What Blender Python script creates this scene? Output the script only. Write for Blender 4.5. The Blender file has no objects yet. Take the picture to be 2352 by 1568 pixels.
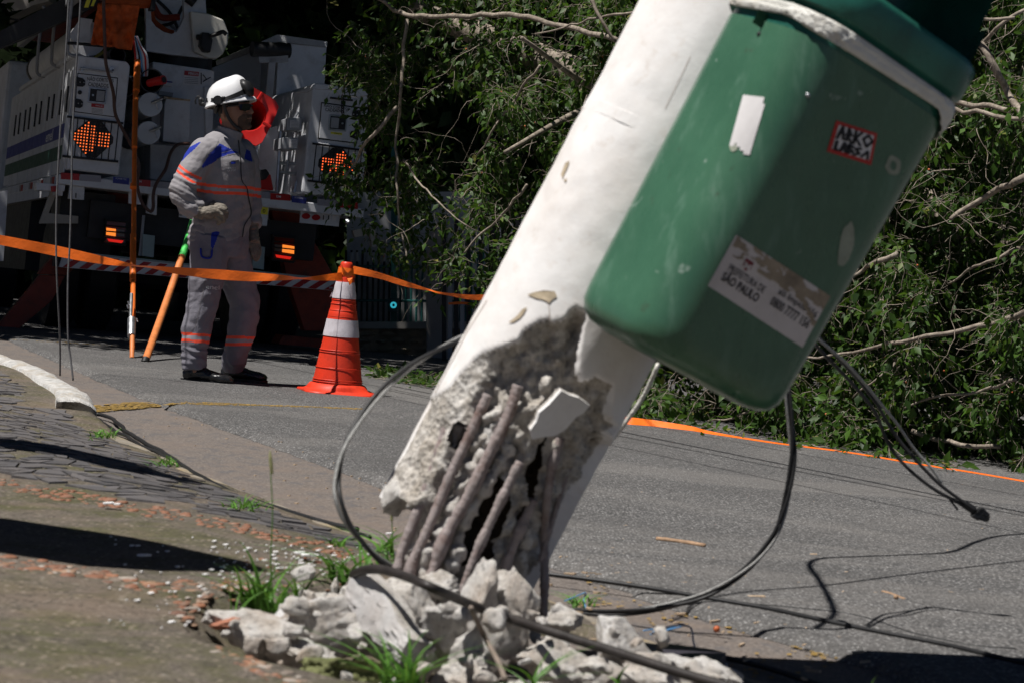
import bpy, bmesh, math, random
import numpy as np
from mathutils import Vector, Matrix, noise
from mathutils.bvhtree import BVHTree

# ------------------------------------------------------------------ camera, sky, sun, exposure
SC = bpy.context.scene
F, U0, V0, CZ = 5200.0, 1176.0, 672.0, 1.0       # focal length and horizon in 2352-wide picture units; camera height
CAMH, SLOPE = 0.644, 0.09                        # camera above the road, cross fall of the street
cam_d = bpy.data.cameras.new('camera')
cam = bpy.data.objects.new('camera', cam_d)
SC.collection.objects.link(cam)
cam.location = (0, 0, CZ)
cam.rotation_euler = (math.radians(90), 0, 0)
cam_d.sensor_width = 36
cam_d.lens = 36 * F / 2352
cam_d.shift_y = -(784 - V0) / 2352
cam_d.clip_start = 0.1
cam_d.clip_end = 400
cam_d.dof.use_dof = True
cam_d.dof.focus_distance = 12.6
cam_d.dof.aperture_fstop = 11
SC.camera = cam

SUNV = Vector((-0.26, -0.21, 0.93)).normalized()   # towards the sun
W = bpy.data.worlds.new('World')
SC.world = W
W.use_nodes = True
nt = W.node_tree
nt.nodes.clear()
sky = nt.nodes.new('ShaderNodeTexSky')
sky.sky_type = 'NISHITA'
sky.sun_disc = False
sky.altitude = 3000
sky.air_density = 0.3
sky.dust_density = 0.0
sky.sun_elevation = math.asin(SUNV.z)
sky.sun_rotation = math.atan2(SUNV.x, SUNV.y)
bg = nt.nodes.new('ShaderNodeBackground')
bg.inputs[1].default_value = 0.05
wo = nt.nodes.new('ShaderNodeOutputWorld')
nt.links.new(sky.outputs[0], bg.inputs[0])
nt.links.new(bg.outputs[0], wo.inputs[0])
sd = bpy.data.lights.new('sun', 'SUN')
sd.energy = 5.0
sd.angle = math.radians(0.5)
sd.color = (1.0, 0.965, 0.92)
sun = bpy.data.objects.new('sun', sd)
SC.collection.objects.link(sun)
sun.rotation_euler = (-SUNV).to_track_quat('-Z', 'Y').to_euler()
SC.view_settings.view_transform = 'Standard'
SC.view_settings.look = 'None'
SC.view_settings.exposure = 0.25
SC.view_settings.gamma = 1.0
SC.view_settings.use_curve_mapping = False
SC.cycles.max_bounces = 8
SC.cycles.use_denoising = True

# ------------------------------------------------------------------ helpers
rnd = random.Random(7)
COL = SC.collection
CAMP = Vector((0, 0, CZ))
WM = {}


def P(u, v, D):
    return Vector(((u - U0) / F * D, D, CZ - (v - V0) / F * D))


def px(p):
    return (U0 + p[0] / p[1] * F, V0 + (CZ - p[2]) / p[1] * F)


def ZR(x):
    return CZ - CAMH - SLOPE * x


def G(u, v, h=0.0):
    a = (v - V0) - SLOPE * (u - U0)
    D = F * (CAMH - h) / a
    x = (u - U0) / F * D
    return Vector((x, D, ZR(x) + h))


def ray(u, v):
    return Vector(((u - U0) / F, 1.0, -(v - V0) / F)).normalized()


def lerp(a, b, t):
    return a + (b - a) * t


def interp(x, xs, ys):
    return float(np.interp(x, xs, ys))


def inpoly(x, y, poly):
    c = False
    j = len(poly) - 1
    for i in range(len(poly)):
        xi, yi = poly[i]
        xj, yj = poly[j]
        if (yi > y) != (yj > y) and x < (xj - xi) * (y - yi) / (yj - yi) + xi:
            c = not c
        j = i
    return c


def inpoly_np(x, y, poly):
    c = np.zeros(x.shape, bool)
    j = len(poly) - 1
    for i in range(len(poly)):
        xi, yi = poly[i]
        xj, yj = poly[j]
        c ^= ((yi > y) != (yj > y)) & (x < (xj - xi) * (y - yi) / ((yj - yi) or 1e-9) + xi)
        j = i
    return c


def sm(path, n=6):
    """Catmull-Rom through the points"""
    p = [Vector(q) for q in path]
    if len(p) < 3:
        return [p[0].lerp(p[-1], k / n) for k in range(n + 1)]
    q = [p[0] * 2 - p[1]] + p + [p[-1] * 2 - p[-2]]
    out = []
    for i in range(1, len(q) - 2):
        a, b, c, d = q[i - 1], q[i], q[i + 1], q[i + 2]
        for k in range(n):
            t = k / n
            out.append(0.5 * ((2 * b) + (c - a) * t + (2 * a - 5 * b + 4 * c - d) * t * t + (3 * b - a - 3 * c + d) * t ** 3))
    out.append(p[-1])
    return out


class MB:
    def __init__(s):
        s.v, s.f, s.m = [], [], []

    def add(s, vs, fs, mi=0):
        o = len(s.v)
        s.v += [Vector(q) for q in vs]
        s.f += [tuple(i + o for i in f) for f in fs]
        s.m += [mi] * len(fs)
        return s

    def box(s, c, h, M=None, mi=0):
        """centre, half sizes, optional 3x3/4x4 applied after"""
        vs = [Vector((c[0] + sx * h[0], c[1] + sy * h[1], c[2] + sz * h[2])) for sx in (-1, 1) for sy in (-1, 1) for sz in (-1, 1)]
        if M is not None:
            vs = [M @ q for q in vs]
        return s.add(vs, [(0, 1, 3, 2), (4, 6, 7, 5), (0, 4, 5, 1), (2, 3, 7, 6), (0, 2, 6, 4), (1, 5, 7, 3)], mi)

    def prism(s, poly, off, mi=0):
        """poly of 3-D points, extruded by vector off"""
        n = len(poly)
        off = Vector(off)
        a = [Vector(q) for q in poly]
        vs = a + [q + off for q in a]
        fs = [tuple(range(n)), tuple(range(2 * n - 1, n - 1, -1))] + [(i, i + n, (i + 1) % n + n, (i + 1) % n) for i in range(n)]
        return s.add(vs, fs, mi)

    def tube(s, path, r, n=8, mi=0, caps=True, rb=None, A=None):
        p = [Vector(q) for q in path]
        K = len(p)
        if not hasattr(r, '__len__'):
            r = [r] * K
        if len(r) != K:
            r = [interp(i / (K - 1), [j / (len(r) - 1) for j in range(len(r))], r) for i in range(K)]
        if rb is None:
            rb = r
        elif not hasattr(rb, '__len__'):
            rb = [rb] * K
        elif len(rb) != K:
            rb = [interp(i / (K - 1), [j / (len(rb) - 1) for j in range(len(rb))], rb) for i in range(K)]
        vs = []
        prev = None
        for i in range(K):
            t = (p[min(i + 1, K - 1)] - p[max(i - 1, 0)])
            t = t.normalized() if t.length > 1e-9 else Vector((0, 0, 1))
            if A is not None:
                a = Vector(A)
            elif prev is None:
                a = Vector((0, 0, 1)) if abs(t.z) < .9 else Vector((1, 0, 0))
            else:
                a = prev
            a = a - t * a.dot(t)
            a.normalize()
            prev = a
            b = t.cross(a)
            for k in range(n):
                an = 2 * math.pi * k / n
                vs.append(p[i] + a * (math.cos(an) * r[i]) + b * (math.sin(an) * rb[i]))
        fs = []
        for i in range(K - 1):
            for k in range(n):
                k2 = (k + 1) % n
                fs.append((i * n + k, i * n + k2, (i + 1) * n + k2, (i + 1) * n + k))
        if caps:
            fs.append(tuple(range(n - 1, -1, -1)))
            fs.append(tuple(range((K - 1) * n, K * n)))
        return s.add(vs, fs, mi)

    def ball(s, c, r, n=10, m=6, M=None, mi=0):
        if not hasattr(r, '__len__'):
            r = (r, r, r)
        c = Vector(c)
        vs = []
        for i in range(m + 1):
            ph = math.pi * i / m
            for k in range(n):
                an = 2 * math.pi * k / n
                q = Vector((r[0] * math.sin(ph) * math.cos(an), r[1] * math.sin(ph) * math.sin(an), r[2] * math.cos(ph)))
                vs.append(c + (M @ q if M is not None else q))
        fs = []
        for i in range(m):
            for k in range(n):
                k2 = (k + 1) % n
                f = (i * n + k, (i + 1) * n + k, (i + 1) * n + k2, i * n + k2)
                fs.append(f)
        return s.add(vs, fs, mi)

    def lathe(s, prof, M, n=32, mi=0, caps=True):
        """prof (r, z) list, M 4x4"""
        vs = []
        for r, z in prof:
            for k in range(n):
                an = 2 * math.pi * k / n
                vs.append(M @ Vector((r * math.cos(an), r * math.sin(an), z)))
        fs = []
        K = len(prof)
        for i in range(K - 1):
            for k in range(n):
                k2 = (k + 1) % n
                fs.append((i * n + k, i * n + k2, (i + 1) * n + k2, (i + 1) * n + k))
        if caps:
            fs.append(tuple(range(n - 1, -1, -1)))
            fs.append(tuple(range((K - 1) * n, K * n)))
        return s.add(vs, fs, mi)

    def ribbon(s, secs, th=0.0006, mi=0):
        """secs: list of (a, b) edge points"""
        vs = []
        for a, b in secs:
            vs += [Vector(a), Vector(b)]
        n = len(secs)
        s.add(vs, [(2 * i, 2 * i + 1, 2 * i + 3, 2 * i + 2) for i in range(n - 1)], mi)
        return s

    def bvh(s):
        return BVHTree.FromPolygons(s.v, s.f)

    def build(s, name, mats, parent=None, smooth=False, bevel=0, origin=None, **props):
        me = bpy.data.meshes.new(name)
        if parent is not None:
            inv = WM[parent.name].inverted()
            vs = [inv @ q for q in s.v]
            wm = WM[parent.name]
            loc = None
        else:
            if origin is None:
                n = max(1, len(s.v))
                origin = Vector((sum(q.x for q in s.v) / n, sum(q.y for q in s.v) / n, min(q.z for q in s.v)))
            vs = [q - origin for q in s.v]
            loc = origin
            wm = Matrix.Translation(origin)
        me.from_pydata([tuple(q) for q in vs], [], s.f)
        if not isinstance(mats, (list, tuple)):
            mats = [mats]
        for m in mats:
            me.materials.append(m)
        if len(mats) > 1:
            me.polygons.foreach_set('material_index', s.m)
        if smooth:
            me.polygons.foreach_set('use_smooth', [True] * len(s.f))
        o = bpy.data.objects.new(name, me)
        COL.objects.link(o)
        if loc is not None:
            o.location = loc
        if parent is not None:
            o.parent = parent
        WM[o.name] = wm
        if bevel:
            b = o.modifiers.new('bevel', 'BEVEL')
            b.width = bevel
            b.segments = 2
            b.limit_method = 'ANGLE'
            b.angle_limit = math.radians(40)
        if smooth == 'auto':
            me.polygons.foreach_set('use_smooth', [True] * len(s.f))
            me.set_sharp_from_angle(angle=math.radians(35))
        for k, q in props.items():
            o[k] = q
        return o


def tag(o, label=None, category=None, group=None, kind=None):
    for k, q in (('label', label), ('category', category), ('group', group), ('kind', kind)):
        if q is not None:
            o[k] = q
    return o


def empty(name, M, **kw):
    o = bpy.data.objects.new(name, None)
    COL.objects.link(o)
    if not isinstance(M, Matrix):
        M = Matrix.Translation(Vector(M))
    o.matrix_world = M
    o.empty_display_size = 0.1
    WM[o.name] = M
    tag(o, **kw)
    return o


def mesh_obj(name, me, parent=None, loc=(0, 0, 0)):
    o = bpy.data.objects.new(name, me)
    COL.objects.link(o)
    o.location = loc
    if parent is not None:
        o.parent = parent
        WM[o.name] = WM[parent.name] @ Matrix.Translation(Vector(loc))
    else:
        WM[o.name] = Matrix.Translation(Vector(loc))
    return o


def remesh(mb, voxel, smooth_it=2, fn=None):
    """union of closed shells as one continuous surface; fn(co, normal) -> new co"""
    me = bpy.data.meshes.new('tmp')
    me.from_pydata([tuple(q) for q in mb.v], [], mb.f)
    o = bpy.data.objects.new('tmp', me)
    COL.objects.link(o)
    m = o.modifiers.new('r', 'REMESH')
    m.mode = 'VOXEL'
    m.voxel_size = voxel
    m.use_smooth_shade = True
    if smooth_it:
        k = o.modifiers.new('s', 'SMOOTH')
        k.factor = 0.5
        k.iterations = smooth_it
    dg = bpy.context.evaluated_depsgraph_get()
    dg.update()
    me2 = bpy.data.meshes.new_from_object(o.evaluated_get(dg))
    bpy.data.objects.remove(o)
    bpy.data.meshes.remove(me)
    r = MB()
    vs = [v.co.copy() for v in me2.vertices]
    if fn:
        ns = [v.normal.copy() for v in me2.vertices]
        vs = [fn(c, n) for c, n in zip(vs, ns)]
    r.v = vs
    r.f = [tuple(p.vertices) for p in me2.polygons]
    r.m = [0] * len(r.f)
    bpy.data.meshes.remove(me2)
    return r


def caster(bvh):
    def c(u, v):
        d = ray(u, v)
        loc, nor, idx, dist = bvh.ray_cast(CAMP, d)
        if loc is None:
            return None
        if nor.dot(d) > 0:
            nor = -nor
        return loc, nor
    return c


def decal(cast, quad, off=0.0015, nx=8, ny=4, mb=None, mi=0, fn=None):
    """grid laid on a real surface; quad = picture corners tl, tr, br, bl"""
    mb = mb or MB()
    tl, tr, br, bl = [Vector(q).to_2d() if len(q) == 2 else Vector(q) for q in quad]
    idx = {}
    vs = []
    for j in range(ny + 1):
        for i in range(nx + 1):
            s, t = i / nx, j / ny
            q = tl.lerp(tr, s).lerp(bl.lerp(br, s), t)
            h = cast(q.x, q.y)
            if h is not None:
                idx[(i, j)] = len(vs)
                vs.append(h[0] + h[1] * off)
    fs = []
    for j in range(ny):
        for i in range(nx):
            k = [(i, j), (i + 1, j), (i + 1, j + 1), (i, j + 1)]
            if all(q in idx for q in k) and (fn is None or fn((i + .5) / nx, (j + .5) / ny)):
                fs.append(tuple(idx[q] for q in k))
    return mb.add(vs, fs, mi)


_tc = {}


def text_geo(s, bold=0.0):
    key = (s, bold)
    if key in _tc:
        return _tc[key]
    cu = bpy.data.curves.new('t', 'FONT')
    cu.body = s
    cu.offset = bold
    cu.resolution_u = 2
    o = bpy.data.objects.new('t', cu)
    COL.objects.link(o)
    dg = bpy.context.evaluated_depsgraph_get()
    dg.update()
    me = bpy.data.meshes.new_from_object(o.evaluated_get(dg))
    bpy.data.objects.remove(o)
    bpy.data.curves.remove(cu)
    vs = [(v.co.x, v.co.y) for v in me.vertices]
    fs = [tuple(p.vertices) for p in me.polygons]
    bpy.data.meshes.remove(me)
    if vs:
        x0, x1 = min(q[0] for q in vs), max(q[0] for q in vs)
        y0, y1 = min(q[1] for q in vs), max(q[1] for q in vs)
        vs = [((q[0] - x0) / (x1 - x0), 1 - (q[1] - y0) / (y1 - y0)) for q in vs]
    _tc[key] = (vs, fs)
    return vs, fs


def text(cast, s, quad, off=0.003, bold=0.0, mb=None, mi=0):
    vs, fs = text_geo(s, bold)
    mb = mb or MB()
    tl, tr, br, bl = [Vector(q) for q in quad]
    out = []
    for x, y in vs:
        q = tl.lerp(tr, x).lerp(bl.lerp(br, x), y)
        h = cast(q.x, q.y)
        if h is None:
            return mb
        out.append(h[0] + h[1] * off)
    return mb.add(out, fs, mi)


# ------------------------------------------------------------------ materials
class NT:
    def __init__(s, name):
        s.m = bpy.data.materials.new(name)
        s.m.use_nodes = True
        s.t = s.m.node_tree
        s.t.nodes.clear()
        s.out = s.t.nodes.new('ShaderNodeOutputMaterial')
        s.b = s.t.nodes.new('ShaderNodeBsdfPrincipled')
        s.t.links.new(s.b.outputs[0], s.out.inputs[0])
        s.co = s.t.nodes.new('ShaderNodeNewGeometry').outputs['Position']

    def n(s, t, **kw):
        q = s.t.nodes.new(t)
        for k, v in kw.items():
            setattr(q, k, v)
        return q

    def l(s, a, b):
        s.t.links.new(a, b)

    def noise(s, scale, detail=4, rough=.6, vec=None, dist=0.0):
        q = s.n('ShaderNodeTexNoise')
        q.inputs['Scale'].default_value = scale
        q.inputs['Detail'].default_value = detail
        q.inputs['Roughness'].default_value = rough
        q.inputs['Distortion'].default_value = dist
        s.l(vec or s.co, q.inputs['Vector'])
        return q.outputs[0]

    def vor(s, scale, vec=None, out=0, feature='F1'):
        q = s.n('ShaderNodeTexVoronoi', feature=feature)
        q.inputs['Scale'].default_value = scale
        s.l(vec or s.co, q.inputs['Vector'])
        return q.outputs[out]

    def ramp(s, fac, stops, interp='LINEAR'):
        q = s.n('ShaderNodeValToRGB')
        q.color_ramp.interpolation = interp
        e = q.color_ramp.elements
        while len(e) < len(stops):
            e.new(0.5)
        for i, (p, c) in enumerate(stops):
            e[i].position = p
            if not hasattr(c, '__len__'):
                c = (c, c, c)
            e[i].color = (c[0], c[1], c[2], 1)
        s.l(fac, q.inputs[0])
        return q.outputs[0]

    def mix(s, f, a, b, mode='MIX'):
        q = s.n('ShaderNodeMix', data_type='RGBA', blend_type=mode)
        for sock, val in ((q.inputs[0], f), (q.inputs[6], a), (q.inputs[7], b)):
            if isinstance(val, (int, float)):
                sock.default_value = val if sock == q.inputs[0] else (val, val, val, 1)
            elif isinstance(val, (tuple, list)):
                sock.default_value = (val[0], val[1], val[2], 1)
            else:
                s.l(val, sock)
        return q.outputs[2]

    def math(s, op, a, b=0.5):
        q = s.n('ShaderNodeMath', operation=op)
        for sock, val in ((q.inputs[0], a), (q.inputs[1], b)):
            if isinstance(val, (int, float)):
                sock.default_value = val
            else:
                s.l(val, sock)
        return q.outputs[0]

    def bump(s, h, strength=.5, dist=.01, prev=None):
        q = s.n('ShaderNodeBump')
        q.inputs['Strength'].default_value = strength
        q.inputs['Distance'].default_value = dist
        s.l(h, q.inputs['Height'])
        if prev is not None:
            s.l(prev, q.inputs['Normal'])
        s.l(q.outputs[0], s.b.inputs['Normal'])
        return q.outputs[0]

    def set(s, col=None, rough=None, metal=None, spec=None):
        if col is not None:
            if isinstance(col, (tuple, list)):
                s.b.inputs['Base Color'].default_value = (col[0], col[1], col[2], 1)
            else:
                s.l(col, s.b.inputs['Base Color'])
        if rough is not None:
            if isinstance(rough, (int, float)):
                s.b.inputs['Roughness'].default_value = rough
            else:
                s.l(rough, s.b.inputs['Roughness'])
        if metal is not None:
            s.b.inputs['Metallic'].default_value = metal
        if spec is not None:
            s.b.inputs['Specular IOR Level'].default_value = spec
        return s.m


def M_(name, col, rough=.55, metal=0, var=.25, scale=6, bump=.15, bscale=60, spec=.4, dirt=None, dirtamt=.5, dscale=3, bd=.004):
    k = NT(name)
    n1 = k.noise(scale, 5, .65)
    c = k.mix(k.ramp(n1, [(.3, 0), (.7, 1)]), tuple(x * (1 - var) for x in col), tuple(min(1, x * (1 + var * .6)) for x in col))
    if dirt:
        n2 = k.noise(dscale, 7, .75, dist=.4)
        c = k.mix(k.ramp(n2, [(.5, 0), (.75, dirtamt)]), c, dirt)
    r = k.ramp(k.noise(scale * 2.3, 4, .6), [(.2, max(.05, rough - .12)), (.8, min(1, rough + .12))])
    k.set(c, r, metal, spec)
    if bump:
        k.bump(k.noise(bscale, 4, .7), bump, bd)
    return k.m


def M_emit(name, col, strength):
    k = NT(name)
    k.set((0.02, .01, .01), .4)
    k.b.inputs['Emission Color'].default_value = (*col, 1)
    k.b.inputs['Emission Strength'].default_value = strength
    return k.m


def M_asphalt():
    k = NT('asphalt')
    st = k.vor(105)
    sc = k.vor(105, out=1)
    fine2 = k.noise(260, 2, .6)
    mid = k.noise(30, 4, .7)
    big = k.noise(1.3, 5, .6)
    sep = k.n('ShaderNodeSeparateColor')
    k.l(sc, sep.inputs[0])
    c = k.ramp(sep.outputs[0], [(0, (.09, .088, .088)), (.40, (.22, .213, .207)), (.75, (.36, .35, .345)), (1, (.62, .61, .60))])
    c = k.mix(k.ramp(st, [(.28, 0), (.55, .85)]), c, (.035, .035, .036))
    c = k.mix(k.ramp(fine2, [(.40, .5), (.6, 0)]), c, (.05, .05, .05))
    c = k.mix(k.ramp(mid, [(.4, 0), (.75, .35)]), c, (.19, .18, .17))
    c = k.mix(k.ramp(big, [(.42, 0), (.66, .5)]), c, (.085, .082, .08))
    pt = k.noise(.45, 6, .65, dist=1.0)
    c = k.mix(k.ramp(pt, [(.40, .30), (.5, 0)]), c, (.24, .225, .21))
    c = k.mix(k.ramp(k.noise(4, 6, .75, dist=.5), [(.62, 0), (.72, .5)]), c, (.05, .049, .048))
    k.set(c, .85, 0, .3)
    b = k.bump(k.ramp(st, [(.1, 1), (.6, 0)]), .9, .006)
    k.bump(mid, .5, .004, b)
    return k.m


def M_gutter():
    k = NT('gutter_concrete')
    st = k.n('ShaderNodeMapping')
    st.inputs['Rotation'].default_value = (0, 0, math.radians(25))
    st.inputs['Scale'].default_value = (1, .45, 1)
    k.l(k.co, st.inputs[0])
    f = k.noise(120, 3, .7)
    c = k.ramp(f, [(.32, (.07, .062, .057)), (.5, (.145, .124, .110)), (.66, (.22, .194, .175)), (.78, (.40, .37, .35))])
    s = k.noise(22, 5, .7, st.outputs[0])
    c = k.mix(k.ramp(s, [(.52, 0), (.60, .6)]), c, (.085, .085, .092))
    s2 = k.noise(3.5, 5, .6)
    c = k.mix(k.ramp(s2, [(.45, 0), (.7, .5)]), c, (.19, .145, .115))
    k.set(c, .85, 0, .3)
    b = k.bump(f, .7, .004)
    k.bump(s, .5, .01, b)
    return k.m


def M_walk():
    k = NT('pavement_concrete')
    f = k.noise(170, 4, .75)
    c = k.ramp(f, [(.3, (.055, .045, .036)), (.45, (.115, .098, .08)), (.58, (.165, .142, .118)), (.74, (.27, .24, .20))])
    m = k.noise(5, 7, .7, dist=.6)
    c = k.mix(k.ramp(m, [(.44, 0), (.6, .75)]), c, (.085, .085, .035))
    m2 = k.noise(2.2, 6, .65, dist=.4)
    c = k.mix(k.ramp(m2, [(.48, 0), (.66, .6)]), c, (.20, .150, .115))
    m4 = k.noise(14, 6, .75, dist=.8)
    c = k.mix(k.ramp(m4, [(.52, 0), (.66, .55)]), c, (.045, .042, .032))
    m3 = k.noise(30, 3, .5)
    c = k.mix(k.ramp(m3, [(.68, 0), (.74, .55)]), c, (.34, .31, .26))
    sv_ = k.vor(75)
    sc_ = k.vor(75, out=1)
    sep = k.n('ShaderNodeSeparateColor')
    k.l(sc_, sep.inputs[0])
    c = k.mix(k.math('MULTIPLY', k.ramp(sv_, [(.25, .8), (.42, 0)]), k.ramp(sep.outputs[0], [(.62, 0), (.7, 1)])), c, (.30, .25, .20))
    c = k.mix(k.math('MULTIPLY', k.ramp(sv_, [(.25, .8), (.42, 0)]), k.ramp(sep.outputs[1], [(.66, 0), (.72, 1)])), c, (.05, .042, .036))
    k.set(c, .9, 0, .2)
    b = k.bump(f, .8, .004)
    k.bump(m4, .7, .02, b)
    return k.m


def M_stone():
    k = NT('dark_paving_stone')
    r = k.n('ShaderNodeObjectInfo').outputs['Random']
    c0 = k.mix(k.ramp(r, [(0, 0), (1, 1)]), (.050, .050, .056), (.12, .112, .115))
    n1 = k.noise(30, 6, .7)
    c = k.mix(k.ramp(n1, [(.4, 0), (.7, .6)]), c0, (.13, .115, .10))
    k.set(c, .62, 0, .45)
    k.bump(k.noise(70, 5, .7), .5, .006)
    return k.m


def M_pebble():
    k = NT('orange_pebble')
    r = k.n('ShaderNodeObjectInfo').outputs['Random']
    c = k.ramp(r, [(0, (.17, .075, .045)), (.3, (.27, .12, .065)), (.5, (.13, .065, .045)), (.65, (.30, .18, .11)), (.8, (.17, .135, .11)), (1, (.36, .32, .28))])
    g = k.noise(45, 4, .7)
    c = k.mix(k.ramp(g, [(.5, 0), (.7, .6)]), c, (.30, .24, .19))
    k.set(c, .7, 0, .35)
    return k.m


def M_leaf(name, dark, light, rough=.42, trans=.3):
    k = NT(name)
    r = k.n('ShaderNodeNewGeometry').outputs['Random Per Island']
    c = k.ramp(r, [(0, dark), (.75, light), (.96, tuple(min(1, x * 1.5) for x in light)), (1, (.22, .20, .05))])
    k.set(c, rough, 0, .28)
    tr = k.n('ShaderNodeBsdfTranslucent')
    k.l(k.mix(.6, c, (.12, .22, .02), 'MIX'), tr.inputs[0])
    mx = k.n('ShaderNodeMixShader')
    mx.inputs[0].default_value = trans
    k.l(k.b.outputs[0], mx.inputs[1])
    k.l(tr.outputs[0], mx.inputs[2])
    k.l(mx.outputs[0], k.out.inputs[0])
    return k.m


def M_bark():
    k = NT('bark')
    n1 = k.noise(30, 6, .7)
    c = k.ramp(n1, [(.3, (.10, .08, .06)), (.5, (.24, .20, .16)), (.7, (.42, .36, .29))])
    k.set(c, .8, 0, .3)
    k.bump(n1, .6, .006)
    return k.m


def M_pole():
    k = NT('painted_concrete')
    at = k.n('ShaderNodeAttribute', attribute_name='paint').outputs['Fac']
    peel = k.noise(9, 6, .75, dist=.6)
    fine = k.noise(90, 5, .7)
    paint = k.mix(k.ramp(k.noise(5, 6, .7), [(.4, 0), (.72, .75)]), (.80, .785, .775), (.64, .585, .545))
    paint = k.mix(k.ramp(k.noise(34, 4, .6), [(.60, 0), (.75, .5)]), paint, (.60, .53, .47))
    paint = k.mix(k.ramp(peel, [(.675, 0), (.69, 1)]), paint, (.42, .36, .26))
    v = k.vor(95, out=0)
    con = k.ramp(k.noise(24, 7, .75), [(.28, (.20, .17, .14)), (.42, (.42, .385, .34)), (.56, (.60, .57, .53)), (.72, (.74, .72, .69))])
    con = k.mix(k.ramp(v, [(.2, .55), (.45, 0)]), con, (.26, .245, .23))
    con = k.mix(k.ramp(k.noise(5, 4, .6), [(.5, 0), (.7, .45)]), con, (.36, .29, .21))
    edge = k.math('ADD', at, k.math('MULTIPLY', k.math('SUBTRACT', fine, .5), .35))
    c = k.mix(k.ramp(edge, [(.47, 0), (.53, 1)]), con, paint)
    k.set(c, .78, 0, .3)
    hb = k.mix(k.ramp(at, [(.4, 0), (.6, 1)]), k.mix(.5, k.noise(60, 7, .8), v), k.mix(.12, .5, k.noise(26, 4, .6)))
    k.bump(hb, .9, .012)
    return k.m


def M_rubble(name='broken_concrete', white=False):
    k = NT(name)
    con = k.ramp(k.noise(20, 7, .75), [(.28, (.36, .31, .26)), (.40, (.60, .55, .49)), (.55, (.74, .71, .67)), (.72, (.84, .82, .79))])
    v = k.vor(70)
    con = k.mix(k.ramp(v, [(.15, .6), (.35, 0)]), con, (.30, .28, .27))
    con = k.mix(k.ramp(k.noise(7, 4, .6), [(.52, 0), (.7, .5)]), con, (.50, .36, .25))
    if white:
        con = k.mix(k.ramp(k.noise(9, 5, .6), [(.5, 0), (.7, .6)]), (.80, .78, .77), (.66, .58, .53))
    k.set(con, .85, 0, .25)
    con2 = k.bump(k.noise(45, 8, .8), 1.0, .012)
    return k.m


def M_bin():
    k = NT('green_plastic')
    n1 = k.noise(5, 5, .65)
    c = k.mix(k.ramp(n1, [(.35, 0), (.7, 1)]), (.038, .112, .066), (.058, .152, .092))
    st = k.n('ShaderNodeMapping')
    st.inputs['Rotation'].default_value = (0, math.radians(-28), 0)
    st.inputs['Scale'].default_value = (3, 3, .6)
    k.l(k.co, st.inputs[0])
    s = k.noise(9, 6, .7, st.outputs[0])
    c = k.mix(k.ramp(s, [(.55, 0), (.78, .35)]), c, (.20, .33, .26))
    sp = k.noise(38, 3, .5)
    c = k.mix(k.ramp(sp, [(.70, 0), (.76, .55)]), c, (.30, .38, .33))
    sp2 = k.noise(23, 3, .5)
    c = k.mix(k.ramp(sp2, [(.71, 0), (.77, .6)]), c, (.05, .045, .03))
    k.set(c, k.ramp(s, [(.3, .20), (.7, .42)]), 0, .55)
    k.bump(k.noise(7, 3, .6), .12, .01)
    return k.m


def M_fabric(name, col, var=.09):
    k = NT(name)
    n1 = k.noise(14, 5, .65)
    c = k.mix(k.ramp(n1, [(.3, 0), (.7, 1)]), tuple(x * (1 - var) for x in col), tuple(x * (1 + var * .5) for x in col))
    c = k.mix(k.ramp(k.noise(3, 4, .6), [(.55, 0), (.8, .25)]), c, tuple(x * .7 for x in col))
    k.set(c, .85, 0, .2)
    k.bump(k.noise(20, 4, .6, dist=1.5), .35, .010)
    return k.m


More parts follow.
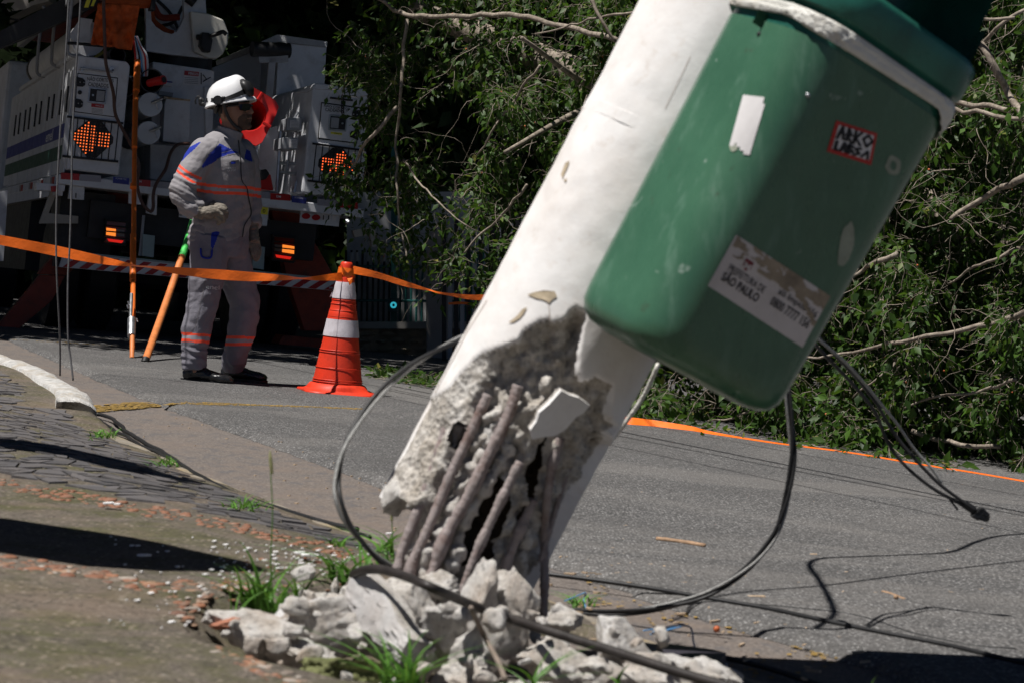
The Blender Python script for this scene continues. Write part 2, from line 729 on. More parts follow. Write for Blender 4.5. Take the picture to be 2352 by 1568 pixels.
MAT = dict(
    asphalt=M_asphalt(), gutter=M_gutter(), walk=M_walk(), stone=M_stone(), pebble=M_pebble(), rod=M_('rusty_rod', (.20, .16, .13), .7, var=.3, scale=40),
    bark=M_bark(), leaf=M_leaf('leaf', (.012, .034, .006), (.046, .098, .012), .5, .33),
    leafdark=M_leaf('shade_leaf', (.012, .028, .008), (.024, .05, .012), .6, .1),  # leaf colour darkened to stand in for deep shade
    pole=M_pole(), rubble=M_rubble(), rubblew=M_rubble('painted_shell', True), bin=M_bin(),
    moss=M_(
        'mossy_rock', (.16, .17, .07), .9, var=.5, scale=30, bump=.9, bscale=60, bd=.01),
    white=M_('truck_white', (.62, .63, .66), .42, var=.12, scale=3, bump=.03, dirt=(.25, .22, .20), dirtamt=.5, dscale=5),
    greyp=M_('grey_paint', (.33, .34, .36), .5, var=.2, dirt=(.1, .09, .08)),
    black=M_('black_rubber', (.012, .012, .013), .5, var=.3, bump=.1),
    dark=M_('dark_metal', (.02, .02, .022), .55, var=.4),
    steel=M_('galvanised_steel', (.42, .43, .45), .38, metal=.85, var=.25, scale=20, bump=.1),
    rust=M_('rusty_rebar', (.34, .29, .28), .8, var=.25, scale=60, bump=.9, bscale=140, bd=.004, dirt=(.13, .06, .04), dirtamt=1.0, dscale=18),
    orange=M_('orange_fibreglass', (.72, .16, .025), .4, var=.12, dirt=(.3, .10, .03), dscale=9),
    orangecloth=M_('orange_canvas', (.50, .085, .012), .7, var=.35, scale=9, bump=.6, bscale=14, bd=.02),
    tape=M_('orange_tape', (.85, .155, .012), .42, var=.1, scale=4, bump=.5, bscale=22, bd=.008),
    cone=M_('cone_orange_red', (.72, .045, .016), .45, var=.12, scale=5, dirt=(.18, .03, .02), dirtamt=.6, dscale=12, bump=.2),
    reflw=M_('reflective_white', (.62, .58, .62), .5, var=.15, scale=18, bump=.4, bscale=200, dirt=(.35, .28, .26), dirtamt=.5, dscale=14),
    redp=M_('outrigger_red', (.26, .035, .015), .5, var=.3, dirt=(.03, .02, .015), dirtamt=.85, dscale=7),
    red=M_('red_plastic', (.48, .014, .011), .38, var=.15, bump=.05),
    redrefl=M_('reflective_red', (.40, .012, .014), .35, var=.2),
    green=M_('bright_green', (.08, .62, .12), .5, var=.1),
    yellowp=M_('faded_yellow_paint', (.30, .19, .045), .85, var=.6, scale=60, bump=.5, dirt=(.12, .10, .08), dirtamt=.9, dscale=35),
    yellow=M_('yellow_plate', (.75, .68, .05), .5, var=.1),
    blue=M_('blue_plate', (.03, .04, .24), .5, var=.2),
    greenband=M_('green_band', (.01, .07, .05), .5, var=.2),
    kerb=M_('whitewashed_kerb', (.56, .55, .53), .85, var=.35, scale=24, bump=1, bscale=70, bd=.012, dirt=(.30, .20, .08), dirtamt=1.0, dscale=6),
    wall=M_('white_wall', (.5, .5, .5), .8, var=.2),
    stonewall=M_('rubble_stone', (.34, .28, .20), .85, var=.35, scale=9, bump=.8, bscale=30, bd=.02),
    teal=M_('teal_paint', (.02, .13, .12), .5, var=.2),
    glass=M_('dark_glass', (.01, .01, .02), .08, var=.1, bump=0, spec=.8),
    cablek=M_('black_cable', (.018, .018, .019), .5, var=.4, bump=.15, spec=.35),
    rope=M_('steel_wire_rope', (.13, .13, .135), .55, var=.4, scale=80),
    cableg=M_('aluminium_strand', (.30, .30, .29), .45, metal=.4, var=.3, scale=80, bump=.6, bscale=300),
    hose=M_('brown_hose', (.09, .045, .035), .5, var=.3),
    hosew=M_('white_hose', (.55, .57, .62), .45, var=.1), hoseb=M_('blue_hose', (.12, .32, .6), .45, var=.1),
    soil=M_('soil', (.06, .045, .032), .95, var=.5, scale=30, bump=.9, bscale=60, bd=.02),
    bag=M_('white_plastic_bag', (.70, .69, .64), .38, var=.2, scale=10, bump=.7, bscale=35, bd=.012, dirt=(.45, .38, .28), dirtamt=.7, dscale=9),
    skin=M_('skin', (.30, .15, .095), .5, var=.15, bump=.05),
    hair=M_('dark_hair', (.018, .013, .010), .7, var=.3, bump=.3, bscale=400),
    grey=M_fabric('grey_workwear', (.27, .256, .268)), bluef=M_fabric('blue_workwear', (.018, .035, .30)),
    trous=M_fabric('trouser_grey', (.20, .192, .222)),
    fluo=M_('fluorescent_orange', (.95, .09, .04), .6, var=.08), silver=M_('silver_reflective', (.30, .29, .32), .5, var=.1),
    glove=M_('leather_glove', (.19, .165, .135), .75, var=.4, scale=25, bump=.7, bscale=60, bd=.006),
    boot=M_('black_leather', (.014, .014, .015), .3, var=.3, bump=.4, bscale=60, bd=.004, spec=.6),
    helmet=M_('helmet_white', (.82, .82, .83), .25, var=.03, bump=0, spec=.5),
    ink=M_('black_ink', (.015, .015, .018), .7, var=.1, bump=0), inkg=M_('grey_ink', (.22, .22, .24), .7, var=.1, bump=0),
    inkw=M_('white_ink', (.62, .62, .64), .7, var=.1, bump=0),
    sticker=M_('worn_white_sticker', (.66, .64, .64), .6, var=.12, scale=14, bump=.1),
    label=M_('worn_label', (.60, .555, .54), .55, var=.10, scale=9, bump=.05, dirt=(.30, .25, .20), dirtamt=.35, dscale=22),
    torn=M_('torn_paper', (.30, .245, .18), .8, var=.4, scale=30, bump=.6),
    slab=M_('dark_slab', (.055, .05, .065), .45, var=.25), brick=M_('brick', (.36, .15, .09), .85, var=.3, scale=20, bump=.5),
    wood=M_('bare_wood', (.50, .37, .25), .75, var=.3, scale=30, bump=.4), woodo=M_('orange_wood', (.62, .20, .06), .5, var=.3, scale=12, bump=.2),
    grass=M_leaf('grass_blade', (.055, .15, .018), (.13, .30, .05), .5, .35),
    strawm=M_leaf('dry_straw', (.3, .3, .14), (.42, .42, .2), .7, .3),
    chip=M_('paint_chip', (.78, .77, .76), .8, var=.1), fruit=M_('orange_fruit', (.55, .14, .05), .5, var=.3),
    beige=M_('beige_concrete', (.40, .37, .34), .8, var=.15), backdrop=M_('backdrop_shade', (.006, .009, .004), .95, var=.4, spec=0),  # last entry: near-black colour standing in for shade behind the trees
    led=M_emit('led_lit', (1.0, .17, .035), 1.1), ledoff=M_('led_off', (.06, .05, .045), .5, var=.1),
    amber=M_emit('lamp_amber', (1.0, .25, .03), .9), redlamp=M_emit('lamp_red', (.9, .02, .01), .55),
    lens=M_('dark_red_lens', (.10, .006, .004), .2, var=.2), clear=M_('clear_lens', (.16, .12, .10), .2, var=.2),
    tealglow=M_emit('teal_light', (.05, .6, .75), .5),
    tin=M_('tin_lid', (.42, .44, .46), .45, metal=.3, var=.12),
    paleg=M_('pale_green_paint', (.28, .36, .36), .5, var=.15, dirt=(.2, .12, .06), dirtamt=.5),
)
# ------------------------------------------------------------------ ground, road, pavement
KX = [(0.0, -3.0), (2.2, 0.3), (1.9, 1.0), (0.9, 2.8), (.385, 3.97), (.08, 4.70), (-.446, 5.7), (-.985, 6.95), (-1.56, 8.45), (-1.70, 9.1), (-2.10, 10.3), (-2.50, 11.2), (-3.4, 13.0), (-6.0, 17.0), (-14, 30)]
KX = sorted(KX, key=lambda q: q[1])
KYs = [q[1] for q in KX]
KXs = [q[0] for q in KX]


def KE(y):
    return interp(y, KYs, KXs)


g = MB()
g.add([(-80, -10, ZR(-80)), (80, -10, ZR(80)), (80, 120, ZR(80)), (-80, 120, ZR(-80))], [(0, 1, 2, 3)])
g.build('ground', MAT['gutter'], origin=Vector((0, 0, 0)), kind='structure')

# asphalt: a 18 mm layer with a ragged edge over the concrete gutter
ed = [(3.6, -6), (1.8, 1.0), (1.1, 3.2), (.67, 4.24), (.48, 4.56), (.11, 5.37), (-.43, 7.14), (-1.58, 10.1), (-2.35, 12.3), (-3.3, 15.1), (-4.6, 19.0), (-16, 45), (-30, 80)]
ys = [-6, -2]
y = 1.0
while y < 16:
    ys.append(y)
    y += .035
ys += [18, 22, 30, 45, 80]
a = MB()
vs = []
for y in ys:
    x = interp(y, [q[1] for q in ed], [q[0] for q in ed])
    x += .035 * noise.noise(Vector((y * 2.2, 3, 0))) + .022 * noise.noise(Vector((y * 9, 1, 0))) + .014 * noise.noise(Vector((y * 30, 1, 0)))
    vs += [(x - .012, y, ZR(x) + .002), (x + .006, y, ZR(x) + .013), (x + .05, y, ZR(x) + .019), (45, y, ZR(45) + .019)]
n = len(ys)
fs = []
for i in range(n - 1):
    for k in range(3):
        fs.append((4 * i + k, 4 * i + k + 1, 4 * i + 5 + k, 4 * i + 4 + k))
a.add(vs, fs)
road = a.build('road', MAT['asphalt'], origin=Vector((0, 0, 0)), kind='structure')


def sheet(pts, h, name, mat, parent=None, **kw):
    m = MB()
    vs = [G(u, v, h) for u, v in pts]
    m.add(vs, [tuple(range(len(vs)))])
    return m.build(name, mat, parent, **kw)


# worn yellow line: over the gutter and thin over the asphalt
m = MB()
for top, bot, h, cnt in (([(212, 931), (260, 925), (310, 922), (350, 924), (365, 930)], [(214, 946), (262, 942), (310, 938), (350, 934), (365, 933)], .004, 900),
                         ([(380, 926), (430, 921), (480, 923), (560, 927), (700, 932), (840, 938)], [(382, 929), (430, 927), (480, 929), (560, 930), (700, 934), (840, 940)], .0235, 700),
                         ([(20, 779), (150, 786), (300, 795), (420, 803)], [(20, 780), (150, 787), (300, 796), (420, 804)], .0235, 160)):
    us = [q[0] for q in top]
    for k in range(cnt):
        u = rnd.uniform(us[0], us[-1])
        t = rnd.random()
        if noise.noise(Vector((u * .12, t * 3, 1))) < -.12:
            continue
        v = lerp(interp(u, us, [q[1] for q in top]), interp(u, us, [q[1] for q in bot]), t)
        p = G(u, v, h)
        r = rnd.uniform(.008, .024)
        kk = rnd.randint(4, 6)
        m.add([(p.x + r * rnd.uniform(.4, 1) * math.cos(6.283 * j / kk), p.y + 2 * r * rnd.uniform(.4, 1) * math.sin(6.283 * j / kk), p.z + k * 1e-6) for j in range(kk)], [tuple(range(kk))])
m.build('line_marking', MAT['yellowp'], kind='structure')
# yellow flecks of old paint on the gutter slab
m = MB()
for (uc, vc, su, sv, cnt) in ((1400, 1340, 60, 14, 30), (1560, 1410, 90, 16, 45), (1680, 1440, 60, 20, 20), (1880, 1500, 70, 20, 60), (1420, 1385, 90, 10, 20), (1760, 1530, 70, 18, 30), (520, 1130, 40, 16, 14), (300, 1012, 30, 14, 10)):
    for _ in range(cnt):
        u, v = rnd.gauss(uc, su * .6), rnd.gauss(vc, sv * .7)
        p = G(u, v, .003 + rnd.random() * .001)
        r = rnd.uniform(.002, .010)
        k = rnd.randint(5, 7)
        m.add([(p.x + r * rnd.uniform(.4, 1) * math.cos(6.283 * j / k), p.y + 1.5 * r * rnd.uniform(.4, 1) * math.sin(6.283 * j / k), ZR(p.x) + .004) for j in range(k)], [tuple(range(k))])
m.build('paint_flecks', MAT['yellowp'], kind='stuff')

PC = (-.10, 3.77)    # centre of the broken-out pit


def pit(x, y):
    return math.sqrt(((x - PC[0]) / .40) ** 2 + ((y - PC[1]) / .54) ** 2)


def walk_h(x, y):
    d = KE(y) - x
    ramp = .012 + .062 * min(1, max(0, d / .55)) ** .8
    full = .085
    t = min(1, max(0, (y - 7.9) / .8))
    h = lerp(ramp, full, t)
    h += .006 * noise.noise(Vector((x * 2, y * 2, 0))) + .003 * noise.noise(Vector((x * 8, y * 8, 4)))
    q = pit(x, y) + .09 * noise.noise(Vector((x * 7, y * 7, 0)))
    if q < 1.08:
        h -= .075 * min(1, (1.08 - q) / .16)
    return max(h, -.04)


def W3(x, y, dz=0.0):
    return Vector((x, y, ZR(x) + walk_h(x, y) + dz))


def WG(u, v, dz=0.0):
    """pixel -> point on the pavement"""
    h = .07
    for _ in range(4):
        p = G(u, v, h)
        h = walk_h(p.x, p.y)
    return Vector((p.x, p.y, ZR(p.x) + h + dz))


wlk = MB()
ys = [-4, -1, .5] + list(np.arange(1.5, 12.0, .035)) + [13, 15, 18, 24, 30]
ds = [0, .02] + list(np.arange(.05, 2.1, .035)) + [2.4, 3, 4, 7, 14]
vs = []
for y in ys:
    for d in ds:
        x = KE(y) - d
        vs.append(W3(x, y) if d > 0 else Vector((x, y, ZR(x) - .03)))
nd = len(ds)
fs = [(i * nd + j, i * nd + j + 1, (i + 1) * nd + j + 1, (i + 1) * nd + j) for i in range(len(ys) - 1) for j in range(nd - 1)]
wlk.add(vs, fs)
pave = wlk.build('pavement', MAT['walk'], smooth=True, origin=Vector((0, 0, 0)), kind='structure')
# soil in the pit
m = MB()
sv = []
for j in range(28):
    for i in range(22):
        x = -.62 + i * .05
        y = 3.0 + j * .06
        sv.append((x, y, ZR(x) - .005 + .02 * noise.noise(Vector((x * 9, y * 9, 0)))))
m.add(sv, [(j * 22 + i, j * 22 + i + 1, (j + 1) * 22 + i + 1, (j + 1) * 22 + i) for j in range(27) for i in range(21) if (KE(sv[j * 22 + i][1]) - sv[j * 22 + i][0]) > .06])
m.build('soil', MAT['soil'], smooth=True, kind='structure')

# dark paving stones, each a piece of its own
L1 = [WG(u, v) for u, v in ((-500, 1000), (-200, 1055), (0, 1092), (300, 1150), (560, 1196), (800, 1255), (885, 1292), (960, 1320))]
LX, LY = [q.x for q in L1], [q.y for q in L1]
stones = []
cell = (.062, .066)
jit = {}


def jp(i, j):
    if (i, j) not in jit:
        r = random.Random(i * 7919 + j * 104729)
        jit[(i, j)] = ((i + (.5 if j % 2 else 0) + r.uniform(-.42, .42)) * cell[0], (j + r.uniform(-.42, .42)) * cell[1])
    return jit[(i, j)]


def lerp2(p, q):
    return (lerp(p[0], q[0], .6), lerp(p[1], q[1], .6))


ang = math.radians(31)
for j in range(30, 215):
    for i in range(-110, 110):
        if j % 2:
            q = [jp(i, j), jp(i + 1, j), jp(i + 1, j + 1), jp(i, j + 1)]
            if i % 3 == 1 and j % 4 == 1:
                q = [jp(i, j), jp(i + 1, j), lerp2(jp(i + 1, j), jp(i + 1, j + 1)), lerp2(jp(i, j), jp(i, j + 1))]
        else:
            q = [jp(i, j), jp(i + 1, j), jp(i + 1, j + 1), jp(i, j + 1)]
        w = [(x * math.cos(ang) - y * math.sin(ang), x * math.sin(ang) + y * math.cos(ang)) for x, y in q]
        cx, cy = sum(x for x, y in w) / 4, sum(y for x, y in w) / 4
        if not (5.0 < cy < 11.3) or cx < -3.0:
            continue
        d = KE(cy) - cx
        if d < .13 + (.15 if cy > 8.3 else 0) or d > 3:
            continue
        if cy < interp(cx, LX, LY) + .05:
            continue
        u, v = px((cx, cy, ZR(cx) + .08))
        if u < -150:
            continue
        stones.append((cy, w, cx))
stones.sort(key=lambda s: s[0])
rest = MB()
for k, (cy, w, cx) in enumerate(stones):
    r = random.Random(k)
    if r.random() < .13:
        continue
    tz = r.uniform(.0005, .0055)
    top, mid = [], []
    for x, y in w:
        # inset
        x2, y2 = lerp(x, cx, .12), lerp(y, cy, .12)
        x1, y1 = lerp(x, cx, .07), lerp(y, cy, .07)
        top.append(W3(x2, y2, tz + r.uniform(-.002, .002)))
        mid.append(W3(x1, y1, -.01))
    vs = mid + top
    fs = [(4, 5, 6, 7)] + [(i, (i + 1) % 4, (i + 1) % 4 + 4, i + 4) for i in range(4)]
    if k < 300:
        s = MB().add(vs, fs)
        s.build('paving_stone', MAT['stone'], pave)
    else:
        rest.add(vs, fs)
if rest.v:
    rest.build('paving_stone_field', MAT['stone'], pave, kind='stuff')

# pebbles
pm = []
for k in range(5):
    b = MB().ball((0, 0, 0), 1, 7, 4)
    r = random.Random(k + 50)
    me = bpy.data.meshes.new('pebble')
    me.from_pydata([tuple(q * r.uniform(.82, 1.1)) for q in b.v], [], b.f)
    me.polygons.foreach_set('use_smooth', [True] * len(b.f))
    me.materials.append(MAT['pebble'])
    pm.append((me, [tuple(v.co) for v in me.vertices], b.f))
spots = []


def band(line, th, dens, sz):
    for (u0, v0), (u1, v1) in zip(line[:-1], line[1:]):
        L = u1 - u0
        for _ in range(int(L * dens)):
            t = rnd.random()
            u, v = lerp(u0, u1, t), lerp(v0, v1, t) + rnd.uniform(0, th)
            spots.append((WG(u, v), sz * rnd.uniform(.6, 1.4)))


band([(-150, 1070), (0, 1096), (300, 1152), (560, 1198), (800, 1258), (885, 1294)], 26, .28, .0115)
band([(-150, 1258), (0, 1275), (200, 1302), (365, 1340)], 26, .28, .012)
poly = [(360, 1330), (560, 1335), (850, 1330), (560, 1380), (470, 1385), (460, 1420), (560, 1490), (680, 1550), (760, 1600), (900, 1640), (700, 1600), (520, 1520), (430, 1440), (390, 1400)]
cnt = 0
while cnt < 200:
    u, v = rnd.uniform(350, 900), rnd.uniform(1325, 1640)
    if inpoly(u, v, poly):
        p = WG(u, v)
        if pit(p.x, p.y) > 1.05:
            spots.append((p, .0085 * rnd.uniform(.5, 1.5)))
            cnt += 1
spots.sort(key=lambda s: s[0].y)
rest = MB()
for k, (p, s) in enumerate(spots):
    me, vs, fs = pm[k % 5]
    s *= rnd.choice([.5, .7, 1, 1, 1.3])
    sc = (s * rnd.uniform(.7, 1.5), s * rnd.uniform(.6, 1.2), s * rnd.uniform(.2, .45))
    rot = Matrix.Rotation(rnd.uniform(0, 6.28), 4, 'Z')
    T = Matrix.Translation(p + Vector((0, 0, -s * .08))) @ rot @ Matrix.Diagonal((*sc, 1))
    if k < 290:
        o = bpy.data.objects.new('pebble', me)
        COL.objects.link(o)
        o.parent = pave
        o.matrix_local = T
    else:
        rest.add([T @ Vector(q) for q in vs], fs)
if rest.v:
    rest.build('pebble_scatter', MAT['pebble'], pave, smooth=True, kind='stuff')

# low worn kerb stones along the gutter
for (ya, yb) in ((2.2, 3.0), (3.03, 3.8), (3.83, 4.68), (4.72, 5.6), (5.63, 6.5), (6.53, 7.4), (7.43, 8.25)):
    m = MB()
    secs = []
    for t in range(9):
        y = lerp(ya, yb, t / 8)
        x = KE(y)
        n1 = .006 * noise.noise(Vector((x * 6, y * 9, 5)))
        secs += [Vector((x + .004 + n1, y, ZR(x) - .02)), Vector((x + .001 + n1, y, ZR(x) + .010 + n1)), Vector((x - .015, y, ZR(x) + .019 + n1)), Vector((x - .115, y, ZR(x) + .034 + n1)), Vector((x - .12, y, ZR(x) - .02))]
    fs = [(5 * i + k, 5 * i + k + 1, 5 * i + 6 + k, 5 * i + 5 + k) for i in range(8) for k in range(4)] + [(0, 1, 2, 3, 4), (44, 43, 42, 41, 40)]
    m.add(secs, fs)
    m.build('kerb_stone', M_('worn_kerb', (.24, .21, .17), .85, var=.3, scale=14, bump=.7, bscale=50, bd=.008, dirt=(.42, .28, .08), dirtamt=.7, dscale=8) if ya == 2.2 else bpy.data.materials['worn_kerb'], pave)

# whitewashed raised kerb with its broken end
m = MB()
path = [(-1.555, 8.42), (-1.60, 8.62), (-1.70, 9.05), (-1.88, 9.6), (-2.10, 10.3), (-2.34, 10.9), (-2.7, 11.7), (-3.3, 12.8)]
pp = sm([Vector((x, y, 0)) for x, y in path], 6)
prof = [(.012, -.05), (.012, .04), (.008, .072), (-.012, .094), (-.05, .107), (-.105, .106), (-.135, .098), (-.145, -.05)]
K = len(pp)
for i, p in enumerate(pp):
    t = (pp[min(i + 1, K - 1)] - pp[max(0, i - 1)]).normalized()
    nx = Vector((t.y, -t.x, 0))
    for (o_, h) in prof:
        q = p + nx * (o_ + .010 * noise.noise(Vector((p.y * 2, o_ * 6, 0))))
        hh = h * (.85 if i == 0 else 1) + .012 * noise.noise(Vector((p.x * 9, p.y * 9, o_ * 25)))
        if i == 0:
            q += t * (.05 * noise.noise(Vector((o_ * 25, h * 25, 3))))
        m.v.append(Vector((q.x, q.y, ZR(q.x) + hh)))
n = len(prof)
m.f += [(i * n + k, i * n + k + 1, (i + 1) * n + k + 1, (i + 1) * n + k) for i in range(K - 1) for k in range(n - 1)] + [tuple(range(n))]
m.m = [0] * len(m.f)
m.build('kerb', MAT['kerb'], smooth=True, kind='structure')

# hillside added to close off the sky, coloured near black in place of shade
m = MB()
vs, fs = [], []
NX, NY = 40, 10
for j in range(NY):
    for i in range(NX):
        x = -45 + i * 2.3
        yy = 36 + j * 2.2
        vs.append((x, yy + 2 * noise.noise(Vector((x * .2, j, 0))), ZR(x) - 2 + j * 2.4 + 1.2 * noise.noise(Vector((x * .3, j * .7, 7)))))
fs = [(j * NX + i, j * NX + i + 1, (j + 1) * NX + i + 1, (j + 1) * NX + i) for j in range(NY - 1) for i in range(NX - 1)]
m.add(vs, fs)
m.build('sky_backdrop', MAT['backdrop'], smooth=True, kind='structure')

# ------------------------------------------------------------------ vegetation generators (numpy)
RG = np.random.default_rng(11)


def norm(a):
    return a / np.maximum(np.linalg.norm(a, axis=-1, keepdims=True), 1e-9)


def fast_mesh(name, co, faces, fsize, mat, smooth=False):
    me = bpy.data.meshes.new(name)
    me.vertices.add(len(co))
    me.vertices.foreach_set('co', co.astype(np.float32).ravel())
    nf = len(faces)
    me.loops.add(nf * fsize)
    me.loops.foreach_set('vertex_index', faces.astype(np.int32).ravel())
    me.polygons.add(nf)
    me.polygons.foreach_set('loop_start', np.arange(0, nf * fsize, fsize, dtype=np.int32))
    me.update(calc_edges=True)
    me.validate()
    me.materials.append(mat)
    if smooth:
        me.polygons.foreach_set('use_smooth', np.ones(nf, bool))
    return me


def leaf_mesh(name, pos, d, up, size, mat, wid=.27):
    N = len(pos)
    d = norm(d)
    s = norm(np.cross(d, up))
    n = np.cross(s, d)
    L = size[:, None]
    w = wid * L
    bend = RG.uniform(-.25, .05, (N, 1))
    v = np.stack([pos, pos + d * L * .42 - s * w + n * L * .06, pos + d * L * .45, pos + d * L * .42 + s * w + n * L * .06, pos + d * L + n * L * bend], 1)
    co = v.reshape(-1, 3)
    b = (np.arange(N) * 5)[:, None]
    f = np.concatenate([b + np.array([[0, 1, 2]]), b + np.array([[0, 2, 3]]), b + np.array([[1, 4, 2]]), b + np.array([[2, 4, 3]])], 0)
    return fast_mesh(name, co, f, 3, mat)


def twig_mesh(name, paths, r0, mat, sides=3):
    """paths (N,K,3), r0 (N,)"""
    N, K, _ = paths.shape
    t = norm(np.gradient(paths, axis=1))
    ref = np.array([0.31, .2, .93])
    a = norm(np.cross(t, ref))
    b = np.cross(t, a)
    taper = np.linspace(1, .35, K)[None, :, None]
    rings = []
    for k in range(sides):
        an = 2 * math.pi * k / sides
        rings.append(paths + (a * math.cos(an) + b * math.sin(an)) * r0[:, None, None] * taper)
    co = np.stack(rings, 2).reshape(-1, 3)
    base = (np.arange(N) * K * sides)[:, None, None]
    i = (np.arange(K - 1) * sides)[None, :, None]
    fs = []
    for k in range(sides):
        k2 = (k + 1) % sides
        q = np.stack([base + i + k, base + i + k2, base + i + sides + k2, base + i + sides + k], -1).reshape(-1, 4)
        fs.append(q)
    return fast_mesh(name, co, np.concatenate(fs), 4, mat)


def twigs(start, d0, K, step, curl=.35, grav=.12):
    N = len(start)
    out = [start]
    d = norm(d0)
    for k in range(K - 1):
        d = norm(d + RG.normal(0, curl, (N, 3)) + np.array([0, 0, -grav]))
        out.append(out[-1] + d * step[:, None])
    return np.stack(out, 1)


def leafy(root, start, d0, K, step, leaf_len, mat, per=2, tr=.0022, leafprob=.85, tmat=None, wid=.27, names=('foliage', 'twigs'), curl=.35, grav=.12):
    pa = twigs(start, d0, K, step, curl, grav)
    N = len(start)
    t = norm(np.gradient(pa, axis=1))
    pos, dd = [], []
    for k in range(1, K):
        for j in range(per):
            keep = RG.random(N) < leafprob
            f = RG.random((N, 1))
            p = pa[:, k - 1] * (1 - f) + pa[:, k] * f
            di = norm(t[:, k] * .8 + RG.normal(0, .65, (N, 3)) + np.array([0, 0, -.35]))
            pos.append(p[keep])
            dd.append(di[keep])
    pos = np.concatenate(pos)
    dd = np.concatenate(dd)
    up = norm(RG.normal(0, .55, (len(pos), 3)) + np.array([-.1, -.25, .8]))
    sz = leaf_len * RG.uniform(.55, 1.25, len(pos))
    base = np.array(WM[root.name].translation)
    o1 = mesh_obj(names[0], leaf_mesh(names[0], pos - base, dd, up, sz, mat, wid), root)
    o1['kind'] = 'stuff'
    if names[1]:
        o2 = mesh_obj(names[1], twig_mesh(names[1], pa - base, RG.uniform(.6, 1.5, N) * tr, tmat or MAT['bark']), root)
        o2['kind'] = 'stuff'
    return pos


# ------------------------------------------------------------------ fallen fig tree across the street
def front(u):
    return interp(u, [700, 800, 900, 1100, 1450, 1800, 2352, 2500], [15.6, 15.3, 15.0, 14.0, 12.75, 11.6, 10.35, 10.1])


def fronts(u):
    return np.interp(u, [700, 800, 900, 1100, 1450, 1800, 2352, 2500], [15.6, 15.3, 15.0, 14.0, 12.75, 11.6, 10.35, 10.1])


INC = [(800, 60), (870, 30), (890, -120), (2520, -160), (2520, 1140), (2352, 1095), (2150, 1058), (1900, 1020), (1700, 985), (1450, 952), (1200, 870), (1105, 690), (1075, 650), (1015, 660), (985, 600), (960, 590), (900, 600), (880, 560), (850, 545), (825, 500), (800, 455), (745, 420), (775, 395), (835, 340), (800, 240), (788, 130)]
HOLE = [(985, 215), (1080, 200), (1130, 240), (1190, 285), (1170, 320), (1110, 335), (1085, 390), (1075, 440), (1030, 430), (1000, 350), (960, 300)]
HOLE2 = [(985, 560), (1010, 520), (1045, 480), (1060, 520), (1030, 570), (1010, 640)]
tree = empty('fallen_tree', P(1800, 1000, 12.2), label='toppled fig tree with leafy branches lying across the street', category='tree')
N = 54000
u = RG.uniform(740, 2520, N)
v = RG.uniform(-160, 1120, N)
ok = inpoly_np(u, v, INC) & ~inpoly_np(u, v, HOLE) & ~inpoly_np(u, v, HOLE2)
# clumps of denser and thinner foliage
cl = np.array([noise.noise(Vector((a * .011, b * .011, 2.0))) + .5 * noise.noise(Vector((a * .03, b * .03, 5.0))) for a, b in zip(u, v)])
keep = RG.random(N) < np.clip(.45 + cl * 2.2, .03, 1)
left = u < 1120
keep &= (~left) | (RG.random(N) < .5)
ok &= keep
u, v = u[ok], v[ok]
N = len(u)
dep = RG.exponential(.45, N)
dep = np.where(u < 1120, np.minimum(dep, .7), np.minimum(dep, 2.2))
bulge = np.array([noise.noise(Vector((a * .006, b * .006, 9.0))) + .5 * noise.noise(Vector((a * .016, b * .016, 3.0))) for a, b in zip(u, v)]) * 1.5
D = fronts(u) + .45 + dep + bulge * (u > 1120) + np.clip((1050 - v) * .0006, 0, .8) * (u > 1120)
st = np.stack([(u - U0) / F * D, D, CZ - (v - V0) / F * D], 1)
zg = CZ - CAMH - SLOPE * st[:, 0]
st[:, 2] = np.maximum(st[:, 2], zg + .12)
d0 = RG.normal(0, 1, (N, 3)) * np.array([1, .6, .6]) + np.array([-.25, -.35, -.35])
fol_pos = leafy(tree, st, d0, 6, RG.uniform(.028, .052, N), .061, MAT['leaf'], per=1, tr=.0016, grav=.22, leafprob=.95)
print('leaves', len(fol_pos))
# leafless twiggy sprays
N2 = 380
u = RG.uniform(800, 2420, N2)
v = RG.uniform(-60, 1060, N2)
ok = inpoly_np(u, v, INC)
u, v = u[ok], v[ok]
D = fronts(u) + RG.uniform(.0, .7, len(u))
st = np.stack([(u - U0) / F * D, D, CZ - (v - V0) / F * D], 1)
st[:, 2] = np.maximum(st[:, 2], CZ - CAMH - SLOPE * st[:, 0] + .15)
pa = twigs(st, RG.normal(0, 1, st.shape) + np.array([-.6, -.2, -.3]), 11, RG.uniform(.03, .065, len(st)), .33, .03)
base = np.array(WM[tree.name].translation)
o = mesh_obj('bare_twigs', twig_mesh('bare_twigs', pa - base, RG.uniform(.0012, .0034, len(st)), MAT['bark']), tree)
o['kind'] = 'stuff'
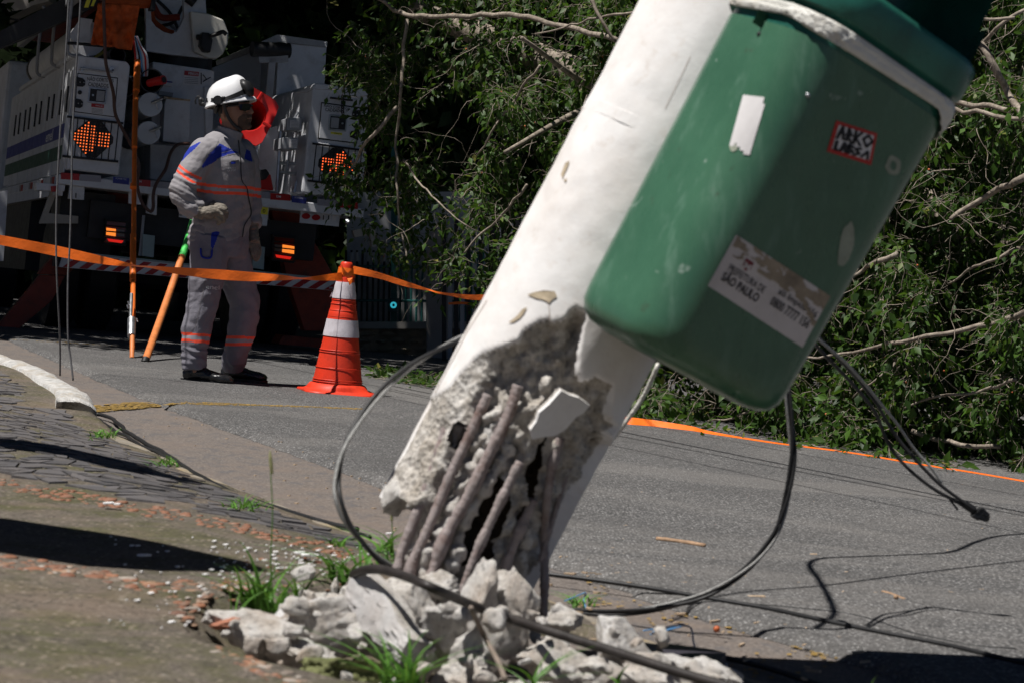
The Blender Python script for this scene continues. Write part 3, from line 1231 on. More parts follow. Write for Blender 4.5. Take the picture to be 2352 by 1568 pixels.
# named limbs, each its own branch
LIMBS = [
    ([(860, -10), (900, 18), (940, 35), (1032, 37), (1155, 35), (1230, 46), (1309, 66), (1419, 92)], 5, 6, .15),
    ([(933, 44), (927, 132), (920, 220), (915, 286), (909, 374), (913, 440), (922, 527), (935, 593)], 4.5, 2, .12),
    ([(916, 246), (865, 303), (834, 338), (815, 375), (790, 409)], 5, 2.5, -.1),
    ([(1467, 24), (1379, 40), (1313, 57), (1230, 80)], 3.5, 2, 0),
    ([(1353, -10), (1384, 48), (1414, 97)], 4.5, 3.5, -.1),
    ([(1212, 426), (1142, 505), (1100, 545), (1067, 580)], 3.5, 2, 0),
    ([(2180, 5), (2209, 47), (2250, 105), (2291, 164), (2314, 217), (2360, 280)], 9, 8, -.05),
    ([(2195, 237), (2250, 240), (2314, 252)], 6.5, 6, -.1),
    ([(2185, 250), (2260, 262), (2370, 280)], 5, 5, -.15),
    ([(2380, 390), (2340, 412), (2285, 445), (2220, 480), (2185, 504)], 10, 5, 0),
    ([(2060, 583), (2010, 605), (1980, 621), (1915, 660)], 7, 4, 0),
    ([(2380, 712), (2285, 744), (2209, 761), (2097, 779), (1957, 808), (1825, 826)], 8, 3, -.1),
    ([(2086, 785), (2065, 825), (2027, 861), (1957, 918)], 3.5, 2, -.1),
    ([(2098, 989), (2144, 1008), (2206, 1018), (2300, 1022)], 6, 5, .1),
    ([(1784, 923), (1720, 945), (1626, 969)], 3, 2, -.1),
    ([(2380, 560), (2300, 590), (2230, 620), (2180, 650)], 5, 2.5, .1),
    ([(2250, 105), (2300, 60), (2370, 20)], 5, 4, .0),
    ([(1850, 720), (1800, 700), (1780, 650)], 4, 2.5, .1),
    ([(2330, 870), (2260, 895), (2160, 905), (2080, 935)], 4.5, 2.5, .0),
    ([(1240, 150), (1180, 230), (1130, 300), (1100, 360)], 3.5, 2, .1),
    ([(930, 370), (970, 430), (1010, 470), (1080, 520)], 2.5, 1.5, 0),
    ([(2170, 20), (2240, 45), (2330, 40)], 4.5, 3.5, -.1),
]
for k, (pts, ra, rb, dd) in enumerate(LIMBS):
    m = MB()
    path = sm([P(a, b, front(a) + .12 + dd + .1 * math.sin(j * 2.1 + k)) for j, (a, b) in enumerate(pts)], 5)
    s = front(pts[0][0]) / F
    path = [q + Vector((noise.noise(q * 7) * .02, 0, noise.noise(q * 7 + Vector((9, 0, 0))) * .02)) for q in path]
    m.tube(path, [ra * s, rb * s], 8)
    m.build('branch', MAT['bark'], tree, smooth=True)
# main trunk behind the leaves, and limbs back to it
m = MB()
m.tube(sm([P(2900, 760, 12.6), P(2300, 560, 13.4), P(1800, 380, 14.2), P(1300, 160, 15.2), P(950, 20, 15.9)], 6), [.22, .07], 12)
m.build('trunk', MAT['bark'], tree, smooth=True)
for k in range(14):
    uu = rnd.uniform(1250, 2400)
    m = MB()
    a_ = P(uu + 120, lerp(160, 590, (uu - 1250) / 1150), lerp(15.2, 13.3, (uu - 1250) / 1150))
    b_ = P(uu + rnd.uniform(-250, 150), rnd.uniform(60, 950), front(uu) + .6)
    m.tube(sm([a_, a_.lerp(b_, .5) + Vector((0, 0, rnd.uniform(-.2, .2))), b_], 5), [.035, .012], 7)
    m.build('branch', MAT['bark'], tree, smooth=True)
# small orange figs
m = MB()
for k in range(260):
    q = Vector(fol_pos[rnd.randrange(len(fol_pos))]) + Vector((0, -.05, 0))
    m.ball(q, rnd.uniform(.004, .007), 6, 4)
m.build('figs', MAT['fruit'], tree, smooth=True, kind='stuff')
# leafy litter dropped on the asphalt beside the tree
lit = empty('leaf_litter', G(930, 862, .02), label='broken green sprigs scattered on the asphalt right of the cone', category='leaves', kind='stuff')
N = 420
u = np.concatenate([RG.uniform(855, 1010, N), RG.uniform(1450, 2200, 260)])
v = np.concatenate([846 + (u[:N] - 855) * .19 + RG.normal(8, 6, N), 958 + (u[N:] - 1450) * .158 + RG.normal(-4, 5, 260)])
st = np.array([tuple(G(a, b, .025)) for a, b in zip(u, v)])
leafy(lit, st, RG.normal(0, 1, st.shape) * np.array([1, 1, .15]), 4, RG.uniform(.02, .04, len(st)), .055, MAT['leaf'], per=1, grav=.0, curl=.2)

# ------------------------------------------------------------------ standing trees behind: crowns over the truck and a dark belt
def crown(name, label, trunk_xy, tr_h, boxes, nclump, leaves, L, mat, group=None, rr=(.3, .75)):
    x, y = trunk_xy
    t = empty(name, (x, y, ZR(x)), label=label, category='tree', group=group)
    m = MB()
    m.tube(sm([(x, y, ZR(x) - .1), (x + .1, y, ZR(x) + tr_h * .4), (x - .05, y + .1, ZR(x) + tr_h)], 6), [.2, .13], 10)
    m.build('trunk', MAT['bark'], t, smooth=True)
    cs = []
    for _ in range(nclump):
        b = boxes[int(RG.integers(len(boxes)))]
        cs.append([RG.uniform(b[0], b[1]), RG.uniform(b[2], b[3]), RG.uniform(b[4], b[5])])
    cs = np.array(cs)
    for c in cs[:8]:
        m = MB()
        m.tube(sm([(x, y, ZR(x) + tr_h * .8), (lerp(x, c[0], .5), lerp(y, c[1], .5), c[2] - .3), tuple(c)], 5), [.07, .02], 7)
        m.build('branch', MAT['bark'], t, smooth=True)
    idx = RG.integers(0, len(cs), leaves)
    rad = RG.uniform(rr[0], rr[1], len(cs))[idx][:, None]
    dirs = norm(RG.normal(0, 1, (leaves, 3)))
    pos = cs[idx] + dirs * rad * RG.random((leaves, 1)) ** .5 * np.array([1, 1, .6])
    sz = L * RG.uniform(.6, 1.3, leaves)
    up = norm(RG.normal(0, .6, (leaves, 3)) + np.array([0, 0, .8]))
    dd = RG.normal(0, 1, (leaves, 3)) + np.array([0, 0, -.4])
    base = np.array(WM[t.name].translation)
    o = mesh_obj('foliage', leaf_mesh('foliage', pos - base, dd, up, sz, mat, .3), t)
    o['kind'] = 'stuff'
    return t


G2 = 'dark trees standing behind the truck'
# over the truck: high crowns that let only patches of sun through
crown('shade_tree', 'street tree whose high crown shades the utility truck', (-8.5, 19.5), 4.2,
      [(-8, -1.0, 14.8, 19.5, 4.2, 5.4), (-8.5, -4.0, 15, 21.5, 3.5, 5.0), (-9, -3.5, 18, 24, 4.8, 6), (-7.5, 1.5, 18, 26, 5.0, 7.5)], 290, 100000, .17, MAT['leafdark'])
belt = [(-8, 29, 'dark tree standing behind the left end of the truck'),
        (-2.4, 28.5, 'dark tree standing behind the turret of the truck'),
        (1.5, 27, 'dark tree standing behind the gap in the fallen branches'),
        (5.0, 26, 'dark tree standing behind the fallen tree and the litter bin'),
        (8.5, 25, 'dark tree standing behind the fallen tree at the right edge')]
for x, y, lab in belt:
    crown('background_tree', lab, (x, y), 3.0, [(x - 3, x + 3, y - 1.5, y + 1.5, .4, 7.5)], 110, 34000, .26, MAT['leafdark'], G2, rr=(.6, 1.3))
crown('shade_tree', 'unseen tree added overhead so its crown darkens the background above the fallen tree', (2.5, 22), 5.0, [(0, 11, 17.5, 27, 5.5, 8.5), (-9, 4, 22, 33, 7, 9.5), (-2, 12, 22, 33, 7.5, 10)], 260, 90000, .26, MAT['leafdark'], rr=(.7, 1.5))  # crown added out of view to keep sun off the background
# ------------------------------------------------------------------ broken leaning utility pole
PD = 3.90
PA = Vector((.527, 0, 1)).normalized()
PRT = Vector((PA.z, 0, -PA.x))         # picture-right, across the pole
PTC = Vector((0, -1, 0))               # towards the street camera
PC0 = P(1226, 910, PD)
PR = .1567
ZONE = [(975, 905), (990, 912), (1033, 887), (1050, 862), (1066, 850), (1090, 822), (1117, 806), (1150, 800), (1175, 788), (1190, 784), (1200, 765), (1212, 755), (1230, 742), (1249, 737), (1275, 742), (1300, 737), (1310, 716), (1325, 711), (1345, 722), (1338, 760), (1330, 800), (1325, 850), (1335, 880), (1368, 868), (1388, 878), (1408, 890), (1406, 931), (1394, 960), (1420, 980), (1404, 1000), (1400, 1029), (1378, 1080), (1362, 1128), (1338, 1170), (1316, 1230), (1302, 1263), (1276, 1330), (1250, 1450), (700, 1450), (700, 1140), (860, 1140)]
CAV = [(1095, 1121), (1150, 1105), (1185, 1125), (1192, 1180), (1180, 1220), (1165, 1270), (1158, 1320), (1068, 1325), (1060, 1263), (1085, 1180)]
CAV2 = [(1015, 990), (1035, 960), (1060, 985), (1045, 1020), (1022, 1030)]
CAV3 = [(1228, 1120), (1262, 1040), (1285, 1000), (1272, 1060), (1262, 1180), (1250, 1290), (1236, 1300), (1232, 1210)]
pole = empty('utility_pole', PC0 - PA * .50, label='snapped white concrete utility pole leaning right with bare rebar at its base', category='utility pole')
svals = list(np.arange(-.50, .57, .0065)) + list(np.arange(.58, 1.1, .03)) + [1.4, 1.9, 2.6, 3.4]
NT_ = 230
pm_ = MB()
paint = []
pxs = []
for i, s in enumerate(svals):
    for k in range(NT_):
        th = 2 * math.pi * k / NT_
        n_ = PRT * math.cos(th) + PTC * math.sin(th)
        q = PC0 + PA * s + n_ * PR
        u, v = px(q)
        frontal = math.sin(th) > -.12
        inz = frontal and inpoly(u, v, ZONE)
        if not frontal:
            inz = s < -.30 + .05 * noise.noise(Vector((th * 3, s * 4, 0)))
        d = 0.0
        if inz:
            nn = noise.noise(q * 12) * .6 + noise.noise(q * 30) * .35 + noise.noise(q * 75) * .2
            lump = noise.voronoi(q * 38)[0][0]
            edge = 1.0
            for du, dv, w_ in ((0, -14, .2), (-10, -8, .14), (10, -8, .14), (-4, -32, .16), (-14, -50, .12), (8, -60, .08)):
                if not inpoly(u + du, v + dv, ZONE):
                    edge -= w_
            d = (.038 + .030 * nn + .032 * (lump - .42)) * edge
            low = min(1, max(0, (v - 1150) / 130))
            d += .045 * low * (1 if u < 1230 - .527 * (v - 910) + 60 else .2)
            if u < 1226 - .527 * (v - 910) - 150 and v < 1160:
                d *= .4
            d = max(d, .004)
        else:
            d = .0012 * noise.noise(q * 30) + .0015 * noise.noise(q * 9)
        q2 = PC0 + PA * s + n_ * (PR - d)
        pm_.v.append(q2)
        paint.append(0.0 if inz else 1.0)
        pxs.append((u, v, frontal))
for i in range(len(svals) - 1):
    for k in range(NT_):
        k2 = (k + 1) % NT_
        a_ = i * NT_ + k
        f = (a_, i * NT_ + k2, (i + 1) * NT_ + k2, (i + 1) * NT_ + k)
        u, v, fr = pxs[a_]
        if fr and (inpoly(u, v, CAV) or inpoly(u, v, CAV2) or inpoly(u, v, CAV3)):
            continue
        ax = 1226 - .527 * (v - 910)
        jag = 12 * noise.noise(Vector((v * .05, 3, 3)))
        if v > 1142 and u < lerp(ax - 195, ax - 100, min(1, (v - 1142) / 70)) + jag:
            continue
        pm_.f.append(f)
        pm_.m.append(0)
shaft = pm_.build('shaft', MAT['pole'], pole, smooth=True)
at = shaft.data.attributes.new('paint', 'FLOAT', 'POINT')
at.data.foreach_set('value', paint)
bv_pole = pm_.bvh()
# hollow inside wall
m = MB()
vs = []
ss = list(np.arange(-.50, .5, .03)) + [3.4]
for s in ss:
    for k in range(48):
        th = 2 * math.pi * k / 48
        n_ = PRT * math.cos(th) + PTC * math.sin(th)
        vs.append(PC0 + PA * s + n_ * (.086 + .006 * noise.noise(Vector((th * 3, s * 20, 0)))))
fs = []
for i in range(len(ss) - 1):
    for k in range(48):
        k2 = (k + 1) % 48
        u, v = px(vs[i * 48 + k])
        if (math.sin(2 * math.pi * k / 48) > .1 and v > 1000) or (v > 1100 and u < 1226 - .527 * (v - 910) - 30):
            continue
        fs.append((i * 48 + k, (i + 1) * 48 + k, (i + 1) * 48 + k2, i * 48 + k2))
m.add(vs, fs)
m.build('hollow_core', MAT['soil'], pole, smooth=True)


def pole_front(u, v, r):
    """point at picture (u, v) on the camera side of a cylinder of radius r round the pole axis"""
    d = ray(u, v)
    rel = CAMP - PC0
    dd = d - PA * d.dot(PA)
    rr = rel - PA * rel.dot(PA)
    a_, b_, c_ = dd.dot(dd), 2 * dd.dot(rr), rr.dot(rr) - r * r
    disc = b_ * b_ - 4 * a_ * c_
    t = (-b_ - math.sqrt(disc)) / (2 * a_) if disc > 0 else -b_ / (2 * a_)
    return CAMP + d * t


# reinforcement bars
BARS = [([(1028, 972), (1000, 1060), (960, 1170), (923, 1263), (912, 1310)], .0085),
        ([(1121, 905), (1085, 985), (1035, 1090), (985, 1210), (948, 1290), (938, 1330)], .0095),
        ([(1190, 884), (1165, 960), (1120, 1050), (1075, 1140), (1020, 1240), (985, 1345)], .0105),
        ([(1195, 1060), (1160, 1130), (1120, 1212), (1088, 1285), (1060, 1365)], .0085),
        ([(1226, 1145), (1200, 1205), (1172, 1270), (1150, 1335)], .0085),
        ([(1288, 1005), (1268, 1070), (1256, 1150), (1250, 1230), (1251, 1330), (1248, 1430)], .0085),
        ([(1325, 1020), (1300, 1090), (1270, 1190), (1240, 1290)], .006)]
for i, (pts, r) in enumerate(BARS):
    rad = .130 if i < 4 else (.126 if i < 6 else .105)
    path = sm([pole_front(a, b, rad) for a, b in pts], 14)
    m = MB()
    K = len(path)
    r *= .88
    rr = [r * (1 + .10 * math.sin(j * 2.4) + .7 * max(0, noise.noise(path[j] * 30))) for j in range(K)]
    m.tube(path, rr, 12)
    m.build('rebar', MAT['rust'], pole, smooth=True)
# ribs of concrete still standing between the bars
for pts, r in (([(1150, 960), (1110, 1040), (1060, 1130), (1010, 1220), (968, 1325)], .013), ([(1060, 975), (1030, 1040), (985, 1130), (945, 1230), (925, 1310)], .010), ([(1178, 1020), (1140, 1075), (1090, 1160), (1050, 1250), (1030, 1335)], .011), ([(1215, 1200), (1200, 1260), (1180, 1330)], .009)):
    path = sm([pole_front(a, b, .116) for a, b in pts], 16)
    path = [q + Vector((noise.noise(q * 22) * .008, noise.noise(q * 25) * .006, 0)) for q in path]
    rr = [r * (1 + .9 * noise.noise(q * 45) + .5 * noise.noise(q * 90)) for q in path]
    m = MB().tube(path, rr, 14)
    m.v = [q + Vector((noise.noise(q * 70), noise.noise(q * 70 + Vector((5, 0, 0))), noise.noise(q * 70 + Vector((0, 9, 0))))) * .006 for q in m.v]
    m.build('concrete_rib', MAT['rubble'], pole, smooth=True)
# spalled flake of shell with its smooth painted face
FL = [(1289, 894), (1308, 905), (1330, 912), (1355, 930), (1340, 948), (1322, 958), (1300, 985), (1275, 1000), (1245, 1003), (1223, 1007), (1218, 985), (1232, 965), (1238, 945), (1262, 925)]
m = MB()
fr_ = [pole_front(a, b, .170) for a, b in FL]
fc_ = sum(fr_, Vector()) / len(fr_)
fr_ = [Vector((q.x, fc_.y - .012 + .58 * (q.x - fc_.x) - .46 * (q.z - fc_.z), q.z)) for q in fr_]
m.prism(fr_, Vector((-.004, .030, .004)))
m.build('spalled_flake', MAT['pole'], pole)
fo = bpy.data.objects['spalled_flake']
at = fo.data.attributes.new('paint', 'FLOAT', 'POINT')
at.data.foreach_set('value', [1.0] * len(FL) + [0.0] * len(FL))
# painted steel bands round the shaft
for s, w, t in ((.486, .010, .0007), (.75, .008, .0006)):
    m = MB()
    vs = []
    for k in range(97):
        th = 2 * math.pi * k / 96
        n_ = PRT * math.cos(th) + PTC * math.sin(th)
        for (r_, z_) in ((PR - .001, -w), (PR + t, -w), (PR + t, w), (PR - .001, w)):
            vs.append(PC0 + PA * (s + z_) + n_ * r_)
    m.add(vs, [(4 * k + j, 4 * k + 4 + j, 4 * k + 5 + j, 4 * k + 1 + j) for k in range(96) for j in range(3)])
    b_ = m.build('band', MAT['pole'], pole, smooth=False)
    at = b_.data.attributes.new('paint', 'FLOAT', 'POINT')
    at.data.foreach_set('value', [1.0] * len(vs))
# painted-over tape running up between bands, hairline cracks and peeled patches
cp = caster(bv_pole)
MAT['crackm'] = M_('crack_brown', (.34, .26, .20), .9)
for a, b in (((1528, 250), (1586, 130)), ((1000, 902), (1075, 760)), ((1075, 760), (1120, 690)), ((1262, 736), (1258, 690))):
    pts = sm([(a[0], a[1], 0), (lerp(a[0], b[0], .5) + 2, lerp(a[1], b[1], .5) - 3, 0), (b[0], b[1], 0)], 8)
    sec = []
    for q in pts:
        h1, h2 = cp(q.x - .6, q.y), cp(q.x + .6, q.y)
        if h1 and h2:
            sec.append((h1[0] + h1[1] * .001, h2[0] + h2[1] * .001))
    if len(sec) > 1:
        MB().ribbon(sec).build('crack', MAT['crackm'], pole)
for pts in ([(1168, 742), (1178, 735), (1190, 725), (1200, 712), (1212, 705), (1205, 720), (1195, 732), (1180, 741)],
            [(1212, 678), (1228, 672), (1250, 668), (1275, 670), (1280, 682), (1268, 690), (1262, 697), (1250, 690), (1232, 686)],
            [(1290, 402), (1300, 376), (1310, 370), (1306, 384), (1298, 400), (1294, 412)],
            [(1296, 415), (1304, 410), (1301, 420)]):
    hs = [cp(a, b) for a, b in pts]
    if all(hs):
        m = MB().add([h[0] + h[1] * .002 for h in hs], [tuple(range(len(pts)))])
        m.build('peeled_patch', M_('tan_undercoat', (.46, .38, .27), .9, var=.3, scale=30), pole)

# ------------------------------------------------------------------ rubble at the foot
def chunk_mesh(seed, size, rough=.16, cuts=7, sub=3):
    r = random.Random(seed)
    bm = bmesh.new()
    bmesh.ops.create_icosphere(bm, subdivisions=sub + 1, radius=1)
    planes = []
    for _ in range(cuts):
        n_ = Vector((r.gauss(0, 1), r.gauss(0, 1), r.gauss(0, 1))).normalized()
        planes.append((n_, r.uniform(.42, .8)))
    out = []
    for v in bm.verts:
        q = v.co.copy()
        for n_, d in planes:
            k = q.dot(n_)
            if k > d:
                q -= n_ * (k - d)
        off = Vector((seed * 3.1, 0, 0))
        k = noise.noise(q * 2.1 + off) * .8 + noise.noise(q * 5 + off) * .5 + noise.noise(q * 12 + off) * .32 + noise.noise(q * 26 + off) * .16 + (noise.voronoi(q * 5 + off)[0][0] - .4) * .45
        q *= 1 + rough * k
        v.co = Vector((q.x * size[0], q.y * size[1], q.z * size[2]))
    vs = [v.co.copy() for v in bm.verts]
    fs = [tuple(v.index for v in f.verts) for f in bm.faces]
    bm.free()
    return vs, fs


def chunk(u, v, D, su, sv, label, seed, mat='rubble', tilt=0, yaw=0, dep=None, name='concrete_chunk', group='broken concrete chunks at the foot of the pole', white=None, rough=.16, pitch=0, cat='concrete chunk'):
    """centre pixel, distance, half sizes in picture units"""
    D = D if D < 3.6 else 3.6 + (D - 3.6) * .22
    s = D / F
    size = (su * s * 1.25, (dep or su) * s * 1.15, sv * s * 1.3)
    vs, fs = chunk_mesh(seed, size, rough, 8, 4)
    R = Matrix.Rotation(math.radians(tilt), 3, 'Y') @ Matrix.Rotation(math.radians(pitch), 3, 'X') @ Matrix.Rotation(math.radians(yaw), 3, 'Z')
    c = P(u, v, D)
    vs = [c + R @ q for q in vs]
    m = MB().add(vs, fs)
    mats = [MAT[mat]]
    if white is not None:
        mats.append(MAT['rubblew'])
        wn = Vector(white).normalized()
        for i, f in enumerate(m.f):
            a, b, d = m.v[f[0]], m.v[f[1]], m.v[f[2]]
            n_ = (b - a).cross(d - a).normalized()
            if n_.dot(wn) > .80:
                m.m[i] = 1
    o = m.build(name, mats, smooth=True)
    tag(o, label, cat, group)
    return o


chunk(745, 1440, 3.95, 130, 62, 'large broken chunk with smooth white painted top, left of the bare rebar', 1, tilt=-18, yaw=10, dep=75, white=(-.3, -.25, .9), rough=.12)
chunk(600, 1465, 3.72, 118, 42, 'long low lumpy chunk at the left edge of the rubble pit', 2, tilt=14, yaw=-10, dep=60)
chunk(530, 1425, 3.85, 50, 22, 'small pale chunk at the far left corner of the pit', 3, tilt=5)
chunk(530, 1432, 3.70, 38, 15, 'red brick fragment at the left corner of the pit', 4, mat='brick', name='brick_fragment', group=None, cat='brick')
chunk(935, 1385, 3.95, 72, 78, 'upright tan chunk directly below the two leftmost rebars', 5, tilt=-10, dep=45)
chunk(1025, 1440, 3.92, 62, 60, 'jagged chunk full of pebbles right of the upright tan chunk', 6, tilt=20, dep=50, rough=.26)
chunk(1108, 1388, 4.12, 42, 80, 'narrow grey chunk standing below the middle rebar', 7, tilt=6, dep=40)
chunk(1195, 1400, 4.15, 34, 100, 'tall thin slab standing beside the rightmost rebar', 8, tilt=8, dep=30, rough=.10)
chunk(1120, 1480, 3.85, 75, 75, 'wide pale chunk behind the thick black cable', 9, tilt=10, dep=50)
chunk(955, 1520, 3.62, 60, 40, 'rounded chunk low in the pit behind the front grass tuft', 10, tilt=0)
chunk(1060, 1560, 3.55, 80, 42, 'small crumbled chunk at the bottom edge under the grass blades', 11, tilt=0, rough=.3)
chunk(1425, 1490, 3.85, 95, 55, 'blocky chunk with a white painted face right of the pole foot', 12, tilt=18, yaw=20, dep=70, white=(-.5, -.2, .8), rough=.10)
chunk(1290, 1425, 4.15, 52, 30, 'flat pale chunk between the rightmost rebar and the blocky chunk', 13, tilt=5, rough=.2)
chunk(1280, 1520, 3.7, 78, 58, 'beige angular chunk at the bottom under the black cable', 14, tilt=12, dep=60, rough=.12)
chunk(1390, 1560, 3.6, 70, 45, 'greenish grey chunk at the bottom edge right of the beige one', 15, tilt=-10, dep=50)
chunk(1560, 1565, 3.6, 115, 45, 'long crumbling chunk at the bottom edge under the dark slab', 16, tilt=14, dep=55, rough=.22)
chunk(1640, 1545, 3.75, 70, 24, 'thin pale wedge beside the dark slab', 17, tilt=22, dep=40)
chunk(790, 1545, 3.48, 80, 42, 'moss covered rock at the bottom of the rubble pit', 18, mat='moss', name='mossy_rock', group=None, cat='rock', rough=.26)
chunk(700, 1505, 3.6, 70, 32, 'crumbly chunk between the moss covered rock and the pit edge', 19, tilt=12, rough=.28)
chunk(850, 1345, 4.1, 42, 26, 'small tan chunk behind the curved shell piece', 20)
chunk(890, 1590, 3.45, 60, 35, 'chunk cut by the bottom edge beside the moss covered rock', 21)
chunk(1210, 1590, 3.5, 60, 40, 'chunk cut by the bottom edge in front of the pole foot', 22)
chunk(1010, 1345, 4.25, 50, 24, 'small chunk wedged between the leftmost rebars', 23, rough=.25)
chunk(1150, 1345, 4.35, 36, 26, 'small chunk lodged under the cavity of the pole', 24, rough=.25)
vs, fs = chunk_mesh(91, (.024, .030, .042), .2, 6, 3)
R_ = Matrix.Rotation(math.radians(20), 3, 'Y')
c0_ = P(912, 1140, 3.86)
MB().add([c0_ + R_ @ q for q in vs], fs).build('broken_wedge', MAT['rubble'], pole, smooth=True)
for k in range(52):
    a_, b_ = rnd.uniform(500, 1640), rnd.uniform(1370, 1590)
    top_ = interp(a_, [480, 640, 780, 1000, 1240, 1300, 1500, 1660], [1420, 1395, 1345, 1330, 1340, 1430, 1450, 1535])
    if b_ < top_ or (a_ < 700 and b_ > 1500 + (a_ - 480) * .2):
        continue
    r_ = rnd.choice([9, 12, 14, 18, 24, 30])
    D_ = lerp(3.72, 3.40, (b_ - 1330) / 260)
    s_ = D_ / F
    vs, fs = chunk_mesh(200 + k, (r_ * s_ * rnd.uniform(.9, 1.5), r_ * s_, r_ * s_ * rnd.uniform(.6, 1.1)), .22, 7, 2)
    R_ = Matrix.Rotation(rnd.uniform(-.6, .6), 3, 'Y') @ Matrix.Rotation(rnd.uniform(0, 6), 3, 'Z')
    c_ = P(a_, b_, D_)
    tag(MB().add([c_ + R_ @ q for q in vs], fs).build('concrete_fragment', MAT['rubble'], smooth=True), ('tiny' if r_ < 13 else 'small' if r_ < 20 else 'fist sized') + ' concrete fragment ' + ('at the left end of the rubble' if a_ < 640 else 'left of the curved shell piece' if a_ < 800 else 'below the leftmost rebars' if a_ < 1000 else 'below the rightmost rebars' if a_ < 1260 else 'between pole foot and blocky chunk' if a_ < 1420 else 'at the right end of the rubble') + (', low' if b_ > 1500 else ', high'), 'concrete fragment', 'small concrete fragments in the rubble')
byl = {}
for o in bpy.data.objects:
    if o.name.startswith('concrete_fragment'):
        byl.setdefault(o['label'], []).append(o)
for k, os_ in byl.items():
    if len(os_) > 1:
        os_.sort(key=lambda o: o.location.x / o.location.y)
        for i, o in enumerate(os_):
            o['label'] = k + ', ' + ('leftmost' if i == 0 else 'rightmost' if i == len(os_) - 1 else ('second', 'third', 'fourth', 'fifth')[i - 1] + ' from left')
# curved shell piece of the pole wall, painted outside
m = MB()
vs = []
A_, B_ = P(800, 1335, 3.66), P(925, 1492, 3.50)
ax = (B_ - A_)
L_ = ax.length
ax.normalize()
sd_ = Vector((.55, -.6, .55))
sd_ = (sd_ - ax * sd_.dot(ax)).normalized()
nr = ax.cross(sd_)
NA, NL = 12, 22
for lay in (0, 1):
    for i in range(NL + 1):
        for k in range(NA + 1):
            t = i / NL
            a_ = math.radians(lerp(-13, 13, k / NA))
            wsc = (.55 + .45 * math.sin(math.pi * min(1, t * 1.1 + .1))) + .10 * noise.noise(Vector((t * 6, k * .2, 1)))
            r_ = .18 - .042 * lay + .006 * noise.noise(Vector((t * 9, k, 3 + lay)))
            q = A_ + ax * (L_ * t) + nr * (r_ * math.cos(a_) - .18) + sd_ * (r_ * math.sin(a_) * wsc)
            vs.append(q)
st_ = (NL + 1) * (NA + 1)
fs, mi = [], []
for lay in (0, 1):
    for i in range(NL):
        for k in range(NA):
            a_ = lay * st_ + i * (NA + 1) + k
            fs.append((a_, a_ + 1, a_ + NA + 2, a_ + NA + 1))
            mi.append(1 if lay == 0 else 0)
for i in range(NL):
    for k in (0, NA):
        a_ = i * (NA + 1) + k
        fs.append((a_, a_ + NA + 1, a_ + NA + 1 + st_, a_ + st_))
        mi.append(0)
for k in range(NA):
    for i in (0, NL):
        a_ = i * (NA + 1) + k
        fs.append((a_, a_ + 1, a_ + 1 + st_, a_ + st_))
        mi.append(0)
m.add(vs, fs)
m.m = mi
tag(m.build('shell_piece', [MAT['rubble'], MAT['rubblew']], smooth='auto'), 'curved white painted shell piece of the pole leaning in the middle of the rubble', 'concrete chunk')
# small crumbs of concrete and paint chips
m = MB()
for k in range(170):
    a, b = rnd.uniform(640, 1300), rnd.uniform(1400, 1590)
    p = WG(a, b, .03)
    if pit(p.x, p.y) < 1.0:
        p.z += rnd.uniform(0, .05)
        m.ball(p, [rnd.uniform(.006, .022) for _ in range(3)], 6, 4)
m.v = [q + Vector((noise.noise(q * 50), noise.noise(q * 50 + Vector((5, 0, 0))), noise.noise(q * 50 + Vector((0, 9, 0))))) * .008 for q in m.v]
m.build('concrete_crumbs', MAT['rubble'], label='small concrete crumbs lying among the chunks in the pit', category='rubble', kind='stuff')
m = MB()
for k in range(330):
    a, b = rnd.uniform(250, 960), rnd.uniform(1235, 1460)
    if k < 40:
        a, b = rnd.gauss(680, 90), rnd.gauss(1290, 25)
    if k > 250:
        a, b = rnd.uniform(480, 860), rnd.uniform(1250, 1320)
    p = WG(a, b, .0035)
    if k % 5 in (1, 3) and k < 250:
        continue
    if pit(p.x, p.y) < 1.02 or b < 1155 + (a - 300) * .2:
        continue
    r_ = rnd.choice([.002, .0025, .003, .004, .007])
    kk = rnd.randint(4, 6)
    m.prism([p + Vector((r_ * rnd.uniform(.5, 1.1) * math.cos(6.28 * j / kk), 1.4 * r_ * rnd.uniform(.5, 1.1) * math.sin(6.28 * j / kk), 0)) for j in range(kk)], (0, 0, .002))
for (a, b, r_) in ((690, 1283, .016), (706, 1288, .018), (722, 1290, .014), (250, 1168, .016), (270, 1170, .012), (330, 1290, .014), (895, 1236, .010)):
    p = WG(a, b, .012)
    m.prism([p + Vector((r_ * rnd.uniform(.6, 1.1) * math.cos(6.28 * j / 6), r_ * rnd.uniform(.6, 1.1) * math.sin(6.28 * j / 6), 0)) for j in range(6)], (0, 0, .003))
m.build('paint_chips', MAT['chip'], label='white paint chips sprinkled over the mossy pavement left of the pole', category='chips', kind='stuff')

# dark broken slab piece
m = MB()
s_ = 3.95
pts = [P(1508, 1474, 3.95), P(1560, 1479, 3.95), P(1640, 1490, 3.95), P(1668, 1497, 3.9), P(1650, 1522, 3.8), P(1610, 1514, 3.78), P(1570, 1512, 3.78), P(1530, 1500, 3.8)]
m.prism(pts, Vector((0, .01, -.022)))
tag(m.build('dark_slab', MAT['slab'], bevel=.002), 'dark grey broken slab piece resting on the rubble beside the gutter', 'slab')

# ------------------------------------------------------------------ green litter bin
BA = Vector((.547, 0, 1)).normalized()
BR = Vector((BA.z, 0, -BA.x))
BC = Vector((0, -1, 0))
al = math.radians(30)
BN = BR * math.sin(al) + BC * math.cos(al)
BX = BR * math.cos(al) - BC * math.sin(al)
BB = P(1544, 842, 3.65)
BS = .861      # centre of the bottom


def BW(x, y, z):
    return BB + (BX * x - BN * y + BA * z) * BS


BM = Matrix((( *BX, 0), (*(-BN), 0), (*BA, 0), (0, 0, 0, 1))).transposed()
BM.translation = BB


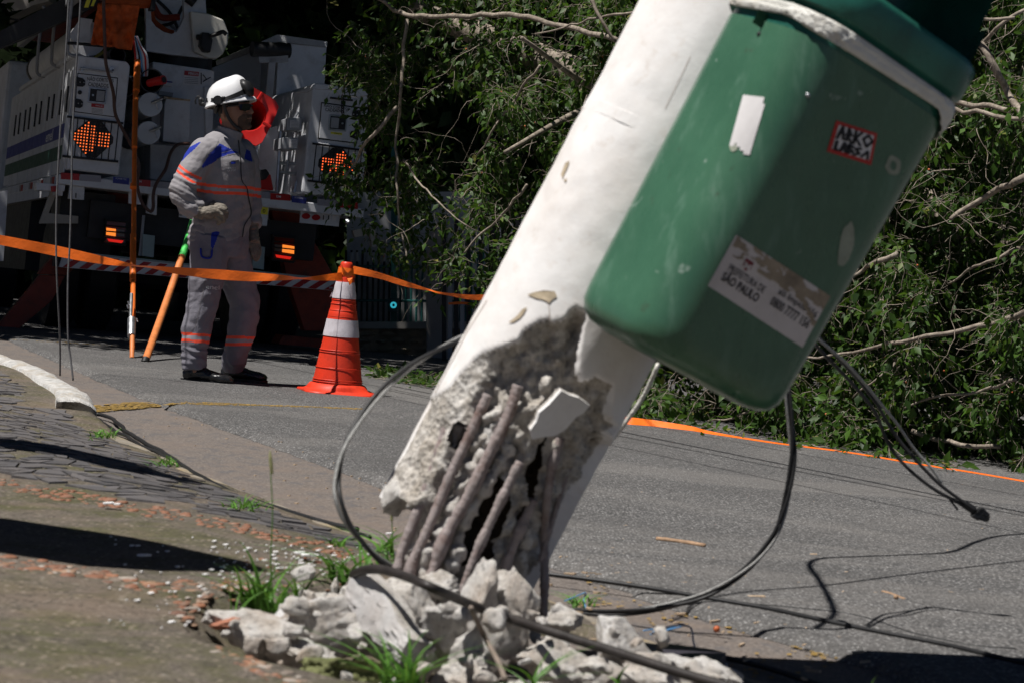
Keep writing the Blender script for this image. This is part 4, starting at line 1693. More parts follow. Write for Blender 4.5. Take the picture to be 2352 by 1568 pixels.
def rr_ring(w, d, r, n=10):
    """rounded rectangle, starts at front centre"""
    out = []
    for (cx, cy, a0) in ((w / 2 - r, d / 2 - r, 0), (-w / 2 + r, d / 2 - r, 90), (-w / 2 + r, -d / 2 + r, 180), (w / 2 - r, -d / 2 + r, 270)):
        for k in range(n + 1):
            a_ = math.radians(a0 + 90 * k / n)
            out.append((cx + r * math.cos(a_), cy + r * math.sin(a_)))
    return out


bin_ = empty('litter_bin', BM, label='green plastic litter bin strapped to the leaning pole with a city sticker', category='litter bin')
prof = [(-.012, .30, .0), (-.012, .18, .04), (0.0, .10, .02), (.004, .045, .0)]
rows = []
H = .632
for z, ins in ((-.004, .10), (-.003, .060), (.004, .028), (.016, .012), (.035, .003), (.06, 0)):
    rows.append((z, .378 - 2 * ins, .322 - 2 * ins, max(.03, .092 - ins * .6)))
for k in range(1, 26):
    t = k / 25
    rows.append((lerp(.06, H, t), lerp(.378, .400, t), lerp(.322, .340, t), lerp(.092, .100, t)))
m = MB()
n = None
for z, w, d, r in rows:
    ring = rr_ring(w, d, r)
    n = len(ring)
    m.v += [BW(x, y, z) for x, y in ring]
for i in range(len(rows) - 1):
    for k in range(n):
        k2 = (k + 1) % n
        m.f.append((i * n + k, i * n + k2, (i + 1) * n + k2, (i + 1) * n + k))
m.f.append(tuple(range(n)))
m.m = [0] * len(m.f)
bin_body = m.build('body', MAT['bin'], bin_, smooth=True)
bv_bin = m.bvh()
cb = caster(bv_bin)
MAT['lidg'] = M_('dark_green_lid', (.022, .13, .095), .32, var=.3, scale=9, bump=.2, bscale=40, dirt=(.01, .03, .025), dirtamt=.5, dscale=11)


def ring_part(zs, mat, name, parent=bin_, sm_=True):
    """zs rows (z, w, d, r, dx, dy)"""
    m = MB()
    for z, w, d, r in zs:
        ring = rr_ring(w, d, r)
        m.v += [BW(x, y, z) for x, y in ring]
    n = len(rr_ring(1, 1, .1))
    for i in range(len(zs) - 1):
        for k in range(n):
            k2 = (k + 1) % n
            m.f.append((i * n + k, i * n + k2, (i + 1) * n + k2, (i + 1) * n + k))
    m.m = [0] * len(m.f)
    return m.build(name, mat, parent, smooth=sm_)


ring_part([(.622, .392, .332, .10), (.665, .398, .338, .10), (.684, .400, .340, .10), (.686, .414, .354, .105), (.690, .418, .358, .105), (.744, .420, .360, .105), (.754, .410, .350, .105), (.758, .38, .32, .10), (.72, .37, .31, .10), (.62, .37, .31, .095), (.2, .33, .28, .09)], MAT['lidg'], 'rim')
# hood over the opening: side walls back half and a domed roof
m = MB()
hood = []
for z, w, d, r, in ((.735, .40, .34, .10), (.835, .398, .338, .10), (.935, .393, .333, .10)):
    hood.append([BW(x, y, z) for x, y in rr_ring(w, d, r)])
for ring in hood:
    m.v += ring
n = len(hood[0])
ring2d = rr_ring(.40, .34, .10)
for i in range(2):
    for k in range(n):
        k2 = (k + 1) % n
        # front opening (facing the street) left out
        if ring2d[k][1] < .02 and abs(ring2d[k][0]) < .19 and i == 0:
            continue
        if ring2d[k][1] < .02 and i == 1 and abs(ring2d[k][0]) < .2:
            continue
        m.f.append((i * n + k, i * n + k2, (i + 1) * n + k2, (i + 1) * n + k))
base = len(m.v)
rws = [(.935, .42, .36, .11), (.99, .42, .36, .11), (1.03, .39, .33, .11), (1.06, .34, .28, .11), (1.07, .2, .16, .07)]
for z, w, d, r in rws:
    m.v += [BW(x, y, z) for x, y in rr_ring(w, d, r)]
for i in range(len(rws) - 1):
    for k in range(n):
        k2 = (k + 1) % n
        m.f.append((base + i * n + k, base + i * n + k2, base + (i + 1) * n + k2, base + (i + 1) * n + k))
m.f.append(tuple(range(base + 4 * n, base + 5 * n)))
m.m = [0] * len(m.f)
m.build('hood', MAT['lidg'], bin_, smooth=True)
# white liner bag folded over the rim
bag = MB()
NB = 240
rows = 9
ringn = rr_ring(.406, .346, .101, 60)
ringn = ringn[::1]
NB = len(ringn)
for i in range(rows):
    t = i / (rows - 1)
    for k in range(NB):
        x, y = ringn[k]
        droop = .014 + .026 * (.5 + .5 * noise.noise(Vector((x * 9, y * 9, 2)))) + (.045 if x > .12 and y < 0 else 0) * min(1, max(0, (x - .12) / .09))
        wr = .007 * noise.noise(Vector((x * 40, y * 40, t * 6))) + .006 * math.sin(t * math.pi) + .006 * noise.noise(Vector((x * 90, y * 90, t * 9)))
        ln = math.hypot(x, y)
        f_ = 1 + (.003 + wr * .6) / ln
        z = .674 - t * droop
        bag.v.append(BW(x * f_ * (1 + (z - .58) * .1), y * f_ * (1 + (z - .58) * .1), z))
for i in range(rows - 1):
    for k in range(NB):
        k2 = (k + 1) % NB
        bag.f.append((i * NB + k, i * NB + k2, (i + 1) * NB + k2, (i + 1) * NB + k))
bag.m = [0] * len(bag.f)
b_ = bag.build('bin_bag', MAT['bag'], smooth=True)
sol = b_.modifiers.new('solid', 'SOLIDIFY')
sol.thickness = .0008
tag(b_, 'white plastic liner bag folded over the rim of the green bin', 'bag')
# little latch tabs under the rim
for (a, b) in ((1738, 36), (1754, 52)):
    h = cb(a, b)
    if h:
        m = MB()
        m.prism([h[0] + BX * x + BA * z - BN * 0 for x, z in ((-.007, -.010), (.007, -.010), (.007, .014), (-.007, .014))], h[1] * .012)
        m.build('latch_tab', MAT['bin'], bin_, bevel=.001)
h = cb(1722, 34)
if h:
    MB().prism([h[0] + BX * x + BA * z for x, z in ((-.022, -.020), (-.006, -.004), (.020, .004), (.034, .016), (-.020, .020))], h[1] * .006).build('latch_plate', MAT['dark'], bin_)

# stickers on the bin
st = decal(cb, ((1690, 539), (1906, 680), (1842, 797), (1625, 656)), .0012, 24, 8).build('city_sticker', MAT['label'], bin_, smooth=True)


def bq(a0, a1, b0, b1):
    """sub quad of the city sticker in its own 0..1 coordinates"""
    tl, tr, br, bl = Vector((1690, 539)), Vector((1906, 680)), Vector((1842, 797)), Vector((1625, 656))
    f_ = lambda s, t: tl.lerp(tr, s).lerp(bl.lerp(br, s), t)
    return f_(a0, b0), f_(a1, b0), f_(a1, b1), f_(a0, b1)


m = MB()
text(cb, 'PREFEITURA DE', bq(.085, .46, .47, .60), .0022, .004, m)
text(cb, 'SÃO PAULO', bq(.07, .45, .60, .80), .0022, .028, m)
text(cb, 'alô limpeza 156', bq(.575, .975, .34, .50), .0022, .006, m)
text(cb, '0800 7777 156', bq(.555, .955, .53, .70), .0022, .012, m)
m.build('lettering', MAT['ink'], st)
mm = MB()
q_ = bq(.18, .26, .24, .46)
mm = decal(cb, q_, .0021, 6, 8, fn=lambda s, t: abs(s - .5) < (.5 if t < .5 else 1.0 - t))
text(cb, 'M', bq(.19, .25, .30, .42), .003, .02, mm, 1)
mm.build('city_crest', [M_('crest_red', (.20, .02, .03), .6, var=.4, scale=60), MAT['label']], st)
mm = decal(cb, bq(.02, 1.0, 0, .34), .0019, 46, 14, fn=lambda s, t: (noise.noise(Vector((s * 7, t * 3, 4))) + .5 * noise.noise(Vector((s * 21, t * 9, 4))) > -.06 - .30 * (s > .3) + .55 * abs(t - .45)) and not (.16 < s < .27 and t > .6))
mm.build('torn_remains', MAT['torn'], st)
mm = decal(cb, bq(.66, 1.0, .1, .62), .0024, 30, 20, fn=lambda s, t: abs(t - (.15 + .7 * s + .1 * noise.noise(Vector((s * 6, 0, 1))))) < .09 + .04 * noise.noise(Vector((s * 15, t * 9, 0))))
mm.build('torn_remains', MAT['torn'], st)
# blank white sticker, lower end torn
mm = decal(cb, ((1708, 219), (1762, 225), (1722, 357), (1672, 350)), .0012, 10, 18, fn=lambda s, t: t < .84 + .16 * abs(s - .28) * 2 and not (s > .88 and t < .10))
mm.build('white_sticker', MAT['sticker'], bin_, smooth=True)
# red framed sticker with scrawled black tag
Q = ((1920, 277), (2014, 307), (2000, 380), (1898, 348))
sk = decal(cb, Q, .0012, 12, 10).build('red_framed_sticker', MAT['red'], bin_, smooth=True)


def sq(Q, a0, a1, b0, b1):
    tl, tr, br, bl = [Vector(q) for q in Q]
    f_ = lambda s, t: tl.lerp(tr, s).lerp(bl.lerp(br, s), t)
    return f_(a0, b0), f_(a1, b0), f_(a1, b1), f_(a0, b1)


decal(cb, sq(Q, .08, .93, .10, .88), .002, 10, 8).build('sticker_face', MAT['sticker'], sk)
m = MB()
for pts, w in (([(.12, .52), (.18, .12), (.26, .50)], .035), ([(.13, .36), (.27, .32)], .03), ([(.33, .50), (.33, .12), (.42, .30), (.34, .34), (.46, .55)], .035), ([(.50, .12), (.50, .52), (.52, .34), (.64, .12)], .035), ([(.53, .34), (.66, .52)], .035), ([(.80, .14), (.92, .28), (.80, .50), (.70, .30), (.80, .14)], .035),
               ([(.14, .60), (.14, .86), (.22, .86)], .04), ([(.27, .86), (.32, .58), (.38, .86)], .04), ([(.42, .60), (.42, .86), (.54, .76), (.42, .70), (.52, .62), (.42, .60)], .035), ([(.70, .60), (.58, .66), (.68, .76), (.56, .86)], .04), ([(.74, .84), (.86, .62), (.88, .86)], .03)):
    tl, tr, br, bl = [Vector(q) for q in Q]
    f_ = lambda s, t: tl.lerp(tr, s).lerp(bl.lerp(br, s), t)
    for (a, b) in zip(pts[:-1], pts[1:]):
        d = Vector((b[0] - a[0], b[1] - a[1]))
        nrm = Vector((-d.y, d.x)).normalized() * w
        e = d.normalized() * .02
        cs = [f_(a[0] - e.x + s1 * nrm.x, a[1] - e.y + s1 * nrm.y) for s1 in (1, -1)] + [f_(b[0] + e.x + s1 * nrm.x, b[1] + e.y + s1 * nrm.y) for s1 in (-1, 1)]
        hs = [cb(q.x, q.y) for q in cs]
        if all(hs):
            m.add([h[0] + h[1] * .0028 for h in hs], [(0, 1, 2, 3)])
m.build('scrawl', MAT['ink'], sk)
# scraped off remains
MAT['scrape'] = M_('sticker_residue', (.30, .33, .26), .75, var=.3, scale=40)
for c_, ru, rv, ro, sd2, hollow in (((1943, 560), 17, 50, 12, 1, False), ((2051, 381), 19, 21, 0, 2, True), ((1685, 339), 9, 9, 0, 3, False)):
    pts = []
    K = 26
    for k in range(K):
        a_ = 2 * math.pi * k / K
        r_ = 1 + .28 * noise.noise(Vector((math.cos(a_) * 1.6, math.sin(a_) * 1.6, sd2 * 5)))
        x, y = ru * r_ * math.cos(a_), rv * r_ * math.sin(a_)
        rt = math.radians(ro)
        pts.append((c_[0] + x * math.cos(rt) - y * math.sin(rt), c_[1] + x * math.sin(rt) + y * math.cos(rt)))
    hs = [cb(*q) for q in pts]
    if hollow:
        hin = [cb(lerp(q[0], c_[0], .62), lerp(q[1], c_[1], .5)) for q in pts]
    if all(hs):
        mb = MB()
        vs = [h[0] + h[1] * .001 for h in hs]
        if hollow:
            vs += [h[0] + h[1] * .001 for h in hin]
            mb.add(vs, [(k, (k + 1) % K, (k + 1) % K + K, k + K) for k in range(K)])
        else:
            mb.add(vs, [tuple(range(K))])
        mb.build('sticker_residue', MAT['scrape'], bin_)
h = cb(1744, 79)
m = MB().ball(h[0], .004, 10, 6)
m.build('rivet', MAT['dark'], bin_, smooth=True)
h = cb(1855, 219)
MB().ball(h[0], .004, 10, 6).build('rivet', MAT['steel'], bin_, smooth=True)
# steel strap from bin round the pole
m = MB()
for s in (.55,):
    vs = []
    for k in range(61):
        th = math.radians(lerp(-95, 50, k / 60))
        n_ = PRT * math.cos(th) + PTC * math.sin(th)
        for z_ in (-.012, .012):
            vs.append(PC0 + PA * (s - .26 + z_) + n_ * (PR + .004))
    m.add(vs, [(2 * k, 2 * k + 2, 2 * k + 3, 2 * k + 1) for k in range(60)])
m.build('mounting_strap', MAT['pole'], bin_)
bpy.data.objects['mounting_strap'].data.attributes.new('paint', 'FLOAT', 'POINT').data.foreach_set('value', [1.0] * 122)

# ------------------------------------------------------------------ cables
def cable(paths, name, label, mats, group=None, n=8, strand=0, cat='cable'):
    """paths: list of (points, radius, material)"""
    if len(paths) == 1:
        m = MB().tube(paths[0][0], paths[0][1], n)
        o = m.build(name, MAT[mats[0]], smooth=True)
        return tag(o, label, cat, group)
    e = empty(name, paths[0][0][0], label=label, category=cat, group=group)
    for (pts, r), mt in zip(paths, mats):
        MB().tube(pts, r, n).build('strand', MAT[mt], e, smooth=True)
    return e


def pxp(pts, D0, D1=None, n=8, ground=None):
    K = len(pts)
    out = []
    for i, q in enumerate(pts):
        if len(q) > 2:
            out.append(P(*q))
        else:
            out.append(P(q[0], q[1], lerp(D0, D0 if D1 is None else D1, i / (K - 1))))
    return sm(out, n)


def twist(path, R, ph, turns):
    out = []
    K = len(path)
    for i, q in enumerate(path):
        t = (path[min(i + 1, K - 1)] - path[max(0, i - 1)]).normalized()
        a_ = t.cross(Vector((0, 1, 0))).normalized()
        b_ = t.cross(a_)
        w = ph + turns * 2 * math.pi * i / K
        out.append(q + a_ * (R * math.cos(w)) + b_ * (R * math.sin(w)))
    return out


def pxn(pts, D0, D1=None, n=8):
    return pxp([(q[0], q[1], q[2] * .861 if q[2] > 3.9 or q[1] < 1300 else q[2] * .94) for q in pts], 0, n=n)


lp = pxn([(1085, 770, 4.75), (1050, 782, 4.72), (1000, 806, 4.65), (940, 843, 4.6), (880, 895, 4.55), (830, 958, 4.5), (790, 1030, 4.45), (774, 1100, 4.42), (778, 1150, 4.4), (800, 1203, 4.4), (838, 1250, 4.4), (880, 1290, 4.42), (930, 1322, 4.45)], 0, n=8)
cable([(twist(lp, .0042, 0, 1.5), .0040), (twist(lp, .0042, 3.14, 1.5), .0034)], 'dangling_cable', 'black and grey cable looping left from behind the pole down to the rubble', ['cablek', 'cableg'])
lp = pxp([(1640, 300, 4.5), (1740, 600, 4.5), (1790, 790, 4.5), (1800, 850, 4.5), (1808, 900, 4.5), (1818, 990, 4.5), (1820, 1060, 4.5), (1806, 1150, 4.5), (1775, 1235, 4.5), (1715, 1305, 4.5), (1620, 1365, 4.5), (1510, 1395, 4.5), (1400, 1407, 4.55), (1300, 1404, 4.6), (1200, 1396, 4.62)], 0, n=10)
cable([(twist(lp, .0048, 0, 2.5), .0036), (twist(lp, .0048, 2.1, 2.5), .0036), (twist(lp, .0048, 4.2, 2.5), .0032)], 'dangling_cable', 'three strand cable hanging in a deep loop from bin to pole foot', ['cablek', 'cablek', 'cableg'])
e = empty('dangling_cable', P(1900, 800, 4.8), label='cut cable hanging right of the bin and ending in a taped black splice', category='cable')
base_p = [(1800, 690, 4.5), (1870, 770, 4.7), (1925, 822, 4.8), (1975, 868, 4.9), (2020, 925, 4.95), (2050, 985, 5.0), (2090, 1045, 5.0), (2150, 1112, 5.0), (2200, 1148, 5.0), (2240, 1170, 5.0)]
lp = pxp(base_p, 0, n=8)
MB().tube(twist(lp, .006, 0, 1.3), .0038, 8).build('strand', MAT['cablek'], e, smooth=True)
lp2 = pxp([(1800, 690, 4.52), (1868, 778, 4.72), (1915, 836, 4.8), (1965, 895, 4.88), (2010, 950, 4.95), (2040, 1010, 5.0), (2085, 1070, 5.0), (2145, 1125, 5.0), (2198, 1156, 5.0), (2240, 1176, 5.0)], 0)
MB().tube(twist(lp2, .004, 2, 2), .0038, 8).build('strand', MAT['cablek'], e, smooth=True)
lp3 = pxp([(1870, 772, 4.68), (1940, 830, 4.78), (1990, 885, 4.88), (2030, 935, 4.93), (2062, 975, 4.97), (2100, 1030, 5.0), (2140, 1075, 5.0), (2163, 1108, 5.0)], 0)
MB().tube(lp3, .0030, 8).build('strand', MAT['cableg'], e, smooth=True)
MB().tube(pxp([(2180, 1143, 5.0), (2190, 1157, 5.0), (2200, 1170, 5.0)], 0), .0025, 6).build('wire_stub', MAT['cablek'], e, smooth=True)
m = MB()
vs, fs = chunk_mesh(77, (.026, .020, .017), .22, 6, 2)
R_ = Matrix.Rotation(math.radians(38), 3, 'Y')
m.add([P(2250, 1182, 5.0) + R_ @ q for q in vs], fs)
m.tube(pxp([(2215, 1156, 5.0), (2238, 1172, 5.0)], 0), .009, 8)
m.build('taped_splice', MAT['black'], e)
MB().tube(sm([P(1512, 835, 4.35), P(1480, 905, 4.38), P(1440, 965, 4.4), (P(1405, 1010, 4.42))], 6), .0045, 8).build('strap_end', MAT['bag'], smooth=True, label='white strap hanging behind the right edge of the leaning pole', category='strap')
# thick cable in front of the rubble
lp = pxn([(812, 1318, 4.25), (835, 1308, 4.2), (875, 1307, 4.15), (930, 1322, 4.08), (1000, 1352, 3.98), (1100, 1394, 3.9), (1250, 1445, 3.8), (1400, 1492, 3.7), (1550, 1540, 3.6), (1720, 1590, 3.5)], 0)
MAT['cableb'] = M_('thick_cable', (.030, .025, .023), .5, var=.5, scale=30, bump=.3, bscale=80)
cable([(lp, .0078)], 'thick_cable', 'thick black cable crossing in front of the rubble from left to lower right', ['cableb'])
# thin rod leaning in the rubble
cable([(pxn([(1082, 1395, 4.0), (1110, 1455, 3.85), (1145, 1520, 3.72), (1160, 1560, 3.66)], 0), .0045)], 'bent_rod', 'thin bent rod standing in the rubble below the middle rebar', ['rod'], cat='rod')


def gcable(pts, r, name, label, mat='cablek', h=.02, wob=.0, n=8, **kw):
    path = sm([G(a, b, h) for a, b in pts], n)
    path = [q + Vector((wob * noise.noise(q * 5), 0, 0)) for q in path]
    for q in path:
        q.z = ZR(q.x) + h + r
    return cable([(path, r)], name, label, [mat], **kw)


gcable([(1240, 1320), (1300, 1328), (1400, 1341), (1500, 1356), (1600, 1373), (1750, 1400), (1900, 1430), (2050, 1462), (2200, 1494), (2380, 1534)], .0052, 'road_cable', 'long black cable lying on the asphalt from the pole foot to the right edge', 'cablek', .022, .03)
gcable([(1655, 1516), (1720, 1530), (1800, 1552), (1900, 1585), (1950, 1600)], .0055, 'road_cable', 'short black cable end on the gutter below the dark slab', 'cablek', .006, .02)
gcable([(1560, 1392), (1640, 1384), (1740, 1390), (1850, 1400), (1950, 1412), (2050, 1440), (2120, 1460), (2220, 1482), (2330, 1492)], .0022, 'thin_wire', 'thin black wire wandering over the asphalt beside the long cable', 'cablek', .021, .02)
gcable([(214, 954), (242, 958), (268, 974), (296, 999), (336, 1021), (378, 1047), (420, 1075), (470, 1103), (520, 1131), (570, 1150), (620, 1168), (690, 1190), (760, 1210), (822, 1222)], .0075, 'gutter_cable', 'upper black cable lying in the gutter from the white kerb towards the pole', 'cablek', .012, .012)
gcable([(210, 962), (228, 968), (250, 985), (285, 1004), (345, 1035), (410, 1074), (460, 1104), (510, 1133), (555, 1152), (600, 1166), (640, 1182), (700, 1197), (780, 1220), (860, 1240)], .0065, 'gutter_cable', 'lower black cable tucked against the kerb beside its twin', 'cablek', .006, .02)
# telephone drop wires: blue and white
e = empty('blue_wires', G(1480, 1446, .0), label='thin blue and white wires curling over the gutter by the rubble', category='wires')
for pts, mt, r in (([(1478, 1447), (1500, 1444), (1530, 1442), (1552, 1439)], 'hoseb', .0014), ([(1494, 1456), (1530, 1447), (1565, 1438), (1540, 1444), (1500, 1450)], 'hoseb', .0014)):
    MB().tube(sm([G(a, b, .03) for a, b in pts], 6), r, 6).build('wire', MAT[mt], e, smooth=True)
MB().tube(sm([P(1498, 1455, 4.05), P(1530, 1440, 4.1), P(1560, 1435, 4.15), P(1583, 1438, 4.15), P(1590, 1450, 4.1), P(1593, 1475, 4.02), P(1598, 1488, 4.0)], 6), .0018, 6).build('wire', MAT['hosew'], e, smooth=True)
MB().tube(sm([P(1657, 1518, 3.95), P(1668, 1526, 3.95), P(1674, 1545, 3.9)], 6), .0022, 6).build('wire', MAT['hosew'], e, smooth=True)
MB().tube(sm([G(1297, 1379, .03), G(1320, 1370, .03), G(1345, 1360, .03), G(1341, 1375, .02), G(1347, 1399, .01)], 5), .0014, 6).build('wire', MAT['hoseb'], e, smooth=True)
# two steel ropes hanging from above at the left
lp = pxp([(168, -420, 11.6), (160, -60, 11.6), (150, 140, 11.6), (140, 275, 11.6), (133, 392, 11.6), (129, 510, 11.6), (130, 620, 11.6), (136, 742, 11.65), (138, 800, 11.7), (138, 862, 11.75)], 0)
cable([(lp, .0048)], 'steel_rope', 'left one of two steel ropes hanging down in front of the truck', ['rope'], n=6, cat='rope')
lp = pxp([(205, -420, 11.4), (186, -20, 11.4), (180, 82, 11.4), (172, 200, 11.4), (166, 325, 11.4), (164, 442, 11.4), (160, 567, 11.4), (156, 642, 11.4), (156, 767, 11.4), (162, 820, 11.4), (168, 873, 11.38)], 0)
cable([(lp, .0048)], 'steel_rope', 'right one of two steel ropes hanging down in front of the truck', ['rope'], n=6, cat='rope')

# ------------------------------------------------------------------ lines overhead, above the frame: only their shadows reach the street
def to_sun(g_, h):
    return g_ + SUNV * (h / SUNV.z)


for k, (a, b, r, h) in enumerate((((1380, 992), (2380, 1196), .013, 3.4), ((1380, 1003), (2380, 1204), .009, 3.3), ((1380, 1028), (2400, 1250), .006, 3.3), ((560, 815), (1010, 905), .012, 4.0), ((560, 832), (1010, 925), .008, 4.1), ((1430, 975), (2400, 1160), .006, 3.6), ((830, 800), (1000, 838), .010, 4.2))):
    A_, B_ = G(*a), G(*b)
    d = (B_ - A_)
    A2, B2 = A_ - d * .8, B_ + d * .3
    pts = [to_sun(A2.lerp(B2, t / 20), h) for t in range(21)]
    tag(MB().tube(pts, r, 6).build('overhead_line', MAT['cablek'], smooth=True), 'overhead line whose shadow falls ' + ('widest and darkest on the asphalt right of the pole', 'just below the darkest line shadow right of the pole', 'lowest of the straight shadows right of the pole', 'farthest up beside the cone foot', 'thin and close below the line shadow beside the cone foot', 'nearest the fallen tree on the right', 'behind the cone near the truck')[k], 'overhead line', 'overhead lines above the street')
for k, (pts, r, h) in enumerate((([(1880, 1468), (1918, 1440), (1920, 1420), (1905, 1385), (1885, 1350), (1865, 1318), (1890, 1302), (1980, 1297), (2100, 1292), (2190, 1285), (2245, 1262), (2300, 1247), (2400, 1238)], .009, 1.7),
                                 ([(1540, 1425), (1600, 1405), (1680, 1388), (1760, 1378), (1900, 1366), (2050, 1345), (2200, 1325), (2400, 1300)], .006, 1.7))):
    pts = sm([to_sun(G(a, b), h) for a, b in pts], 6)
    tag(MB().tube(pts, r, 6).build('loose_overhead_cable', MAT['cablek'], smooth=True), ('thick loose cable overhead whose S shaped shadow falls on the asphalt', 'thin loose cable overhead whose long flat shadow crosses the S shaped one')[k], 'cable', 'loose cables above the street')
# unseen boards added at the left to cast shadow bands on the pavement
def offsun(pts, hs, name, label, mat):
    vs = [to_sun(WG(a, b), h) for (a, b), h in zip(pts, hs)]
    m = MB().prism(vs, Vector((0, .03, 0)))
    return tag(m.build(name, mat), label, 'board')


offsun([(-420, 1150), (0, 1192), (300, 1236), (560, 1292), (612, 1312), (520, 1312), (380, 1311), (200, 1300), (0, 1268), (-420, 1215)], [1.9] * 10, 'shadow_caster_board', 'unseen board added to cast the wedge shaped shadow on the pavement', MAT['greyp'])
offsun([(-420, 950), (0, 1010), (120, 1024), (250, 1052), (400, 1092), (520, 1120), (420, 1108), (260, 1077), (120, 1044), (0, 1028), (-420, 975)], [2.3] * 11, 'shadow_caster_board', 'second unseen board added to cast the thinner, farther shadow on the pavement', MAT['greyp'])

# ------------------------------------------------------------------ traffic cone
gu, gv = 773, 903
cb0 = G(gu, gv, .019)
up = Vector((SLOPE * .9, -.02, 1)).normalized()
xr = Vector((1, 0, -SLOPE)).normalized()
xr = (xr - up * xr.dot(up)).normalized()
yr = up.cross(xr)
CM = Matrix(((*xr, 0), (*yr, 0), (*up, 0), (0, 0, 0, 1))).transposed()
CM.translation = cb0
s = cb0.y / F
cone = empty('traffic_cone', CM, label='orange red traffic cone with two white bands standing on the asphalt', category='traffic cone')
Hc = 300 * s
def crad(z):
    t = z / Hc
    return lerp(62, 13.5, t) * s
prof = [(62 * s, 10 * s)]
for z0, z1, rr_ in ((16, 68, 0), (70, 142, 0), (144, 188, 1), (190, 228, 0), (230, 272, 1), (274, 299, 0)):
    for z in np.linspace(z0, z1, 6):
        prof.append((crad(z * s) * (.985 if not rr_ else 1.0) + (.0015 if rr_ else 0), z * s))
prof.append((11 * s, 302 * s))
prof.append((8 * s, 302 * s))
prof.append((8 * s, 285 * s))
prof = [(r_, z) for r_, z in prof]
m = MB().lathe(prof, CM, 40)
cone_bvh = m.bvh()
m.build('body', MAT['cone'], cone, smooth='auto')
for z0, z1 in ((131, 170), (218, 256)):
    MB().lathe([(crad(z * s) + .0035 + .001 * math.sin(z), z * s) for z in np.linspace(z0, z1, 5)], CM, 40, caps=False).build('reflective_band', MAT['reflw'], cone, smooth=True)
# little torn flap of the upper band
p_ = CM @ Vector((-crad(222 * s), 0, 222 * s))
MB().add([p_, p_ + Vector((-.018, -.005, -.008)), p_ + Vector((-.004, -.004, .022))], [(0, 1, 2)]).build('band_flap', MAT['reflw'], cone)
# raised ridges
for z in (190, 205, 214, 176, 60, 95, 100, 28, 33):
    MB().lathe([(crad(z * s) + .0005, (z - 1.2) * s), (crad(z * s) + .003, z * s), (crad(z * s) + .0005, (z + 1.2) * s)], CM, 40, caps=False).build('ridge', MAT['cone'], cone, smooth=True)
# square foot with a domed collar
m = MB()
hw = 82 * s
ring_rows = []
for (sc, z, sq_) in ((1.0, -.5, 1), (1.02, 3, 1), (.99, 7, 1), (.86, 8.5, .85), (.84, 12, .5), (.83, 17, .1), (.78, 22, 0), (.72, 24, 0)):
    for k in range(48):
        a_ = 2 * math.pi * (k + .5) / 48 + .28
        c_, s_2 = math.cos(a_), math.sin(a_)
        rsq = 1 / max(abs(math.cos(a_ - .28)), abs(math.sin(a_ - .28)))
        rsq = min(rsq, 1.22)
        r_ = hw * sc * lerp(1.0, rsq, sq_)
        wob = 2 * s * math.sin(2 * a_ + .6) * sq_
        m.v.append(CM @ Vector((r_ * c_, r_ * s_2, z * s + wob)))
m.f = [(i * 48 + k, i * 48 + (k + 1) % 48, (i + 1) * 48 + (k + 1) % 48, (i + 1) * 48 + k) for i in range(7) for k in range(48)]
m.f.append(tuple(range(47, -1, -1)))
m.m = [0] * len(m.f)
m.build('foot', MAT['cone'], cone, smooth=True)

# ------------------------------------------------------------------ orange barrier tape
def ribbon(secs, name, label, n=6, parent=None):
    tops = sm([P(a[0], a[1], a[4]) for a in secs], n)
    bots = sm([P(a[2], a[3], a[5] if len(a) > 5 else a[4]) for a in secs], n)
    bots = [q + Vector((0, .012 * noise.noise(q * 8), 0)) for q in bots]
    m = MB().ribbon(list(zip(tops, bots)))
    o = m.build(name, MAT['tape'], parent, smooth=True)
    if parent is None:
        tag(o, label, 'barrier tape')
    return o


DT = 11.75
ribbon([(-80, 527, -80, 551, DT), (0, 540, 0, 563, DT), (70, 553, 66, 576, DT), (137, 566, 125, 588, DT), (220, 585, 205, 603, DT), (290, 603, 270, 611, DT), (318, 610, 312, 613, DT, DT + .03), (345, 611, 350, 617, DT, DT + .03), (420, 615, 400, 629, DT, DT + .02), (500, 619, 480, 640, DT), (587, 626, 560, 646, DT), (650, 632, 640, 645, DT), (690, 638, 690, 642, DT + .1, DT + .12), (720, 635, 730, 645, DT + .2, DT + .23), (760, 629, 765, 645, 12.05), (785, 626, 787, 645, 12.10)], 'barrier_tape', 'orange barrier tape stretched from the left edge across the worker to the cone')
ribbon([(812, 611, 811, 629, 12.12), (850, 620, 850, 636, 12.12), (880, 629, 880, 643, 12.12), (908, 638, 908, 652, 12.12), (950, 652, 945, 662, 12.12), (985, 664, 985, 668, 12.12), (1005, 670, 1004, 674, 12.12), (1040, 674, 1038, 681, 12.12), (1085, 677, 1085, 689, 12.12), (1160, 676, 1160, 690, 12.12)], 'barrier_tape', 'orange barrier tape running from the cone to behind the leaning pole')
tk = empty('tape_knot', P(798, 620, 12.05), label='orange tape knotted round the tip of the traffic cone', category='barrier tape')
for zt, zb, sk_ in ((290, 276, 3), (284, 268, -5)):
    m = MB()
    vs = []
    for k in range(33):
        a_ = 2 * math.pi * k / 32
        tilt = sk_ * s * math.sin(a_)
        for z in (zt, zb):
            r_ = crad(z * s) + .006 + .002 * math.sin(5 * a_)
            vs.append(CM @ Vector((r_ * math.cos(a_), r_ * math.sin(a_), z * s + tilt)))
    m.add(vs, [(2 * k, 2 * k + 2, 2 * k + 3, 2 * k + 1) for k in range(32)])
    m.build('wrap', MAT['tape'], tk, smooth=True)
m = MB()
kn = [P(783, 606, 12.07), P(790, 618, 12.02), P(799, 627, 12.00), P(806, 622, 12.02), P(812, 616, 12.07), P(813, 632, 12.06), P(800, 638, 12.02), P(788, 634, 12.04)]
